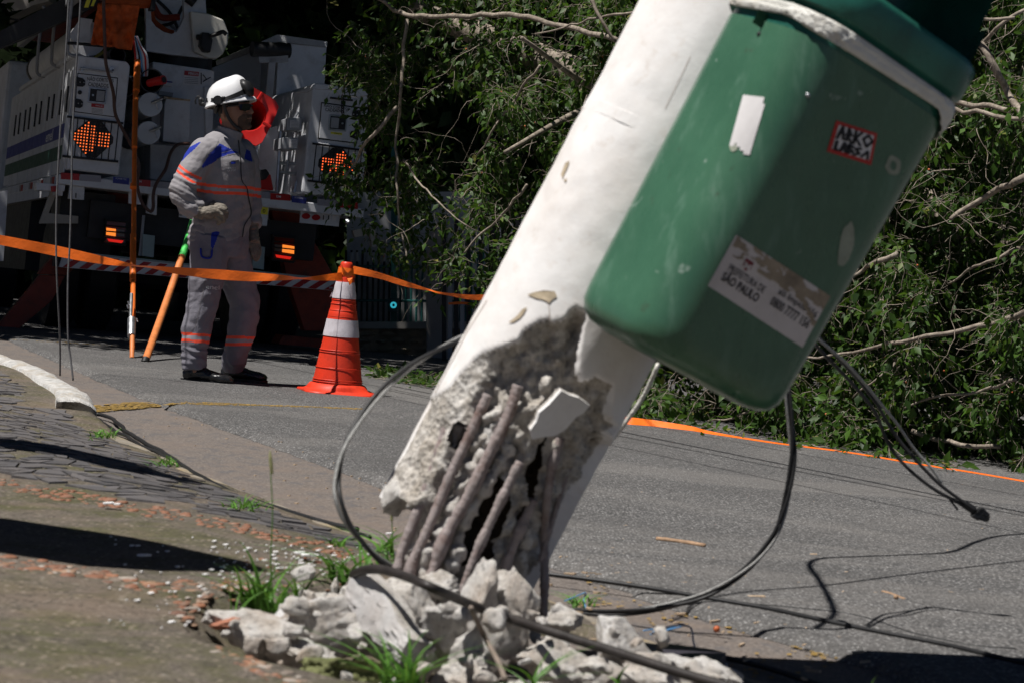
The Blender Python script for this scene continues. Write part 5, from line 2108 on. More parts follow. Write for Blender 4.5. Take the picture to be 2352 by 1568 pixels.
m.add([q for q in kn] + [P(798, 632, 12.00)], [(0, 1, 8, 7), (1, 2, 8), (2, 3, 8), (3, 4, 5, 8), (5, 6, 8), (6, 7, 8)])
m.build('knot', MAT['tape'], tk, smooth=True)
m = MB()
m.add([P(795, 640, 12.04), P(811, 638, 12.05), P(808, 650, 12.04), P(803, 656, 12.03), P(800, 648, 12.03)], [(0, 1, 2, 3, 4)])
m.build('tape_end', MAT['tape'], tk)
# tape lying on the road edge under the tree
secs = []
for (a, b, w, hh) in ((1420, 962, 8, .035), (1450, 965, 9, .035), (1500, 969, 9, .03), (1560, 976, 9, .025), (1595, 983, 6, .02), (1620, 986, 8, .015), (1680, 995, 8, .008), (1760, 1009, 6, .006), (1820, 1020, 3, .005), (1950, 1037, 2.5, .005), (2100, 1062, 2.5, .005), (2250, 1086, 2, .005), (2400, 1112, 2, .005)):
    p1 = G(a, b + w, .024)
    p0 = p1 + Vector((0, .03 + hh * .5, hh))
    secs.append((p0, p1))
tp_ = sm([q[0] for q in secs], 5)
bt_ = sm([q[1] for q in secs], 5)
tag(MB().ribbon(list(zip(tp_, bt_))).build('barrier_tape', MAT['tape'], smooth=True), 'orange barrier tape lying twisted on the asphalt along the fallen tree', 'barrier tape')
ribbon([(1030, 695, 1030, 700, 16.3), (1060, 693, 1062, 699, 16.3), (1090, 697, 1090, 702, 16.3)], 'barrier_tape', 'scrap of orange tape in the shade behind the tree left of the pole')

# ------------------------------------------------------------------ two orange poles leaning on the truck
hs = empty('hot_stick', P(303, 823, 14.15), label='tall orange fibreglass pole standing upright against the truck', category='pole')
for pts, r, mt, nm in (([(303, 823, 14.15), (304, 770, 14.3)], 5.2, 'woodo', 'tip'), ([(304, 800, 14.22), (306, 640, 14.95), (308, 450, 15.6), (309, 330, 15.95)], 6.0, 'orange', 'pole'), ([(309, 340, 15.9), (311, 240, 16.3), (314, 150, 16.7)], 7.0, 'orange', 'upper_section'),
                       ([(313, 210, 16.42), (316, 142, 16.72)], 8.5, 'orange', 'coupling'), ([(305, 645, 14.93), (306, 540, 15.28)], 7.5, 'orange', 'sleeve'), ([(306, 432, 15.62), (306.5, 424, 15.64)], 8.2, 'orange', 'collar'),
                       ([(302, 772, 14.30), (302.5, 733, 14.4)], 9.5, 'steel', 'clamp'), ([(300, 733, 14.38), (302, 676, 14.6)], 4.0, 'steel', 'rod_end')):
    MB().tube(pxp(pts, 0, n=4), [r * q[2] / F for q in pts] if False else r * 14.9 / F, 14).build(nm, MAT[mt], hs, smooth='auto')
for q in ((292, 700), (294, 692), (313, 731)):
    MB().tube([P(q[0], q[1], 14.5), P(q[0] + 3, q[1] + 9, 14.5)], .006, 6).build('latch', MAT['steel'], hs)
ws = empty('wooden_stick', P(333, 831, 14.1), label='wooden stick with a green tip leaning behind the worker', category='pole')
MB().tube(pxp([(333, 831, 13.8), (375, 714, 14.6), (418, 590, 15.1)], 0), 8.6 * 14.3 / F, 14).build('shaft', MAT['woodo'], ws, smooth='auto')
MB().tube(pxp([(418, 590, 15.1), (428, 562, 15.2), (440, 520, 15.4), (447, 495, 15.5)], 0), 8.6 * 14.6 / F, 14).build('green_tip', MAT['green'], ws, smooth='auto')
MB().tube(pxp([(331.5, 834, 13.79), (335, 824, 13.82)], 0), 9.2 * 14.1 / F, 14).build('ferrule', MAT['black'], ws, smooth='auto')

# ------------------------------------------------------------------ grass, twigs, chips
def tuft(specs, label, mat='grass', name='grass_tuft'):
    """specs: (base point, lean vector, height, width)"""
    e = MB()
    for b, lean, h, w in specs:
        K = 7
        side = Vector((rnd.uniform(-1, 1), rnd.uniform(-.6, .6), 0)).normalized()
        vs = []
        for i in range(K):
            t = i / (K - 1)
            c = b + Vector((0, 0, h * t * (1 - .25 * t))) + Vector(lean) * t * t
            ww = w * (1 - t ** 1.6) + .0002
            vs += [c - side * ww, c + side * ww]
        e.add(vs, [(2 * i, 2 * i + 1, 2 * i + 3, 2 * i + 2) for i in range(K - 1)])
    o = e.build(name, MAT[mat], smooth=True)
    return tag(o, label, 'grass', kind='stuff')


def spec(u0, v0, u1, v1, n, D, h0, h1, w=.0032, lean=.1):
    out = []
    for _ in range(n):
        a, b = rnd.uniform(u0, u1), rnd.uniform(v0, v1)
        out.append((P(a, b, D), (rnd.gauss(0, lean), rnd.gauss(0, lean), 0), rnd.uniform(h0, h1), w * rnd.uniform(.6, 1.3)))
    return out


t1 = spec(555, 1395, 700, 1415, 55, 4.0, .04, .12) + [(P(600, 1405, 3.95), (-.04, 0, 0), .17, .0045), (P(615, 1410, 3.95), (-.08, 0, 0), .12, .004), (P(590, 1400, 3.9), (.08, 0, 0), .11, .004)]
tuft(t1, 'bright green grass tuft growing behind the left rubble')
tuft([(P(532, 1425, 3.75), (-.012, 0, 0), .105, .0055), (P(540, 1428, 3.75), (.01, 0, 0), .07, .004), (P(548, 1425, 3.75), (.05, 0, 0), .07, .004)], 'few wide grass blades at the left corner of the pit')
tuft(spec(745, 1318, 880, 1345, 42, 4.25, .03, .10) + [(P(790, 1335, 4.2), (-.09, 0, 0), .08, .004), (P(800, 1335, 4.2), (.10, 0, 0), .09, .004), (P(875, 1310, 4.3), (.01, 0, 0), .09, .005)], 'green grass tuft left of the rebar under the looping cable')
tuft(spec(870, 1250, 905, 1300, 20, 4.55, .03, .07), 'small grass tuft against the broken foot of the pole')
tuft(spec(880, 1560, 975, 1590, 34, 3.4, .03, .11) + [(P(930, 1565, 3.4), (-.10, -.01, 0), .085, .004), (P(950, 1565, 3.4), (-.09, -.01, 0), .11, .0035), (P(940, 1560, 3.4), (.05, 0, 0), .08, .003)], 'grass tuft at the bottom edge in front of the rubble')
tuft(spec(1180, 1575, 1240, 1600, 10, 3.4, .03, .08), 'grass blades at the bottom edge below the pole foot')
tuft([(P(1418, 1580, 3.4), (.02, 0, 0), .05, .004), (P(1425, 1585, 3.4), (-.02, 0, 0), .03, .004), (P(2000, 1585, 3.4), (.01, 0, 0), .03, .004)], 'single grass blades at the bottom edge right of the pole')
for (a, b, n_, sp, lab) in ((240, 1002, 60, 26, 'grass tuft growing in the joint below the white kerb'), (385, 1068, 36, 22, 'small grass tuft in the kerb joint halfway to the pole'), (560, 1165, 60, 38, 'ragged grass tuft beside the gutter cables'), (1330, 1388, 30, 30, 'low moss and grass behind the rightmost rebar'), (775, 1252, 20, 14, 'tiny grass tuft in the kerb joint near the looping cable')):
    q = []
    for _ in range(n_):
        p = WG(a + rnd.gauss(0, sp * .6), b + rnd.gauss(0, sp * .16), 0)
        p.z = max(p.z, ZR(p.x) + .01)
        q.append((p, (rnd.gauss(0, .035), rnd.gauss(0, .03), 0), rnd.uniform(.012, .04), .0024))
    tuft(q, lab)
# tall seed head
e = empty('seed_head_stalk', P(625, 1395, 3.95), label='tall thin grass stalk with a pale seed head left of the pole', category='grass')
MB().tube(pxp([(628, 1395, 3.95), (622, 1300, 3.95), (626, 1180, 3.95), (622, 1090, 3.95), (620, 1035, 3.95)], 0), [.0014, .0008], 6).build('stem', MAT['grass'], e, smooth=True)
MB().tube(pxp([(625, 1088, 3.95), (623, 1070, 3.95), (621, 1050, 3.95), (620, 1034, 3.95)], 0), [.0022, .0034, .003, .001], 8).build('seed_head', MAT['strawm'], e, smooth=True)
e = empty('seed_head_stalk', P(905, 1260, 4.4), label='short grass stalk with a seed head beside the looping cable', category='grass')
MB().tube(pxp([(905, 1290, 4.4), (900, 1190, 4.4), (790, 1180, 4.4)][:2], 0), .0010, 6).build('stem', MAT['grass'], e, smooth=True)
MB().tube(pxp([(900, 1195, 4.4), (899, 1175, 4.4)], 0), [.0025, .003], 8).build('seed_head', MAT['strawm'], e, smooth=True)


def stick(pts, r, label, name='twig', mat='wood', h=.02, cat='twig'):
    path = sm([G(a, b, h) for a, b in pts], 5)
    for i, q in enumerate(path):
        q.z = ZR(q.x) + h + r
        q.x += .003 * noise.noise(q * 40)
    rr_ = [r * (1 + .2 * noise.noise(q * 60)) for q in path]
    return tag(MB().tube(path, rr_, 7).build(name, MAT[mat], smooth=True), label, cat)


MAT['stickm'] = M_('brown_stick', (.36, .23, .14), .8, var=.35, scale=60, bump=.6, bscale=120)
stick([(1508, 1242), (1560, 1248), (1620, 1258)], .0065, 'stout brown stick lying on the asphalt right of the pole', mat='stickm')
stick([(2026, 1361), (2050, 1367), (2076, 1378)], .0035, 'short brown twig on the asphalt near the right edge', mat='stickm')
m = MB()
for k in range(150):
    a, b = rnd.uniform(1250, 2340), rnd.uniform(1120, 1560)
    if k < 60:
        a, b = rnd.gauss(1450, 120), rnd.gauss(1310, 30)
    p = G(a, b, .02)
    L = rnd.uniform(.003, .016)
    w = rnd.uniform(.001, .004)
    an = rnd.uniform(0, 3.14)
    d_ = Vector((math.cos(an), math.sin(an), 0))
    n_ = Vector((-d_.y, d_.x, 0))
    p.z = ZR(p.x) + .019
    m.prism([p - d_ * L - n_ * w, p + d_ * L - n_ * w * .4, p + d_ * L * .9 + n_ * w, p - d_ * L * .8 + n_ * w], (0, 0, rnd.uniform(.002, .005)))
for k in range(160):
    a, b = rnd.uniform(330, 1250), rnd.uniform(860, 1240)
    p = G(a, b, .02)
    if p.x < KE(p.y) + .05:
        continue
    L = rnd.uniform(.002, .009)
    m.prism([p + Vector((L * rnd.uniform(.4, 1) * math.cos(6.28 * j / 4), L * rnd.uniform(.4, 1) * math.sin(6.28 * j / 4), 0)) for j in range(4)], (0, 0, .003))
m.build('wood_chips', MAT['wood'], label='pale wood chips and leaf bits strewn over the asphalt', category='wood chips', kind='stuff')
for (a, b, L, w, lab) in ((1868, 1375, 0, 0, ''), (1735, 1372, .022, .008, 'pale wood chip on the asphalt near the right twig'), (1354, 1268, .010, .007, 'small pale chip on the asphalt above the S shaped shadow')):
    if L:
        p = G(a if a != 1354 else 1868, b if a != 1354 else 1275, .02)
        m = MB().prism([p + Vector((-L, -w, 0)), p + Vector((L, -w * .6, 0)), p + Vector((L * .9, w, 0)), p + Vector((-L * .8, w * .8, 0))], (0, 0, .005))
        tag(m.build('wood_chip', MAT['wood']), lab, 'wood chip')
for (a, b, lab) in ((1845, 1451, 'orange fig lying on the gutter beside the dark slab'), (2060, 1446, 'orange fig lying on the asphalt near the right end of the cable')):
    pass
tag(MB().ball(G(1646, 1450, .006) + Vector((0, 0, .006)), .007, 10, 7).build('fallen_fig', MAT['fruit'], smooth=True), 'small orange fig lying in the gutter beside the white wire', 'fruit')
tag(MB().ball(G(2058, 1376, .022) + Vector((0, 0, .006)), .006, 10, 7).build('fallen_fig', MAT['stickm'], smooth=True), 'small brown seed lying on the asphalt next to the right twig', 'fruit')
# ------------------------------------------------------------------ utility truck (seen from behind, parked across the slope)
TR = Vector((.951, .309, -.099)).normalized()
TF = Vector((-.309, .951, .02))
TF = (TF - TR * TF.dot(TR)).normalized()
TU = TR.cross(TF)
TO = P(135, 400, 17.2)
TM = Matrix(((*TR, 0), (*TF, 0), (*TU, 0), (0, 0, 0, 1))).transposed()
TM.translation = TO
TI = TM.inverted()
truck = empty('utility_truck', TM, label='white utility truck with boom, tool cabinets and striped rear bumper seen from behind', category='truck')


def TL(x, y, z):
    return TM @ Vector((x, y, z))


_c = TI @ CAMP


def T(u, v, y=0.0):
    """pixel -> local (X, Z) on the plane local Y = y"""
    d = TI.to_3x3() @ ray(u, v)
    t = (y - _c.y) / d.y
    q = _c + d * t
    return q.x, q.z


def TS(u, v, x=0.0):
    d = TI.to_3x3() @ ray(u, v)
    t = (x - _c.x) / d.x
    q = _c + d * t
    return q.y, q.z


def tp(poly, y0, dy, name, mat, parent=truck, bevel=0, m=None, mi=0):
    """outline seen in the picture, standing at local depth y0, dy deep (real solid)"""
    pts = []
    for a, b in poly:
        x, z = T(a, b, y0)
        pts.append(TL(x, y0, z))
    mm = m or MB()
    mm.prism(pts, TF * dy, mi)
    if m is None:
        return mm.build(name, MAT[mat] if isinstance(mat, str) else mat, parent, bevel=bevel)
    return mm


def tbox(x0, x1, y0, y1, z0, z1, name, mat, parent=truck, bevel=0.0, smooth=False):
    m = MB().box(((x0 + x1) / 2, (y0 + y1) / 2, (z0 + z1) / 2), ((x1 - x0) / 2, (y1 - y0) / 2, (z1 - z0) / 2), TM)
    return m.build(name, MAT[mat], parent, bevel=bevel)


def tpath(pts, r, name, mat, n=8, y=0.0, parent=truck, k=6):
    """tube through picture points lying at local depths"""
    out = []
    for q in pts:
        yy = q[2] if len(q) > 2 else y
        x, z = T(q[0], q[1], yy)
        out.append(TL(x, yy, z))
    return MB().tube(sm(out, k), r, n).build(name, MAT[mat], parent, smooth='auto')


def tcast(y):
    def c(u, v):
        x, z = T(u, v, y)
        return TL(x, y, z), -TF
    return c


def scast(x):
    def c(u, v):
        y, z = TS(u, v, x)
        return TL(x, y, z), -TR
    return c


def flat(Q, y, mat, name, parent=truck, th=.002):
    return tp(list(Q), y - th, th, name, mat, parent)


W_ = 2.40
# deck and rear sill
deckL = TI @ TO
tbox(0, 2.40, .0, 5.6, -.075, 0, 'deck', 'white', bevel=.006)
tbox(0.002, .05, .05, 5.6, -.16, -.075, 'side_sill', 'white')
tbox(.3, 2.1, .3, 8.0, -.45, -.16, 'chassis', 'dark')
# reflective patches and plate along the rear sill
for a0, a1, t0, t1, mt in ((135, 182, 397, 400, 'redrefl'), (183, 232, 400.5, 404, 'silver'), (303, 346, 411, 415, 'redrefl'), (347, 394, 415, 420, 'silver'), (574, 620, 438, 442, 'silver'), (621, 667, 444, 447, 'redrefl'), (729, 776, 457, 461, 'silver'), (777, 822, 462, 466, 'redrefl')):
    if a0 == 135:
        a0 = 140
    flat([(a0, t0), (a1, t1), (a1, t1 + 15), (a0, t0 + 15)], -.001, mt, 'reflector_strip')
bp = flat([(260, 406), (297, 410), (296, 425), (259, 421)], -.002, 'blue', 'maker_plate')
text(tcast(-.005), 'POWER TEC', [(266, 408.5), (291, 411), (291, 414.5), (266, 412)], .001, .01).build('lettering', MAT['inkw'], bp)
bp = flat([(671, 450), (704, 454), (703, 469), (670, 465)], -.002, 'blue', 'maker_plate')
text(tcast(-.005), 'POWERTEC', [(677, 452.5), (699, 455), (699, 458.5), (677, 456)], .001, .01).build('lettering', MAT['inkw'], bp)
for a, b in ((320, 416), (640, 451), (793, 470)):
    text(tcast(-.004), 'DM', [(a - 5, b - 2), (a + 5, b - 1), (a + 5, b + 4), (a - 5, b + 3)], .001, .02).build('lettering', MAT['inkw'], truck)

# left cabinet
CT = T(155, 124)[1]
CL, CR_ = T(134, 388)[0] + .01, T(290, 300)[0]
CABL = .055
m = MB()
x0, x1, z0, z1 = CABL, T(288, 260)[0], T(137, 388)[1], T(155, 124)[1]
m.prism([TL(x0, .0, z0), TL(x1, .0, z0), TL(x1, .0, z1 - .03), TL(x1 - .03, 0, z1), TL(x0, .0, z1)], TF * 5.2)
m.build('left_cabinet', MAT['white'], truck, bevel=.012)
MX0, MX1 = x0, x1
# cabinet door on the rear
DR = [(180, 170), (269, 181), (262, 268), (172, 256)]
tp([(178, 168), (271, 179), (264, 270), (170, 258)], -.003, .002, 'door_gap', 'black')
dr = tp(DR, -.012, .010, 'cabinet_door', 'white', bevel=.002)


def paddle(Q, y, parent, flip=False):
    tl, tr, br, bl = [Vector(q) for q in Q]
    f_ = lambda s, t: tuple(tl.lerp(tr, s).lerp(bl.lerp(br, s), t))
    h_ = tp([f_(0, 0), f_(1, 0), f_(1, 1), f_(0, 1)], y - .012, .012, 'paddle_latch', 'steel', parent, bevel=.003)
    tp([f_(.08, .1), f_(.92, .1), f_(.92, .9), f_(.08, .9)], y - .0135, .0012, 'latch_recess', 'dark', parent)
    a, b = (.45, .88) if not flip else (.12, .55)
    tp([f_(a, .18), f_(b, .18), f_(b, .84), f_(a, .84)], y - .020, .006, 'latch_paddle', 'greyp', parent, bevel=.002)
    c = f_(.25 if not flip else .75, .5)
    x, z = T(c[0], c[1], y - .015)
    MB().tube([TL(x, y - .018, z), TL(x, y - .012, z)], .008, 12).build('keyhole', MAT['steel'], parent)


paddle([(205, 200), (247, 204), (243, 240), (201, 236)], -.012, truck)
for q in ([(176, 177), (190, 180), (196, 186), (196, 196), (190, 200), (175, 199)], [(171, 226), (186, 229), (191, 235), (190, 245), (184, 249), (169, 247)]):
    tp(q, -.020, .009, 'hinge', 'black', truck, bevel=.002)
for a, b in ((184, 189), (193, 190), (180, 238), (188, 239)):
    x, z = T(a, b, -.02)
    MB().ball(TL(x, -.021, z), .006, 8, 5).build('bolt', MAT['steel'], truck, smooth=True)
x, z = T(183, 213, -.012)
MB().tube([TL(x, -.025, z), TL(x, -.010, z)], .016, 14).build('door_buffer', MAT['black'], truck)
c_ = tcast(-.0125)
m = MB()
text(c_, 'NÃO CORTE OS', [(201, 175), (261, 180), (261, 190), (200, 186)], .0012, .012, m)
text(c_, 'CADEADOS.', [(203, 189), (251, 194), (250, 203), (202, 198)], .0012, .012, m)
m.build('handwriting', MAT['ink'], dr)
lb = flat([(210, 238), (239, 241), (238, 262), (208, 259)], -.0125, 'sticker', 'warning_label', dr)
lr = flat([(210, 238), (239, 241), (238.5, 249), (209.5, 246)], -.0155, 'redrefl', 'label_head', dr)
text(tcast(-.018), 'ATENÇÃO', [(219, 241), (237, 243), (237, 247), (219, 245)], .001, .02).build('lettering', MAT['inkw'], dr)
m = MB()
for k in range(4):
    flat([(211, 249.5 + k * 3), (236, 252 + k * 3), (236, 253 + k * 3), (211, 250.5 + k * 3)], -.0146, 'inkg', 'small_print', dr)
# bar over the door
tpath([(184, 161, -.01), (190, 158, -.035), (230, 163, -.035), (258, 166, -.03), (258, 158, -.01)], .007, 'lock_bar', 'steel', k=3)
for a, b in ((189, 160), (256, 158)):
    x, z = T(a, b, 0)
    MB().tube([TL(x, -.02, z), TL(x, .0, z)], .016, 10).build('lock_bar_nut', MAT['steel'], truck, smooth='auto')


# light panel with LED arrow
def light_panel(Q, ctr, R, nm, lit_dir, dim=1.0):
    """Q: panel quad; ctr/R of the octagon in picture units"""
    tl, tr, br, bl = [Vector(q) for q in Q]
    f_ = lambda s, t: tuple(tl.lerp(tr, s).lerp(bl.lerp(br, s), t))
    tp([f_(0, 0), f_(1, 0), f_(1, 1), f_(0, 1)], -.010, .009, 'lamp_panel', 'white', truck, bevel=.003)
    tp([f_(.02, .015), f_(1, .015), f_(1, .065), f_(.02, .065)], -.030, .018, 'guard_rail', 'black', truck, bevel=.002)
    tp([f_(0, .93), f_(.98, .93), f_(.98, .985), f_(0, .985)], -.030, .018, 'guard_rail', 'black', truck, bevel=.002)
    for k in range(8):
        s = .09 + k * .118
        a, b = f_(s, .05), f_(s, .94)
        x, z = T(a[0], a[1], -.026)
        x2, z2 = T(b[0], b[1], -.026)
        MB().tube([TL(x, -.026, z), TL(x2, -.026, z2)], .0045, 6).build('guard_bar', MAT['black'], truck)
    cx, cz = T(ctr[0], ctr[1], -.012)
    r = R * 17.4 / F
    oc = []
    for (a, b) in ((-1, -.22), (-.30, -.95), (.28, -.98), (1, -.18), (1, .12), (.25, .95), (-.22, .98), (-1, .15)):
        oc.append(TL(cx + a * r, -.018, cz - b * r))
    lamp = MB().prism(oc, TF * .010).build('arrow_lamp', MAT['dark'], truck)
    on, off = MB(), MB()
    NG = 13
    st = 2 * r / NG
    for i in range(NG):
        for j in range(NG):
            a, b = (i + .5) / NG * 2 - 1, (j + .5) / NG * 2 - 1
            if abs(a) + abs(b) > 1.13:
                continue
            if (abs(a) < .13 or abs(a - .05) < .1) and abs(b) > .35 and abs(b) < .75 and False:
                continue
            x, z = cx + a * r, cz - b * r
            # arrow head towards lit_dir and a broad shaft
            aa = a * lit_dir
            lit = abs(b) < .34 or (aa > -.05 and not (aa < .30 and abs(b) > .62))
            if aa < -.80:
                lit = False
            tgt = on if lit else off
            h = st * .22
            tgt.add([TL(x - h, -.0195, z - h), TL(x + h, -.0195, z - h), TL(x + h, -.0195, z + h), TL(x - h, -.0195, z + h)], [(0, 1, 2, 3)])
    o = on.build('lit_diodes', MAT[nm], lamp, kind='stuff')
    off.build('dark_diodes', MAT['ledoff'], lamp, kind='stuff')


light_panel([(152, 264), (284, 280), (274, 376), (143, 363)], (214, 319), 45, 'led', -1)
MAT['leddim'] = M_emit('led_lit_dim', (1.0, .13, .03), 1.5)
light_panel([(716, 326), (842, 343), (832, 436), (706, 419)], (772, 381), 43, 'leddim', 1)

# side face of the left cabinet: doors, handles, stripes
sx = CABL - .001
for (ya, yb) in ((.12, .95), (.99, 1.85), (1.89, 2.8), (2.84, 3.7), (3.74, 4.6)):
    tbox(sx - .010, sx + .002, ya, yb, .02, MX1 * 0 + T(155, 124)[1] - .10, 'side_door', 'white', bevel=.004)
ztop = T(155, 124)[1]
for yy in (.30, .74, 1.25, 1.62, 2.2, 2.6, 3.1, 3.5, 4.0, 4.4):
    tbox(sx - .022, sx - .008, yy - .018, yy + .018, ztop - .42, ztop - .22, 'side_handle', 'black', bevel=.003)
tbox(sx - .014, sx - .009, .35, 5.0, .30, .41, 'blue_stripe', 'blue')
tbox(sx - .014, sx - .009, .35, 5.0, .13, .24, 'green_stripe', 'greenband')
# white lettering on the blue stripe
m = MB()
vs, fs = text_geo('enel', .02)
m.add([TL(sx - .016, 1.55 - x * .5, .31 + (1 - y) * .09) for x, y in vs], fs)
m.build('lettering', MAT['inkw'], truck)
tbox(sx - .03, sx + .03, .2, 4.2, ztop - .005, ztop + .03, 'gutter_rail', 'white', bevel=.003)
for k in range(4):
    tbox(-.006, .0, .25 + k * .8, .38 + k * .8, -.07, -.015, 'reflector_strip', 'redrefl')
    tbox(-.006, .0, .38 + k * .8, .50 + k * .8, -.07, -.015, 'reflector_strip', 'silver')

# rack and storage tube over the left cabinet
a = TL(.16, .35, ztop + .17)
b = TL(.16, 3.6, ztop + .17)
MB().tube([a, b], .135, 28).build('storage_tube', MAT['white'], truck, smooth='auto')
MB().tube([TL(.16, 3.55, ztop + .17), TL(.16, 3.66, ztop + .17)], .142, 28).build('storage_tube_cap', MAT['black'], truck, smooth='auto')
for yy in (.12, 1.2, 2.3):
    x = .0
    MB().tube(sm([TL(.10, yy, ztop + .0), TL(.0, yy, ztop + .01), TL(-.02, yy, ztop + .10), TL(-.02, yy, ztop + .42), TL(.02, yy, ztop + .50), TL(-.02, yy, ztop + .60)], 4), .014, 8).build('rack_bracket', MAT['greyp'], truck, smooth=True)
tbox(-.02, .04, .0, 4.4, ztop + .42, ztop + .52, 'rack_rail', 'greyp', bevel=.01)
tbox(.03, .30, .1, 4.4, ztop + .50, ztop + .56, 'rack_shelf', 'redp')
for k in range(9):
    tbox(.32, .36, .1 + k * .5, .16 + k * .5, ztop + .3, ztop + .34, 'ladder_rung', 'redp')
tbox(.30, .34, .1, 4.4, ztop + .28, ztop + .36, 'ladder_rail', 'redp')
tp([(158, 83), (186, 41), (214, 45), (208, 60), (208, 96), (170, 99)], .25, .02, 'white_bracket_plate', 'white', bevel=.003)
tpath([(155, 100, .1), (180, 101, .1), (300, 113, .1)], .012, 'rack_tube', 'dark')

# boom: stowed arms lying over the truck, dark with orange
tp([(-60, 100), (0, 72), (112, 14), (180, -20), (270, -24), (200, 26), (60, 86), (-60, 135)], .6, .35, 'lower_boom', 'dark')
tp([(185, 20), (196, -4), (228, -4), (222, 12), (190, 28)], .05, .1, 'boom_head', 'black')
for k, (a, b) in enumerate(((193, 203), (208, 215))):
    tp([(a, 18 - k * 3), (a + 6, 0), (b + 6, 0), (b, 18 - k * 3)], .045, .004, 'hazard_stripe', 'yellow')
MB().tube([TL(*(lambda q: (q[0], .2, q[1]))(T(240, 1, .2))), TL(*(lambda q: (q[0], .25, q[1]))(T(352, 4, .25)))], .055, 14).build('boom_cylinder', MAT['orangecloth'], truck, smooth='auto')
tp([(350, -10), (358, 0), (357, 24), (346, 22)], .15, .14, 'cylinder_collar', 'black')
# black turning ring, white turret with its opening
xa, za = T(345, 128, .9)
cx, cz = T(417, 145, .95)
rR = .5 * (T(487, 150, .95)[0] - T(345, 128, .95)[0]) + .01
MB().lathe([(rR, -.07), (rR, .07)], TM @ Matrix.Translation((cx, .95 + rR * .4, cz)), 40).build('turning_ring', MAT['black'], truck, smooth='auto')
MB().lathe([(rR + .03, .075), (rR + .04, .11), (rR + .0, .125)], TM @ Matrix.Translation((cx, .95 + rR * .4, cz)), 40).build('turret_base', MAT['white'], truck, smooth='auto')
# turret side wall with rounded opening, traced and given depth
outer = [(338, 115), (480, 133), (474, 30), (468, -5), (466, -60), (330, -60), (334, 30)]
innr = [(346, 20), (348, 48), (358, 62), (376, 74), (394, 79), (406, 74), (416, 56), (423, 38), (422, 10), (418, -20), (350, -20)]
m = MB()
tp([(334, -40), (346, -40), (346, 20), (348, 48), (358, 62), (376, 74), (394, 79), (400, 127), (336, 118)], .72, .07, None, None, m=m)
tp([(394, 79), (406, 74), (416, 56), (423, 38), (422, 10), (418, -40), (466, -40), (472, 20), (480, 135), (400, 127)], .72, .07, None, None, m=m)
m.build('turret_wall', MAT['white'], truck)
tp([(334, -40), (470, -40), (480, 135), (336, 118)], 1.15, .07, 'turret_back_wall', 'white')
tp([(437, 26), (480, 32), (514, 46), (525, 75), (524, 100), (512, 125), (498, 135), (478, 134), (445, 118)], .62, .09, 'turret_cover', M_('cream_paint', (.60, .58, .52), .45, var=.1, dirt=(.2, .17, .13), dirtamt=.4), bevel=.012)
tp([(464, 74), (482, 76), (489, 92), (484, 121), (468, 118), (460, 105)], .50, .11, 'cable_box', 'black', bevel=.01)
tpath([(482, 84, .48), (500, 78, .45), (512, 74, .45), (520, 80, .45)], .018, 'hydraulic_joint', 'black')
tpath([(452, 86, .5), (462, 86, .48)], .022, 'knob', 'black')
for k, (pts, mt) in enumerate((([(346, 24), (352, 50), (380, 72), (398, 78)], 'orangecloth'), ([(350, 10), (370, 40), (412, 40)], 'redp'), ([(420, 15), (400, 50), (372, 60)], 'black'), ([(360, 0), (390, 30), (410, 68)], 'dark'), ([(392, 58), (402, 66), (412, 68)], 'greyp'))):
    tpath([(q[0], q[1], .95 + k * .04) for q in pts], .028 if k < 2 else .014, 'boom_hose', mt)
tpath([(430, -5, .66), (447, 8, .66)], .04, 'boom_pin', 'black', n=14)
# pedestal and panels
m = MB()
tp([(350, 142), (488, 162), (490, 260), (486, 420), (345, 410)], .70, .9, 'pedestal', 'white', bevel=.01)
tp([(383, 224), (437, 229), (434, 332), (374, 325), (378, 240)], .50, .20, 'pedestal_cabinet', 'white', bevel=.004)
tp([(376, 222), (437, 229), (437, 233), (376, 227)], .485, .21, 'rusty_lid_edge', M_('rusted_paint', (.42, .30, .18), .8, var=.5, scale=30, dirt=(.5, .48, .46), dirtamt=.9, dscale=14))
sg = tp([(424, 162), (492, 165), (490, 200), (420, 195)], .694, .003, 'danger_sign', 'sticker')
rd = tp([(424, 163), (457, 166), (456, 176), (423, 173)], .689, .003, 'sign_head', 'redrefl', sg)
text(tcast(.688), 'PERIGO', [(433, 166), (455, 168), (455, 174), (433, 172)], .001, .02).build('lettering', MAT['inkw'], sg)
for k in range(4):
    tp([(424, 178 + k * 4), (455, 180 + k * 4), (455, 181.2 + k * 4), (424, 179.2 + k * 4)], .691, .002, 'small_print', 'inkg', sg)
tpath([(462, 168, .68), (462, 194, .68)], .004, 'sign_picture', 'ink', n=5, parent=sg)
tpath([(466, 172, .68), (474, 182, .68), (466, 188, .68), (484, 178, .68)], .004, 'sign_picture', 'ink', n=5, parent=sg, k=1)
tp([(378, 186), (396, 188), (395, 199), (377, 197)], .66, .03, 'blue_label', 'sticker')
tp([(378, 186), (396, 188), (396, 191), (378, 189)], .655, .003, 'label_head', 'blue')
tp([(366, 209), (398, 214), (396, 223), (364, 218)], .62, .07, 'hinge_bracket', 'greyp')
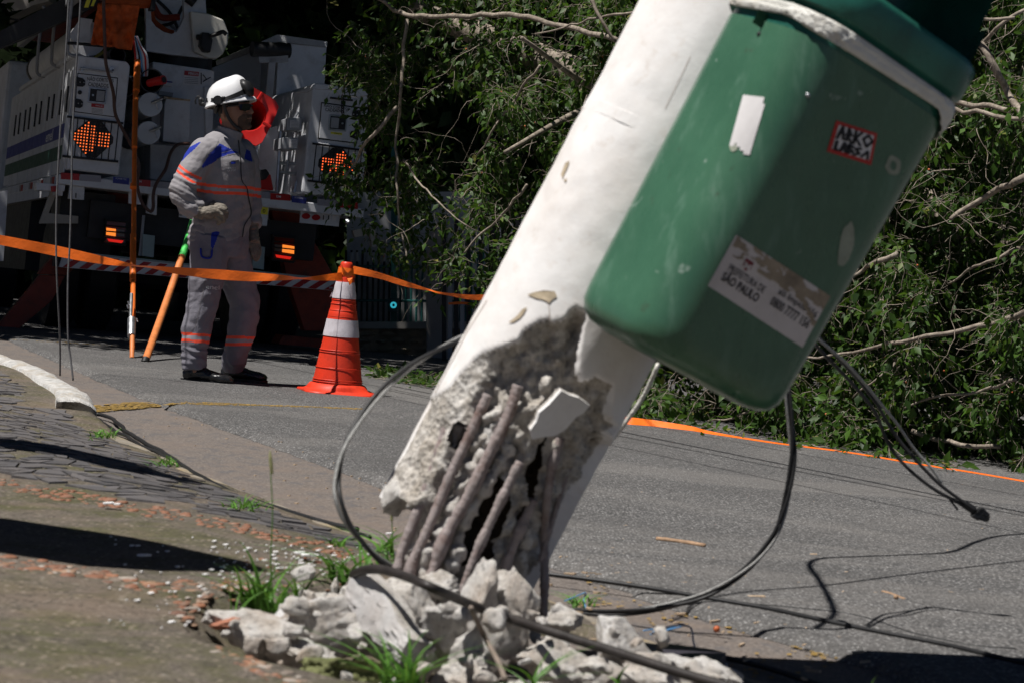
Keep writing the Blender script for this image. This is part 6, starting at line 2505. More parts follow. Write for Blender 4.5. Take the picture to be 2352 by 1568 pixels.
# open storage tubes beside the pedestal
for (cx_, cy_, R_, y0_, mt) in ((270, 127, 19, .05, 'black'), (286, 200, 25, .02, 'black'), (349, 186, 28, .06, 'dark')):
    x, z = T(cx_, cy_, y0_)
    r = R_ * 17.4 / F
    m = MB()
    o_, i_ = r, r * .9
    M4 = TM @ Matrix.Translation((x, y0_, z)) @ Matrix.Rotation(math.radians(-90), 4, 'X')
    m.lathe([(i_, 1.2), (i_, 0.0), (o_, .0), (o_, .05), (o_ * .97, .06), (o_ * .97, 1.2), (.001, 1.2)], M4, 28, caps=False)
    m.build('open_storage_tube', MAT[mt], truck, smooth='auto')
for (cx_, cy_, R_, y0_) in ((345, 241, 28, .0), (341, 306, 27, .0)):
    x, z = T(cx_, cy_, y0_)
    r = R_ * 17.4 / F
    M4 = TM @ Matrix.Translation((x, y0_, z)) @ Matrix.Rotation(math.radians(90), 4, 'X')
    ld = MB().lathe([(r * .97, -1.0), (r * .97, -.01), (r, -.01), (r, .010), (r * .97, .014), (.001, .014)], M4, 32, caps=False).build('storage_tube', MAT['tin'], truck, smooth='auto')
    tpath([(cx_ + 3, cy_ - 4, -.04), (cx_ + 14, cy_ - 8, -.05), (cx_ + 28, cy_ - 14, -.04)], .011, 'tube_latch', 'steel', k=2)
    tpath([(cx_ + 12, cy_ - 16, -.03), (cx_ + 18, cy_ + 12, -.03)], .006, 'tube_latch', 'steel', k=2)
tpath([(342, 192, .0), (356, 188, -.05), (376, 184, -.12)], [.03, .036], 'orange_coupler', 'red', k=2, n=14)
tpath([(376, 184, -.12), (377.5, 183.6, -.125)], .024, 'coupler_bore', 'dark', n=12)
# orange canvas hanging from the boom, with folds
m = MB()
NXc, NZc = 26, 22
TLc, TRc, BRc, BLc = Vector((226, 8)), Vector((322, 12)), Vector((303, 116)), Vector((208, 102))
for j in range(NZc + 1):
    for i in range(NXc + 1):
        s_, t_ = i / NXc, j / NZc
        q = TLc.lerp(TRc, s_).lerp(BLc.lerp(BRc, s_), t_)
        if j == NZc:
            q.y += 3 * noise.noise(Vector((s_ * 8, 0, 3)))
        yy = -.10 + .05 * math.sin(s_ * 9) * t_ + .05 * noise.noise(Vector((s_ * 4, t_ * 4, 8))) + .03 * noise.noise(Vector((s_ * 11, t_ * 9, 1)))
        x, z = T(q.x, q.y, yy)
        m.v.append(TL(x, yy, z))
m.f = [(j * (NXc + 1) + i, j * (NXc + 1) + i + 1, (j + 1) * (NXc + 1) + i + 1, (j + 1) * (NXc + 1) + i) for j in range(NZc) for i in range(NXc)]
m.m = [0] * len(m.f)
cl_ = m.build('canvas_sheet', MAT['orangecloth'], smooth=True)
cl_.modifiers.new('s', 'SOLIDIFY').thickness = .006
tag(cl_, 'orange canvas sheet hanging from the boom above the truck cabinet', 'canvas sheet')
# coloured hoses, brown hose
hs_ = empty('hose_bundle', TL(*(lambda q: (q[0], .1, q[1]))(T(325, 110, .1))), label='bundle of red, white and blue hoses hanging beside the orange canvas', category='hoses')
for k, (dx, mt) in enumerate(((0, 'red'), (4, 'hosew'), (8, 'cablek'), (12, 'hoseb'), (17, 'hosew'), (21, 'red'), (25, 'hosew'))):
    tpath([(308 + dx * .25, 84, .1), (309 + dx * .55, 105, .08), (311 + dx, 128, .06), (313 + dx * 1.02, 152, .08), (322 + dx * .6, 175, .12)], .010, 'hose', mt, parent=hs_)
tag(tpath([(240, -60, -.25), (238, 0, -.25), (241, 100, -.25), (244, 150, -.25), (260, 212, -.2), (265, 262, -.15), (283, 300, -.12), (300, 332, -.1), (318, 375, -.08), (317, 400, -.08), (316, 432, -.08), (327, 467, -.08), (345, 486, -.08), (352, 476, -.08), (352, 450, -.08), (358, 425, -.08), (375, 398, -.08), (382, 385, -.05), (392, 352, .1), (408, 333, .25), (435, 330, .3)], .013, 'brown_hose', 'hose', parent=None, k=6), 'brown hose snaking down the left cabinet and under the deck', 'hose')
tp([(345, 330), (435, 340), (440, 425), (345, 412)], .35, .3, 'deck_box', 'greyp', bevel=.006)

# big white box at the back right
m = MB()
tp([(640, 98), (750, 109), (742, 260), (632, 250)], 1.6, 1.9, 'rear_box', 'white', bevel=.006)
tp([(592, 100), (637, 80), (752, 96), (751, 109), (638, 96), (594, 111)], 1.57, 1.95, 'tread_plate_roof', M_('tread_plate', (.45, .45, .46), .35, metal=.8, bump=1, bscale=120, bd=.01))
tp([(488, 156), (640, 98), (632, 250), (486, 300)], 2.3, .1, 'box_wall', 'white')
# post with black roller
tpath([(568 + 11, 113, .5), (664, 117, .55)], .062, 'roller', 'black', n=20, k=4)
tp([(594, 128), (662, 128), (662, 143), (596, 145)], .5, .05, 'roller_bracket', 'greyp')
tp([(619, 135), (634, 135), (620, 300), (603, 300)], .5, .06, 'roller_post', 'greyp')
# right cabinet
zt = T(724, 190, 0)[1]
xr0 = T(694, 440, 0)[0]
xr1 = T(849, 215, 0)[0]
zb = T(694, 444, 0)[1]
m = MB()
m.prism([TL(xr0, 0, zb), TL(xr1, 0, zb), TL(xr1, 0, zt - .02), TL(xr1 - .04, 0, zt), TL(xr0 + .03, 0, zt), TL(xr0, 0, zt - .03)], TF * 3.4)
m.build('right_cabinet', MAT['white'], truck, bevel=.015)
tp([(738, 235), (830, 247), (820, 331), (730, 320)], -.003, .002, 'door_gap', 'black')
dr2 = tp([(740, 238), (828, 250), (818, 328), (733, 317)], -.012, .010, 'cabinet_door', 'white', bevel=.002)
paddle([(757, 263), (799, 267), (795, 303), (754, 299)], -.012, truck, True)
for q in ([(829, 253), (811, 254), (809, 260), (809, 268), (827, 277)], [(826, 301), (808, 301), (804, 307), (804, 315), (823, 323)]):
    tp(q, -.020, .009, 'hinge', 'black', truck, bevel=.002)
for a, b in ((812, 263), (820, 264), (808, 310), (816, 311)):
    x, z = T(a, b, -.02)
    MB().ball(TL(x, -.021, z), .006, 8, 5).build('bolt', MAT['steel'], truck, smooth=True)
x, z = T(816, 287, -.012)
MB().tube([TL(x, -.025, z), TL(x, -.010, z)], .016, 14).build('door_buffer', MAT['black'], truck)
m = MB()
text(c_, 'NÃO CORTE OS', [(745, 239), (803, 247), (803, 254), (744, 246)], .0012, .012, m)
text(c_, 'CADEADOS !', [(747, 248), (796, 253), (795, 260), (747, 256)], .0012, .012, m)
m.build('handwriting', MAT['ink'], dr2)
flat([(760, 303), (786, 306), (785, 324), (758, 321)], -.0125, 'sticker', 'warning_label', dr2)
flat([(760, 303), (786, 306), (785.5, 311), (759.5, 308)], -.0155, 'yellow', 'label_head', dr2)
text(tcast(-.018), 'ATENÇÃO', [(767, 304.5), (784, 306.5), (784, 310), (767, 308)], .001, .02).build('lettering', MAT['ink'], dr2)
tpath([(758, 225, -.03), (790, 229, -.03), (810, 231, -.03)], .008, 'lock_bar', 'dark', k=2)
for k in range(8):
    x, z = T(787 + (k % 2), 224 + k * 5.2, -.04)
    MB().tube(sm([TL(x - .006, -.04 + .01 * (k % 2), z + .02), TL(x + .006, -.04, z + .012), TL(x + .006, -.04, z - .012), TL(x - .006, -.04, z - .02), TL(x - .010, -.04, z), TL(x - .006, -.04 + .01 * (k % 2), z + .02)], 3), .0035, 5).build('chain_link', MAT['dark'], truck, smooth=True)
# stuff on deck between cabinets: ladders frames, meter boxes, small red machine
fr = .25
for (a0, b0, a1, b1) in ((645, 302, 636, 442), (702, 345, 676, 442), (655, 300, 702, 300), (640, 395, 680, 400), (638, 375, 678, 377)):
    tpath([(a0, b0, fr), (a1, b1, fr)], .014, 'rack_frame', 'steel', k=1, n=6)
for (a0, b0, a1, b1) in ((592, 312, 588, 430), (570, 305, 568, 425), (572, 338, 592, 340), (570, 372, 590, 375)):
    tpath([(a0, b0, .45), (a1, b1, .45)], .012, 'ladder_frame', 'steel', k=1, n=6)
for q, lq in (([(660, 272), (694, 270), (692, 300), (658, 300)], [(667, 277), (688, 278), (687, 295), (666, 294)]), ([(650, 316), (685, 317), (683, 345), (648, 343)], [(666, 320), (683, 321), (682, 341), (664, 339)])):
    b_ = tp(q, .02, .35, 'meter_box', 'greyp', bevel=.006)
    l_ = tp(lq, .014, .005, 'data_plate', 'sticker', b_)
    for k in range(5):
        y_ = lq[0][1] + 2.5 + k * 3.2
        tp([(lq[0][0] + 2, y_), (lq[1][0] - 2, y_ + .6), (lq[1][0] - 2, y_ + 1.5), (lq[0][0] + 2, y_ + .9)], .011, .002, 'small_print', 'inkg', b_)
tpath([(676, 272, .05), (685, 258, .05)], .010, 'handle_stub', 'steel', k=1)
tpath([(663, 350, .2), (660, 392, .2)], .006, 'coil_spring', 'steel', k=1)
tp([(600, 300), (640, 290), (634, 440), (588, 430)], .6, .1, 'white_locker', 'white')
tp([(470, 200), (490, 200), (486, 420), (476, 420)], .62, .1, 'locker_edge', 'white')
mach = tp([(586, 412), (602, 405), (622, 400), (629, 438), (586, 434)], .12, .3, 'red_toolbox', 'red', None, bevel=.01)
tag(mach, 'small red motor tool standing on the truck deck behind the worker', 'tool')
tag(tp([(590, 404), (598, 392), (612, 388), (620, 400), (612, 412), (596, 416)], .10, .2, 'motor_housing', 'black', None, bevel=.01), 'black motor housing resting on the red tool on the truck deck', 'tool')

# below the deck
tp([(160, 420), (195, 422), (193, 460), (157, 457)], .06, .05, 'control_box', 'white', bevel=.003)
pl = tp([(170, 440), (180, 441), (179, 459), (169, 458)], .055, .004, 'arrow_label', 'sticker')
tpath([(174.5, 444, .05), (174, 455, .05)], .004, 'arrow_mark', 'ink', n=5, k=1)
tp([(297, 430), (325, 434), (324, 471), (296, 468)], .06, .05, 'control_box', 'white', bevel=.003)
tp([(345, 435), (362, 437), (360, 495), (337, 490)], .05, .07, 'white_post', 'white', bevel=.004)
tp([(600, 461), (620, 463), (613, 520), (594, 517)], .05, .07, 'white_post', 'white', bevel=.004)
yp = tp([(601, 463), (617, 465), (615, 494), (599, 492)], .043, .005, 'number_plate', 'yellow')
text(tcast(.042), '1', [(606, 467), (610, 468), (609, 477), (605, 476)], .001, .01).build('lettering', MAT['ink'], yp)
text(tcast(.042), '0', [(604, 480), (610, 481), (609, 490), (603, 489)], .001, .01).build('lettering', MAT['ink'], yp)
lp_ = tp([(414, 462), (440, 464), (438, 503), (411, 499)], .10, .01, 'licence_plate', 'sticker')
tp([(415, 463), (440, 465), (440, 471), (414, 469)], .097, .003, 'plate_band', 'blue', lp_)
text(tcast(.095), 'BR', [(412.5, 490), (419, 491), (418.5, 497), (412, 496)], .001, .01).build('lettering', MAT['ink'], lp_)
bs = tp([(692, 475), (782, 486), (778, 521), (688, 512)], .06, .01, 'warning_board', 'white')
tp([(696, 478), (731, 482), (730, 487), (695, 483)], .055, .004, 'board_head', 'redrefl', bs)
for cc in ((703, 497), (726, 500)):
    oc = [(cc[0] + 10 * math.cos(k * .628), cc[1] + 7 * math.sin(k * .628)) for k in range(10)]
    tp(oc, .055, .004, 'glove_picture', 'redrefl', bs)
for a in (739, 751, 764):
    tp([(a, 492), (a + 9, 493), (a + 8, 508), (a - 1, 507)], .055, .004, 'arrow_label', 'sticker', bs)
    if a < 760:
        tpath([(a + 4, 495, .05), (a + 3.5, 505, .05)], .005, 'arrow_mark', 'ink', n=5, k=1, parent=bs)
for k in range(3):
    tp([(697, 485 + k * 2), (728, 488 + k * 2), (728, 488.8 + k * 2), (697, 485.8 + k * 2)], .056, .003, 'small_print', 'inkg', bs)
tpath([(803, 478, .05), (802, 500, .05), (796, 510, .03)], .012, 'tow_hook', 'dark')
tpath([(794, 507, .02), (802, 512, .0)], .022, 'hook_knob', 'steel', k=1, n=10)
# left cream stand under the deck
m = MB()
tp([(91, 512), (120, 430), (132, 440), (112, 490), (180, 497), (180, 514), (92, 514)], .3, .06, 'parked_stand', M_('cream_bracket', (.36, .34, .30), .6, var=.2, dirt=(.08, .07, .06)), bevel=.003)
tp([(810, 530), (860, 520), (868, 565), (855, 568), (850, 540), (815, 545)], .3, .06, 'parked_stand', bpy.data.materials['cream_bracket'])
tpath([(123, 428, .0), (124, 441, .0)], .022, 'side_marker', 'redrefl', k=1, n=12)
tp([(82, 420), (150, 425), (148, 440), (84, 438)], .02, .2, 'mud_bracket', 'white', bevel=.004)


# tail lamps
def tail(Q, amb, redq, clr):
    hq = tp(Q, .18, .10, 'tail_lamp_housing', 'black')
    tl, tr, br, bl = [Vector(q) for q in Q]
    f_ = lambda s, t: tuple(tl.lerp(tr, s).lerp(bl.lerp(br, s), t))
    L_ = tp([f_(.06, .05), f_(.94, .05), f_(.94, .95), f_(.06, .95)], .165, .012, 'tail_lamp', 'lens', truck)
    tp([f_(*q) for q in amb], .150, .012, 'amber_lamp', 'amber', L_)
    tp([f_(*q) for q in redq], .152, .010, 'brake_lamp', 'redlamp', L_)
    tp([f_(*q) for q in clr], .155, .008, 'reverse_lamp', 'clear', L_)
    for t in (.08, .28, .50, .72, .93):
        tpath([(*f_(-.05, t), .13), (*f_(1.05, t), .13)], .006, 'lamp_guard', 'black', n=5, k=1)


tail([(243, 502), (292, 506), (289, 566), (240, 561)], [(.06, .36), (.50, .38), (.50, .66), (.06, .64)], [(.12, .78), (.88, .80), (.80, .90), (.2, .88)], [(.54, .38), (.9, .40), (.9, .64), (.54, .62)])
tail([(628, 538), (680, 543), (676, 605), (625, 599)], [(.44, .36), (.96, .38), (.96, .66), (.44, .64)], [(.14, .76), (.86, .78), (.80, .88), (.2, .86)], [(.08, .38), (.42, .38), (.42, .62), (.08, .62)])

# striped bumper bar
BT = [(140, 590), (777, 650)]
BBt = [(138, 612), (775, 667)]
x0_, z0_ = T(150, 592, .1)
bar_pts = [(152, 578), (777, 645), (775, 668), (138, 613), (142, 590)]
bb = tp([(150, 577), (778, 643), (776, 669), (138, 614)], .10, .10, 'bumper_bar', 'sticker', bevel=.003)
tp([(152, 576), (778, 642), (778, 646), (151, 580)], .095, .11, 'bumper_top_edge', 'paleg')
nst = 17
for k in range(nst):
    s0 = (k + .15) / nst
    s1 = (k + .65) / nst
    sh = -.045
    cs = []
    for s_, t_ in ((s0 - sh, 0.16), (s1 - sh, 0.16), (s1, .97), (s0, .97)):
        s_ = min(1, max(0.0, s_))
        a = Vector((150, 577)).lerp(Vector((778, 643)), s_)
        b = Vector((138, 614)).lerp(Vector((776, 669)), s_)
        cs.append(tuple(a.lerp(b, t_)))
    tp(cs, .0965, .003, 'red_stripe', 'redrefl', bb)
for a, b in ((163, 597), (210, 602), (256, 606), (700, 655), (760, 661)):
    text(tcast(.095), 'DM', [(a - 4, b - 2), (a + 4, b - 1.5), (a + 4, b + 2.5), (a - 4, b + 2)], .001, .02).build('lettering', MAT['inkw'], bb)
tp([(328, 538), (356, 542), (353, 592), (327, 588)], .14, .06, 'bumper_stay', 'paleg', bevel=.003)
tp([(582, 565), (609, 568), (606, 620), (580, 616)], .14, .06, 'bumper_stay', 'paleg', bevel=.003)
tpath([(330, 495, .2), (324, 560, .2), (321, 588, .2)], .012, 'stay_strap', 'greyp', k=1)

# outriggers: left arm in two sections, right arm mirrored
m = MB()
tp([(250, 440), (300, 440), (300, 470), (155, 633), (88, 630), (150, 555)], .55, .16, 'outrigger', 'redp', bevel=.006)
tp([(92, 632), (150, 634), (120, 690), (40, 758), (-10, 752), (0, 742), (60, 672)], .50, .12, 'outrigger_leg', 'redp', bevel=.005)
tp([(-30, 765), (50, 767), (52, 771), (-30, 770)], .40, .35, 'outrigger_foot', 'redp')
tp([(620, 470), (680, 480), (770, 640), (790, 760), (700, 760), (660, 640)], .55, .16, 'outrigger', 'redp', bevel=.006)
tp([(650, 770), (760, 780), (758, 800), (640, 790)], .55, .3, 'outrigger_foot', 'redp')
# rear wheels, axle
for x in (.42, 1.98):
    for dx in (-.15, .15):
        M4 = TM @ Matrix.Translation((x + dx, 1.6, -.72)) @ Matrix.Rotation(math.radians(90), 4, 'Y')
        wl = MB().lathe([(.22, -.12), (.42, -.13), (.47, -.10), (.47, .10), (.42, .13), (.22, .12)], M4, 36).build('wheel', MAT['black'], truck, smooth='auto')
        MB().lathe([(.05, -.10), (.21, -.09), (.21, .09), (.05, .10)], M4, 24).build('rim', MAT['greyp'], wl, smooth='auto')
MB().tube([TL(.3, 1.6, -.72), TL(2.1, 1.6, -.72)], .09, 12).build('axle', MAT['dark'], truck)
for x in (.25, 2.15):
    M4 = TM @ Matrix.Translation((x, 6.6, -.72)) @ Matrix.Rotation(math.radians(90), 4, 'Y')
    MB().lathe([(.05, -.12), (.42, -.13), (.47, -.10), (.47, .10), (.42, .13), (.05, .12)], M4, 36).build('wheel', MAT['black'], truck, smooth='auto')
# cab far ahead
m = MB()
m.prism([TL(.05, 6.0, -.4), TL(.05, 7.7, -.4), TL(.05, 7.7, .5), TL(.05, 7.3, 1.35), TL(.05, 6.0, 1.35)], TR * 2.3)
m.build('cab', MAT['white'], truck, bevel=.04)
tbox(.5, 1.9, 5.77, 5.80, .6, 1.2, 'cab_window', 'glass')
tbox(-.1, .02, 6.9, 7.1, .5, .9, 'side_mirror', 'black')
# side skirt and frames under the left side
tp([(0, 440), (18, 437), (8, 600), (-6, 600)], 1.2, .05, 'side_guard', 'white')
tbox(.08, .5, .4, 1.0, -.7, -.1, 'under_cabinet', 'dark')
tbox(.05, .55, 2.3, 4.8, -.75, -.1, 'tool_box', 'dark')
# thing behind the head of the worker: red cone stored flat, square foot towards us
rc = empty('stored_cone', P(590, 255, 16.7), label='red plastic cone stored on its side on the truck behind the worker, foot outward', category='traffic cone')
cN = Vector((.15, -1, .10)).normalized()
cX = Vector((1, .15, 0)).normalized()
cX = (cX - cN * cX.dot(cN)).normalized()
cZ = cX.cross(cN)
ctr = P(572, 262, 15.2)
sq_ = [(-104, -20), (-110, 10), (-70, 55), (-22, 60), (15, 66), (50, 8), (42, -12), (4, -52), (-20, -58), (-60, -40)]
sc_ = 15.2 / F
m = MB()
no = len(sq_)
pts0 = []
for a, b in [(-56, 6), (-70, -28), (-40, -60), (10, -56), (44, -22), (57, -4), (36, 55), (20, 64), (-10, 52), (-40, 40)]:
    pts0.append(ctr + cX * (a * sc_) - cZ * (b * sc_) * 1.0)
K = 28
out_ring = []
for k in range(K):
    a_ = 2 * math.pi * k / K
    # superellipse square turned about 35 degrees
    w = a_ - math.radians(28)
    rr_ = 60 / (abs(math.cos(w)) ** 7 + abs(math.sin(w)) ** 7) ** (1 / 7)
    out_ring.append((rr_ * math.cos(a_) * .92, rr_ * math.sin(a_)))
def RC(a, b, d):
    return ctr + cX * (a * sc_) + cZ * (b * sc_) - cN * d
rings = [([(x, y) for x, y in out_ring], .03), ([(x, y) for x, y in out_ring], 0.0), ([(x * .72, y * .72) for x, y in out_ring], .012), ([(40 * math.cos(2 * math.pi * k / K), 40 * math.sin(2 * math.pi * k / K)) for k in range(K)], .014), ([(36 * math.cos(2 * math.pi * k / K), 36 * math.sin(2 * math.pi * k / K)) for k in range(K)], .05), ([(9 * math.cos(2 * math.pi * k / K), 9 * math.sin(2 * math.pi * k / K)) for k in range(K)], .68)]
for rg, d in rings:
    m.v += [RC(x, y, d) for x, y in rg]
m.f = [(i * K + k, i * K + (k + 1) % K, (i + 1) * K + (k + 1) % K, (i + 1) * K + k) for i in range(len(rings) - 1) for k in range(K)] + [tuple(range(5 * K, 6 * K))]
m.m = [0] * len(m.f)
m.build('body', MAT['red'], rc, smooth='auto')
for a in (20, 110, 200, 290):
    c0, s0_ = math.cos(math.radians(a + 12)), math.sin(math.radians(a + 12))
    p1, p2 = RC(38 * c0, 38 * s0_, -.01), RC(58 * c0, 58 * s0_, -.01)
    MB().tube([p1, p2], .012, 6).build('foot_lug', MAT['red'], rc)

# ------------------------------------------------------------------ garden wall, fence and house corner behind
FY = 19.8
fw = empty('garden_wall', P(900, 780, FY), label='white garden wall on a rubble stone base behind the cone', category='wall')
x0, x1 = P(790, 0, FY).x, P(1120, 0, FY).x
gz = ZR((x0 + x1) / 2)
zb0 = P(0, 752, FY).z
MB().box(((x0 + x1) / 2, FY + .45, zb0 + .55), ((x1 - x0) / 2, .1, .65)).build('white_panel', MAT['wall'], fw)
MB().box(((x0 + x1) / 2, FY + .15, (gz + zb0) / 2 - .03), ((x1 - x0) / 2, .12, (zb0 - gz) / 2 + .03)).build('base', MAT['stonewall'], fw)
MB().box(((x0 + x1) / 2, FY + .13, zb0 + .02), ((x1 - x0) / 2, .17, .03)).build('coping', MAT['beige'], fw)
for j in range(4):
    xx = x0 + rnd.uniform(0, .1)
    while xx < x1 - .15:
        w = rnd.uniform(.12, .26)
        zc = gz + .05 + j * (zb0 - gz) / 4
        vs, fs = chunk_mesh(rnd.randrange(9999), (w / 2, .05, (zb0 - gz) / 8.6), .10, 6, 1)
        MB().add([Vector((xx + w / 2, FY + .03, zc + .03)) + q for q in vs], fs).build('stone', MAT['stonewall'], fw, smooth='auto')
        xx += w + .012
fe = empty('metal_fence', P(900, 750, FY - .02), label='teal and dark metal bar fence standing on the stone wall base', category='fence')
for k in range(26):
    u = 792 + k * 12.6
    mt = 'teal' if u > 900 else 'dark'
    a, b = P(u, 748, FY + .1), P(u + 3, 575, FY + .1)
    MB().tube([a, b], .010, 6).build('bar', MAT[mt], fe)
    if k % 3 and u < 1000:
        MB().tube([b + Vector((0, 0, -.10)), b + Vector((0, 0, -.02))], .020, 8).build('bar_tip', MAT['wall'], fe)
for v in (740, 690, 612):
    MB().tube([P(790, v, FY + .1), P(1120, v + 3, FY + .1)], .012, 6).build('rail', MAT['teal'], fe)
a = P(904, 760, FY)
MB().box((a.x, FY + .08, a.z + .8), (.025, .03, .85)).build('gate_post', MAT['teal'], fe)
a = P(1005, 780, FY - .3)
tag(MB().box((a.x, a.y + .2, a.z + .35), (.10, .1, .62)).build('gate_pillar', MAT['beige'], bevel=.01), 'grey gate pillar at the right end of the metal fence', 'pillar')
gl = empty('meter_lamp', P(904, 700, FY - .1), label='small glowing teal ring lamp on the gate post', category='lamp')
MB().lathe([(.028, 0), (.028, .03), (.012, .03), (.012, 0)], Matrix.Translation(P(904, 701, FY - .12)) @ Matrix.Rotation(math.radians(90), 4, 'X'), 16, caps=False).build('ring', MAT['tealglow'], gl)
MB().box(P(904, 701, FY - .02), (.05, .03, .06)).build('housing', MAT['dark'], gl)
# back pavement and low kerb on the far side
hb = empty('house', P(20, 30, 27), label='corner of a beige rendered building at the top left behind the truck', category='house')
a, b = P(-600, -700, 27), P(105, 10, 27)
m = MB().prism([P(-500, -400, 27), P(180, -400, 27), P(112, 4, 27), P(78, 12, 27), P(40, 30, 27), P(0, 48, 27), P(-100, 90, 27), P(-500, 90, 27)], (0, .4, 0))
m.build('wall', MAT['beige'], hb)
MB().prism([P(-60, 34, 26.9), P(0, 37, 26.9), P(48, 46, 26.9), P(48, 49, 26.9), P(0, 41, 26.9), P(-60, 38, 26.9)], (0, .08, 0)).build('ledge', MAT['dark'], hb)
# dark shed panels behind the branches close to the pole
m = MB()
sh = empty('corrugated_shed', P(1100, 780, 19.0), label='dark corrugated metal shutter half hidden behind the fallen branches', category='shed')
for k in range(16):
    a = P(1020 + k * 14, 800, 19.0)
    MB().box((a.x, 19.0, a.z + .5), (.018, .02, .62)).build('slat', MAT['greyp'] if k % 2 else MAT['dark'], sh)
# ------------------------------------------------------------------ the worker
MD = 12.2


def pp(u, v, dy=0.0):
    return P(u, v, MD + dy)


mpx = MD / F
man = empty('person', G(520, 880, .019), label='worker in grey overalls and white helmet standing with one gloved hand on his hip', category='person')
yaw = math.radians(36)
NCH = Vector((math.cos(yaw), -math.sin(yaw), 0))     # chest direction
NLF = Vector((math.sin(yaw), math.cos(yaw), 0))      # across the shoulders, towards his left (away from us)


def crease(amp, fr, seed=0):
    off = Vector((seed * 7.3, seed, 0))

    def f(c, n):
        q = Vector((c.x * fr, c.y * fr, c.z * fr * 1.8)) + off
        w = abs(noise.noise(q)) * 1.6 - .35 + .45 * noise.noise(q * 2.3)
        return c + n * (amp * w)
    return f


# --- body: one continuous surface from crown to ankles
b = MB()


def tor(m, rows, grow=0.0, n=24):
    """rows: (u, v, dy, half depth, half width)"""
    path = [pp(q[0], q[1], q[2]) for q in rows]
    m.tube(path, [q[3] + grow for q in rows], n, rb=[q[4] + grow for q in rows], A=NCH)


TOR = [(503, 560, 0, .125, .165), (505, 530, 0, .128, .175), (509, 495, 0, .122, .165), (512, 455, 0, .128, .178), (514, 410, 0, .135, .195), (514, 370, 0, .130, .205), (515, 345, 0, .110, .195), (520, 325, 0, .085, .14), (527, 312, 0, .062, .075)]
tor(b, TOR, -.025)
b.tube(sm([pp(526, 325), pp(530, 300), pp(536, 278)], 3), [.062, .058, .058], 14)
HEAD = [(188, 520, 555, .035), (195, 508, 565, .055), (207, 500, 570, .068), (220, 497, 573, .075), (234, 497, 573.5, .077), (244, 498, 572, .076), (250, 499, 571.0, .074), (257, 500, 572.5, .073), (264, 502, 573.5, .071), (270, 505, 574.5, .068), (276, 508, 574, .064), (283, 513, 573, .060), (290, 520, 573, .053), (297, 532, 570, .040), (300, 542, 566, .025)]
vs = []
NH = 24
for v, ub, uf, hw_ in HEAD:
    cx_ = (ub + uf) / 2
    hr = (uf - ub) / 2 * mpx
    for k in range(NH):
        a_ = 2 * math.pi * k / NH
        ca, sa = math.cos(a_), math.sin(a_)
        wf = 1 - .22 * max(0, ca) ** 2
        c = pp(cx_, v, 0)
        vs.append(c + Vector((hr * ca, -hw_ * sa * wf, 0)))
K = len(HEAD)
b.add(vs, [(i * NH + (k + 1) % NH, i * NH + k, (i + 1) * NH + k, (i + 1) * NH + (k + 1) % NH) for i in range(K - 1) for k in range(NH)] + [tuple(range(NH)), tuple(range((K - 1) * NH, K * NH))[::-1]])
# nose, brow, lips, chin, ears
b.tube([pp(571, 243), pp(575, 251), pp(578.5, 258.5), pp(575, 262)], [.008, .011, .013, .009], 10)
b.tube([pp(572.5, 266), pp(575.0, 269.5), pp(572, 271)], [.014, .012, .012], 10, rb=[.016, .018, .016])
b.tube([pp(572, 273.5), pp(574.5, 276), pp(571, 279)], [.013, .012, .012], 10, rb=[.015, .018, .015])
b.ball(pp(571, 290), (.018, .022, .018), 12, 8)
for sgn in (-1, 1):
    b.ball(pp(568, 250, sgn * .030), (.010, .014, .010), 10, 6)
    b.ball(pp(566, 240, sgn * .028), (.016, .022, .008), 10, 6)
    b.ball(pp(561, 268, sgn * .042), (.022, .014, .020), 10, 6)
    b.tube(sm([pp(519, 248, sgn * .074), pp(513, 251, sgn * .085), pp(512, 262, sgn * .084), pp(517, 273, sgn * .076)], 4), [.008, .011, .010, .007], 8)
    b.ball(pp(518, 260, sgn * .070), (.014, .012, .020), 8, 6)
# arms and legs inside the clothes
AR = [pp(470, 352, -.155), pp(440, 400, -.19), pp(418, 440, -.22), pp(436, 468, -.22), pp(462, 487, -.215)]
AL = [pp(555, 352, .155), pp(567, 400, .18), pp(574, 450, .19), pp(577, 500, .16), pp(579, 535, .13)]
b.tube(sm(AR, 4), [.055, .048, .042, .036, .030], 12)
b.tube(sm(AL, 4), [.055, .048, .042, .036, .030], 12)
LR = [pp(486, 545, -.09), pp(478, 620, -.10), pp(466, 692, -.11), pp(448, 760, -.11), pp(446, 830, -.11), pp(446, 856, -.11)]
LL = [pp(526, 548, .08), pp(540, 620, .10), pp(557, 690, .11), pp(555, 745, .11), pp(541, 800, .15), pp(538, 850, .2)]
b.tube(sm(LR, 4), [.085, .075, .055, .048, .032, .030], 14)
b.tube(sm(LL, 4), [.085, .075, .055, .048, .032, .030], 14)
rm = remesh(b, .0048, 3)
body = rm.build('body', [MAT['skin'], MAT['hair'], M_('beard_shadow', (.085, .05, .035), .7, var=.3, bump=.3, bscale=500)], man, smooth=True)
me = body.data
mi = []
inv = WM[man.name]
for p in me.polygons:
    c = inv @ p.center
    u, v = px(c)
    k = 0
    if v < 243 and not (u > 548 and v > 236):
        k = 1
    elif 243 <= v < 300 and u < 511 - (v - 243) * .0 and v < 281:
        k = 1 if u < 507 + (v < 262) * 6 else 0
    if v > 263 and u > 546 + max(0, 272 - v) * 1.2 and v < 305 and not (271.2 < v < 274 and u > 568):
        k = 2
    mi.append(k)
me.polygons.foreach_set('material_index', mi)

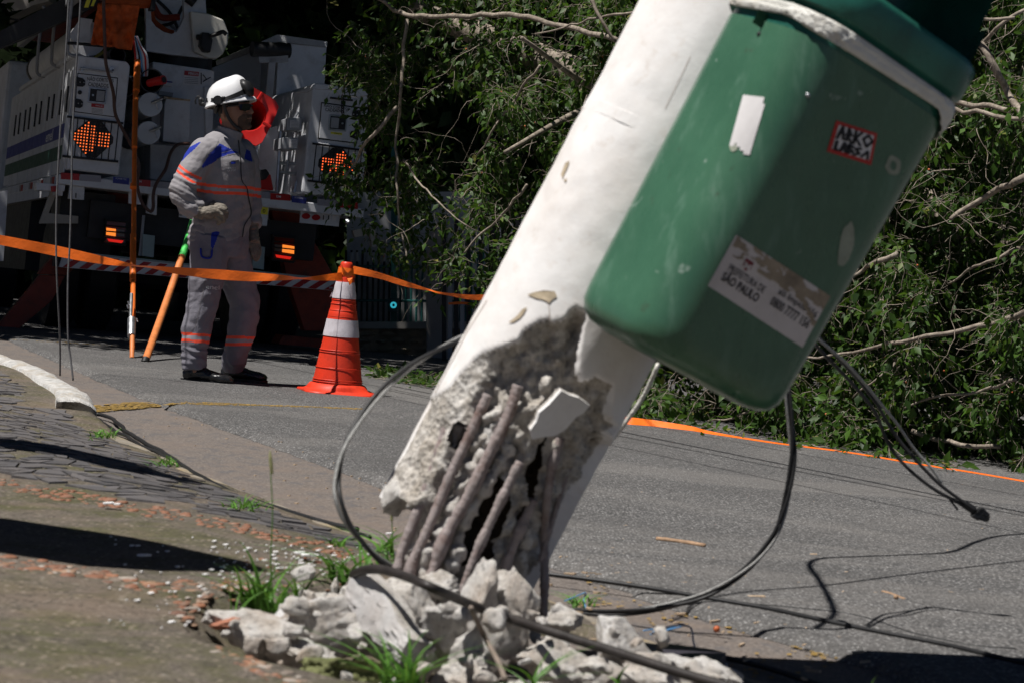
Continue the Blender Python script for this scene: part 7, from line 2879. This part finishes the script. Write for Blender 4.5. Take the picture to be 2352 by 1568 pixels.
# --- jacket
j = MB()
tor(j, [(500, 578, 0, 0.1395, 0.1721), (501, 560, 0, 0.1442, 0.1823), (505, 530, 0, 0.1395, 0.1823), (510, 495, 0, 0.1321, 0.1721), (512, 455, 0, 0.1376, 0.1814), (513, 410, 0, 0.1469, 0.2000), (513, 372, 0, 0.1395, 0.2065), (514, 348, 0, 0.1163, 0.1906), (520, 328, 0, 0.0911, 0.1348), (527, 314, 0, 0.0725, 0.0884)])
j.tube(sm([pp(484, 348, -.10), pp(468, 352, -.155), pp(452, 378, -.18), pp(436, 408, -.205), pp(420, 438, -.23), pp(428, 462, -.235), pp(446, 480, -.225), pp(455, 487, -.22)], 4), [.075, .082, .080, .076, .074, .068, .060, .056], 16)
j.tube(sm([pp(540, 350, .10), pp(556, 353, .155), pp(566, 400, .185), pp(572, 448, .20), pp(575, 495, .18), pp(577, 520, .16)], 4), [.07, .080, .076, .070, .062, .056], 16)
# collar
j.tube([pp(523, 318), pp(528, 303), pp(530, 297)], [.075, .072, .074], 18, rb=[.078, .074, .076])
fold = crease(.0065, 6.5, 1)
fold2 = crease(.0010, 20, 2)


def jf(c, n):
    u, v = px(c)
    c = fold(c, n)
    c = fold2(c, n)
    # long sweeping folds from the front down to the hip and bunching at the elbow
    if 430 < v < 575:
        t = (u * .45 + v) / 15.0
        c = c + n * (.009 * noise.noise(Vector((t * .9, c.y * 3, 0))) * min(1, (v - 430) / 50))
    if u < 470 and v > 400:
        c = c + n * (.009 * noise.noise(Vector(((v - u * .5) / 9.0, c.y * 5, 3))))
    return c


rj = remesh(j, .0055, 2, jf)
jac = rj.build('jacket', [MAT['grey'], MAT['bluef'], MAT['fluo'], MAT['silver']], man, smooth=True)
me = jac.data
BLU = [[(527, 402), (536, 375), (560, 345), (577, 338)], ]
blue1 = [(463, 384), (480, 355), (498, 337), (505, 330), (520, 338), (540, 347), (548, 351), (520, 357), (503, 364), (490, 374), (466, 386)]
blue2 = [(561, 365), (566, 343), (575, 348), (580, 372), (572, 370)]
blue3 = [(424, 352), (436, 338), (455, 328), (462, 326), (448, 342), (430, 358), (414, 374)]
mi = []
for p in me.polygons:
    c = inv @ p.center
    u, v = px(c)
    near = c.y < MD + .1
    k = 0
    if c.y < MD + .02 and u < 475 and c.y < MD - .09:
        # sleeve band across the upper arm
        t = (u - 440) * .50 + (v - 372)
        w = v - (368 + (u - 400) * .42 + 14 * math.sin((u - 400) * .03))
        if v < 420 and u < 463:
            if 0 <= w < 7:
                k = 2
            elif 7 <= w < 15:
                k = 3
            elif 15 <= w < 22:
                k = 2
    if k == 0 and not (c.y < MD - .12 and u < 452) and 405 < v < 460:
        w = v - (413 + (u - 446) * .11) - 2 * math.sin((u - 446) * .04)
        if 4 <= w < 11:
            k = 2
        elif 11 <= w < 19:
            k = 3
        elif 19 <= w < 26:
            k = 2
    if k == 0 and (inpoly(u, v, blue1) or inpoly(u, v, blue2) or inpoly(u, v, blue3)):
        k = 1
    mi.append(k)
me.polygons.foreach_set('material_index', mi)
bvj = rj.bvh()
cj = caster(bvj)
# zip line, pocket flap, printing
m = MB()
zp = [(547, 322), (549, 345), (552, 372), (553, 400), (556, 418), (566, 432), (570, 455), (575, 478), (576, 492), (568, 506), (560, 520), (556, 545)]
zs = sm([(a, b_, 0) for a, b_ in zp], 8)
sec = []
for q in zs:
    h1, h2 = cj(q.x - 1.1, q.y), cj(q.x + 1.1, q.y)
    if h1 and h2:
        sec.append((h1[0] + h1[1] * .003, h2[0] + h2[1] * .003))
m.ribbon(sec)
m.build('zip', MAT['ink'], jac)
m = MB()
for pts in ([(508, 352), (530, 347), (545, 345)], [(497, 366), (520, 358), (545, 352)], [(505, 372), (505, 386)], [(520, 356), (548, 352)], [(503, 320), (490, 345), (470, 370)]):
    sec = []
    for q in sm([(a, b_, 0) for a, b_ in pts], 5):
        h1, h2 = cj(q.x, q.y - .5), cj(q.x, q.y + .5)
        if h1 and h2:
            sec.append((h1[0] + h1[1] * .002, h2[0] + h2[1] * .002))
    if len(sec) > 1:
        m.ribbon(sec)
m.build('seams', M_('seam_grey', (.16, .15, .155), .9), jac)
decal(cj, [(522, 366), (545, 361), (547, 369), (523, 371)], .006, 6, 3).build('pocket_flap', MAT['grey'], jac, smooth=True)
decal(cj, [(529, 373), (540, 372), (540, 377), (530, 378)], .005, 4, 2).build('blue_tab', MAT['bluef'], jac, smooth=True)
m = MB()
text(cj, 'RISCO 2', [(524, 385), (540, 384), (540, 388), (524, 389)], .003, .01, m)
text(cj, 'CA 37257', [(522, 390.5), (541, 389.5), (541, 393.5), (522, 394.5)], .003, .01, m)
m.build('lettering', MAT['inkw'], jac)

# --- trousers
t_ = MB()
tor(t_, [(502, 590, 0, .135, .165), (503, 560, 0, .145, .185), (505, 520, 0, .135, .18)])
t_.tube(sm([pp(487, 545, -.085), pp(481, 585, -.095), pp(477, 625, -.105), pp(468, 690, -.115), pp(457, 735, -.115), pp(449, 775, -.11), pp(447, 812, -.11), pp(447, 828, -.11), pp(447, 847, -.11)], 3), [.100, .104, .098, .084, .080, .076, .066, .070, .064], 18)
t_.tube(sm([pp(524, 548, .075), pp(533, 590, .09), pp(543, 630, .10), pp(560, 690, .11), pp(560, 735, .11), pp(551, 775, .11), pp(542, 808, .11), pp(538, 826, .16), pp(535, 842, .2)], 3), [.100, .104, .096, .084, .080, .076, .064, .070, .064], 18)


def tf(c, n):
    u, v = px(c)
    c = fold(c, n)
    c = fold2(c, n)
    amp = .002
    if v > 795:
        amp = .007
    elif 640 < v < 760:
        amp = .003
    wv = noise.noise(Vector((c.x * 11, c.y * 8, (c.z * 19 if v > 795 else c.z * 11) + 3 * noise.noise(c * 6))))
    return c + n * (amp * 2.2 * wv)


rt = remesh(t_, .0055, 2, tf)
tro = rt.build('trousers', [MAT['trous'], MAT['bluef'], MAT['fluo'], MAT['silver']], man, smooth=True)
me = tro.data
mi = []
for p in me.polygons:
    c = inv @ p.center
    u, v = px(c)
    k = 0
    nearleg = c.y < MD
    w = v - (762 + (u - 415) * .08) if nearleg else v - (771 + (u - 520) * .02)
    if 0 <= w < 6.5:
        k = 2
    elif 6.5 <= w < 15:
        k = 3
    elif 15 <= w < 22:
        k = 2
    if nearleg and inpoly(u, v, [(487, 525), (508, 525), (500, 545), (494, 560), (488, 576), (484, 565)]):
        k = 1
    mi.append(k)
me.polygons.foreach_set('material_index', mi)
ct = caster(rt.bvh())
text(ct, 'enel', [(474, 653), (503, 656), (502, 666), (473, 663)], .004, .0).build('lettering', MAT['inkw'], tro)
m = MB()
sec = []
for q in sm([(472, 640, 0), (465, 680, 0), (456, 720, 0), (448, 755, 0)], 8):
    h1, h2 = ct(q.x - .6, q.y), ct(q.x + .6, q.y)
    if h1 and h2:
        sec.append((h1[0] + h1[1] * .003, h2[0] + h2[1] * .003))
m.ribbon(sec)
m.build('seams', bpy.data.materials['seam_grey'], tro)
# hammer loop
m = MB()
hp = [(462, 572), (463, 585), (467, 592), (480, 594), (485, 588), (486, 575)]
path = []
for q in sm([(a, b_, 0) for a, b_ in hp], 4):
    h = ct(q.x, q.y)
    if h:
        path.append(h[0] + h[1] * .008)
if len(path) > 2:
    m.tube(path, .005, 6)
    m.build('hammer_loop', MAT['bluef'], tro, smooth=True)


# --- gloves
def hand(wr, kn, pts_f, th, nm):
    g_ = MB()
    g_.tube(sm(wr, 3), [.046, .042, .038, .036], 14)
    g_.tube(sm(kn, 3), [.030, .036, .034], 14, rb=[.038, .046, .046])
    for f in pts_f:
        g_.tube(sm(f, 4), [.0135, .013, .0125, .0115], 10)
        g_.ball(f[-1], .0115, 8, 6)
    g_.tube(sm(th, 4), [.017, .0145, .012], 10)
    g_.ball(th[-1], .012, 8, 6)
    r = remesh(g_, .0034, 1, lambda c, n: crease(.004, 26, 4)(c, n))
    return r.build(nm, MAT['glove'], man, smooth=True)


hand([pp(444, 478, -.235), pp(452, 484, -.235), pp(462, 488, -.235), pp(470, 490, -.235)],
     [pp(466, 489, -.235), pp(482, 488, -.24), pp(497, 486, -.225)],
     [[pp(494, 474, -.235), pp(507, 472, -.245), pp(517, 478, -.235), pp(518, 489, -.215)],
      [pp(497, 482, -.245), pp(511, 481, -.255), pp(520, 489, -.24), pp(518, 500, -.22)],
      [pp(496, 490, -.245), pp(508, 491, -.255), pp(515, 500, -.24), pp(511, 509, -.22)],
      [pp(493, 497, -.235), pp(501, 500, -.245), pp(506, 507, -.235), pp(501, 514, -.215)]],
     [pp(478, 480, -.20), pp(486, 471, -.19), pp(492, 466, -.175)], 'glove')
hand([pp(577, 512, .155), pp(577, 522, .15), pp(578, 532, .14), pp(579, 538, .135)],
     [pp(579, 535, .13), pp(581, 548, .12), pp(583, 560, .11)],
     [[pp(576, 558, .09), pp(577, 572, .085), pp(580, 584, .08), pp(583, 592, .085)],
      [pp(582, 561, .10), pp(585, 575, .095), pp(587, 588, .09), pp(588, 597, .095)],
      [pp(587, 560, .115), pp(591, 573, .11), pp(592, 586, .105), pp(591, 595, .11)],
      [pp(591, 556, .13), pp(595, 567, .13), pp(596, 577, .125), pp(595, 585, .13)]],
     [pp(575, 545, .10), pp(572, 556, .085), pp(573, 566, .08)], 'glove')


# --- shoes
def shoe(heel, toe, dy, nm='shoe'):
    h_, t2 = Vector(heel), Vector(toe)
    L = t2.x - h_.x
    s_ = MB()
    f_ = lambda a, up_: pp(h_.x + L * a, lerp(h_.y, t2.y, a) - up_ * 1.35, dy)
    s_.tube([f_(.03, 10), f_(.12, 13), f_(.30, 16), f_(.45, 14), f_(.62, 11), f_(.80, 9.5), f_(.93, 8.5), f_(1.0, 7)], [.022, .034, .042, .036, .030, .027, .023, .012], 16, rb=[.022, .034, .038, .040, .046, .048, .040, .018], A=(0, 0, 1))
    s_.tube([f_(.17, 14), f_(.22, 24), f_(.24, 32)], [.040, .042, .042], 14)
    s_.tube([f_(.24, 26), f_(.42, 21), f_(.55, 15)], [.024, .024, .020], 10)
    r = remesh(s_, .0042, 2, lambda c, n: crease(.003, 24, 6)(c, n))
    so = r.build(nm, MAT['boot'], man, smooth=True)
    o_ = []
    for k in range(28):
        a_ = 2 * math.pi * k / 28
        x = .5 + .52 * math.cos(a_)
        wy = (.042 if math.cos(a_) > 0 else .034) * math.sin(a_)
        c = f_(x, 0)
        o_.append(c + Vector((0, wy, 0)))
    MB().prism(o_, Vector((0, 0, 6.5 * mpx))).build('sole', MAT['black'], so)
    for k in range(9):
        c = f_(.06 + k * .11, -.5)
        MB().box((c.x, c.y, c.z), (.008, .036, .006)).build('tread', MAT['black'], so)
    for k in range(4):
        c0, c1 = f_(.34 + k * .065, 24 - k * 3.2), f_(.36 + k * .065, 23.2 - k * 3.2)
        MB().tube([c0 + Vector((0, -.028, 0)), c0 + Vector((.006, -.012, .012)), c1 + Vector((.006, .016, .012))], .003, 5).build('lace', MAT['ink'], so)


shoe((417, 874), (536, 884), -.10)
shoe((506, 871), (613, 879), .26)

# --- helmet, strap, glasses, lamp
hm = MB()
dom = [(0, 175, 530, 3, 3)]
rows_ = [(176.5, 521, 543, .030), (179, 508, 551, .055), (184, 498, 558, .078), (192, 488, 565, .098), (202, 481, 570, .112), (213, 477, 574, .121), (222, 475, 577, .125), (229, 474.5, 579, .127)]
rows_ = [(v, a, b_, w) for v, a, b_, w in rows_]
vs = []
NHm = 44
hw0 = None
for v, ub, uf, w in rows_:
    for k in range(NHm):
        a_ = 2 * math.pi * k / NHm
        c = pp((ub + uf) / 2, v, 0)
        hr = (uf - ub) / 2 * mpx
        tilt = (math.cos(a_)) * -1.5
        rg = .003 * max(0, math.cos(6 * a_)) if 180 < v < 215 else 0
        vs.append(c + Vector(((hr + rg) * math.cos(a_), -(w + rg) * math.sin(a_), math.cos(a_) * .012)))
# brim
for (ub, uf, w, dz, dv) in ((474, 579, .128, 0, 232), (471, 584, .134, 0, 238), (470, 585, .136, 0, 241), (476, 580, .128, 0, 241)):
    for k in range(NHm):
        a_ = 2 * math.pi * k / NHm
        c = pp((ub + uf) / 2, dv, 0)
        hr = (uf - ub) / 2 * mpx
        front_ = max(0, math.cos(a_)) ** 3
        vs.append(c + Vector((hr * math.cos(a_) + .012 * front_, -w * math.sin(a_) * (1 - .10 * front_), math.cos(a_) * .020 + .006 * front_ - .003)))
R_ = len(rows_) + 4
hm.add(vs, [(i * NHm + k, i * NHm + (k + 1) % NHm, (i + 1) * NHm + (k + 1) % NHm, (i + 1) * NHm + k) for i in range(R_ - 1) for k in range(NHm)] + [tuple(range(NHm))])
hel = hm.build('helmet', MAT['helmet'], man, smooth=True)
ch = caster(hm.bvh())
# head strap of the lamp round the helmet
m = MB()
up_, dn_ = [], []
for a, b_, c_2 in ((475, 226, 236), (490, 226, 235), (505, 225, 234), (520, 223, 232), (535, 217, 228), (550, 210, 222), (562, 203, 217), (570, 200, 214)):
    h1, h2 = ch(a, b_), ch(a, c_2)
    if h1 and h2:
        up_.append(h1[0] + h1[1] * .005)
        dn_.append(h2[0] + h2[1] * .005)
m.ribbon(list(zip(up_, dn_)))
m.build('lamp_strap', MAT['black'], hel, smooth=True)
m = MB()
m.tube([pp(500, 231, -.135), pp(500, 231, -.150)], .026, 14)
m.box(pp(501, 231, -.148), (.018, .006, .018))
m.build('ear_muff_socket', MAT['black'], hel, smooth='auto')
MB().tube(sm([pp(556, 187, -.05), pp(565, 195, -.07), pp(573, 208, -.07), pp(577, 220, -.06)], 4), [.014, .022, .022, .014], 10, rb=[.02, .036, .036, .02]).build('head_lamp', MAT['black'], hel, smooth=True)
MB().tube(sm([pp(466, 232, -.02), pp(460, 228, -.02), pp(462, 240, -.02), pp(470, 238, -.02)], 4), .011, 8).build('lamp_battery', MAT['black'], hel, smooth=True)
MB().tube(sm([pp(462, 226, -.02), pp(454, 222, -.02), pp(449, 232, -.02), pp(450, 240, -.02)], 4), .004, 6).build('strap_loop', MAT['black'], hel, smooth=True)
m = MB()
pth = [pp(513, 222, -.135), pp(514, 240, -.125), pp(519, 258, -.098), pp(528, 276, -.082), pp(541, 291, -.066), pp(556, 300, -.045)]
m.tube(sm(pth, 5), .003, 8, rb=.009, A=(0, -1, 0))
m.build('chin_strap', MAT['dark'], hel, smooth=True)
# suspension band seen under the shell at the nape
m = MB()
m.tube(sm([pp(500, 244, -.06), pp(496, 252, -.03), pp(496, 258, .0)], 4), .010, 8)
m.build('nape_band', MAT['black'], hel, smooth=True)
gls = empty('x', pp(560, 247, -.06)) if False else None
m = MB()
lens = [(547, 241), (556, 239), (570, 239), (574, 241), (574.5, 247), (572, 253), (562, 256), (552, 253)]
vs = []
for k, (a, b_) in enumerate(lens):
    dy = -.088 + max(0, (a - 552)) * .0024
    vs.append(pp(a + 1.5, b_, dy))
m.prism(vs, Vector((-.008, .010, 0)))
m.tube(sm([pp(549, 243, -.086), pp(535, 244, -.088), pp(519, 246, -.086)], 4), .004, 8)
m.tube(sm([pp(576.5, 242, -.03), pp(579, 243, 0), pp(576.5, 242, .03)], 4), .005, 8)
m.build('sunglasses', MAT['glass'], man, smooth=False)
m = MB()
vs = []
for k, (a, b_) in enumerate(lens):
    vs.append(pp(a + 3, b_, .02 + max(0, (574 - a)) * .002))
m.prism(vs, Vector((-.006, 0.004, 0)))
m.build('sunglass_lens', MAT['glass'], man)
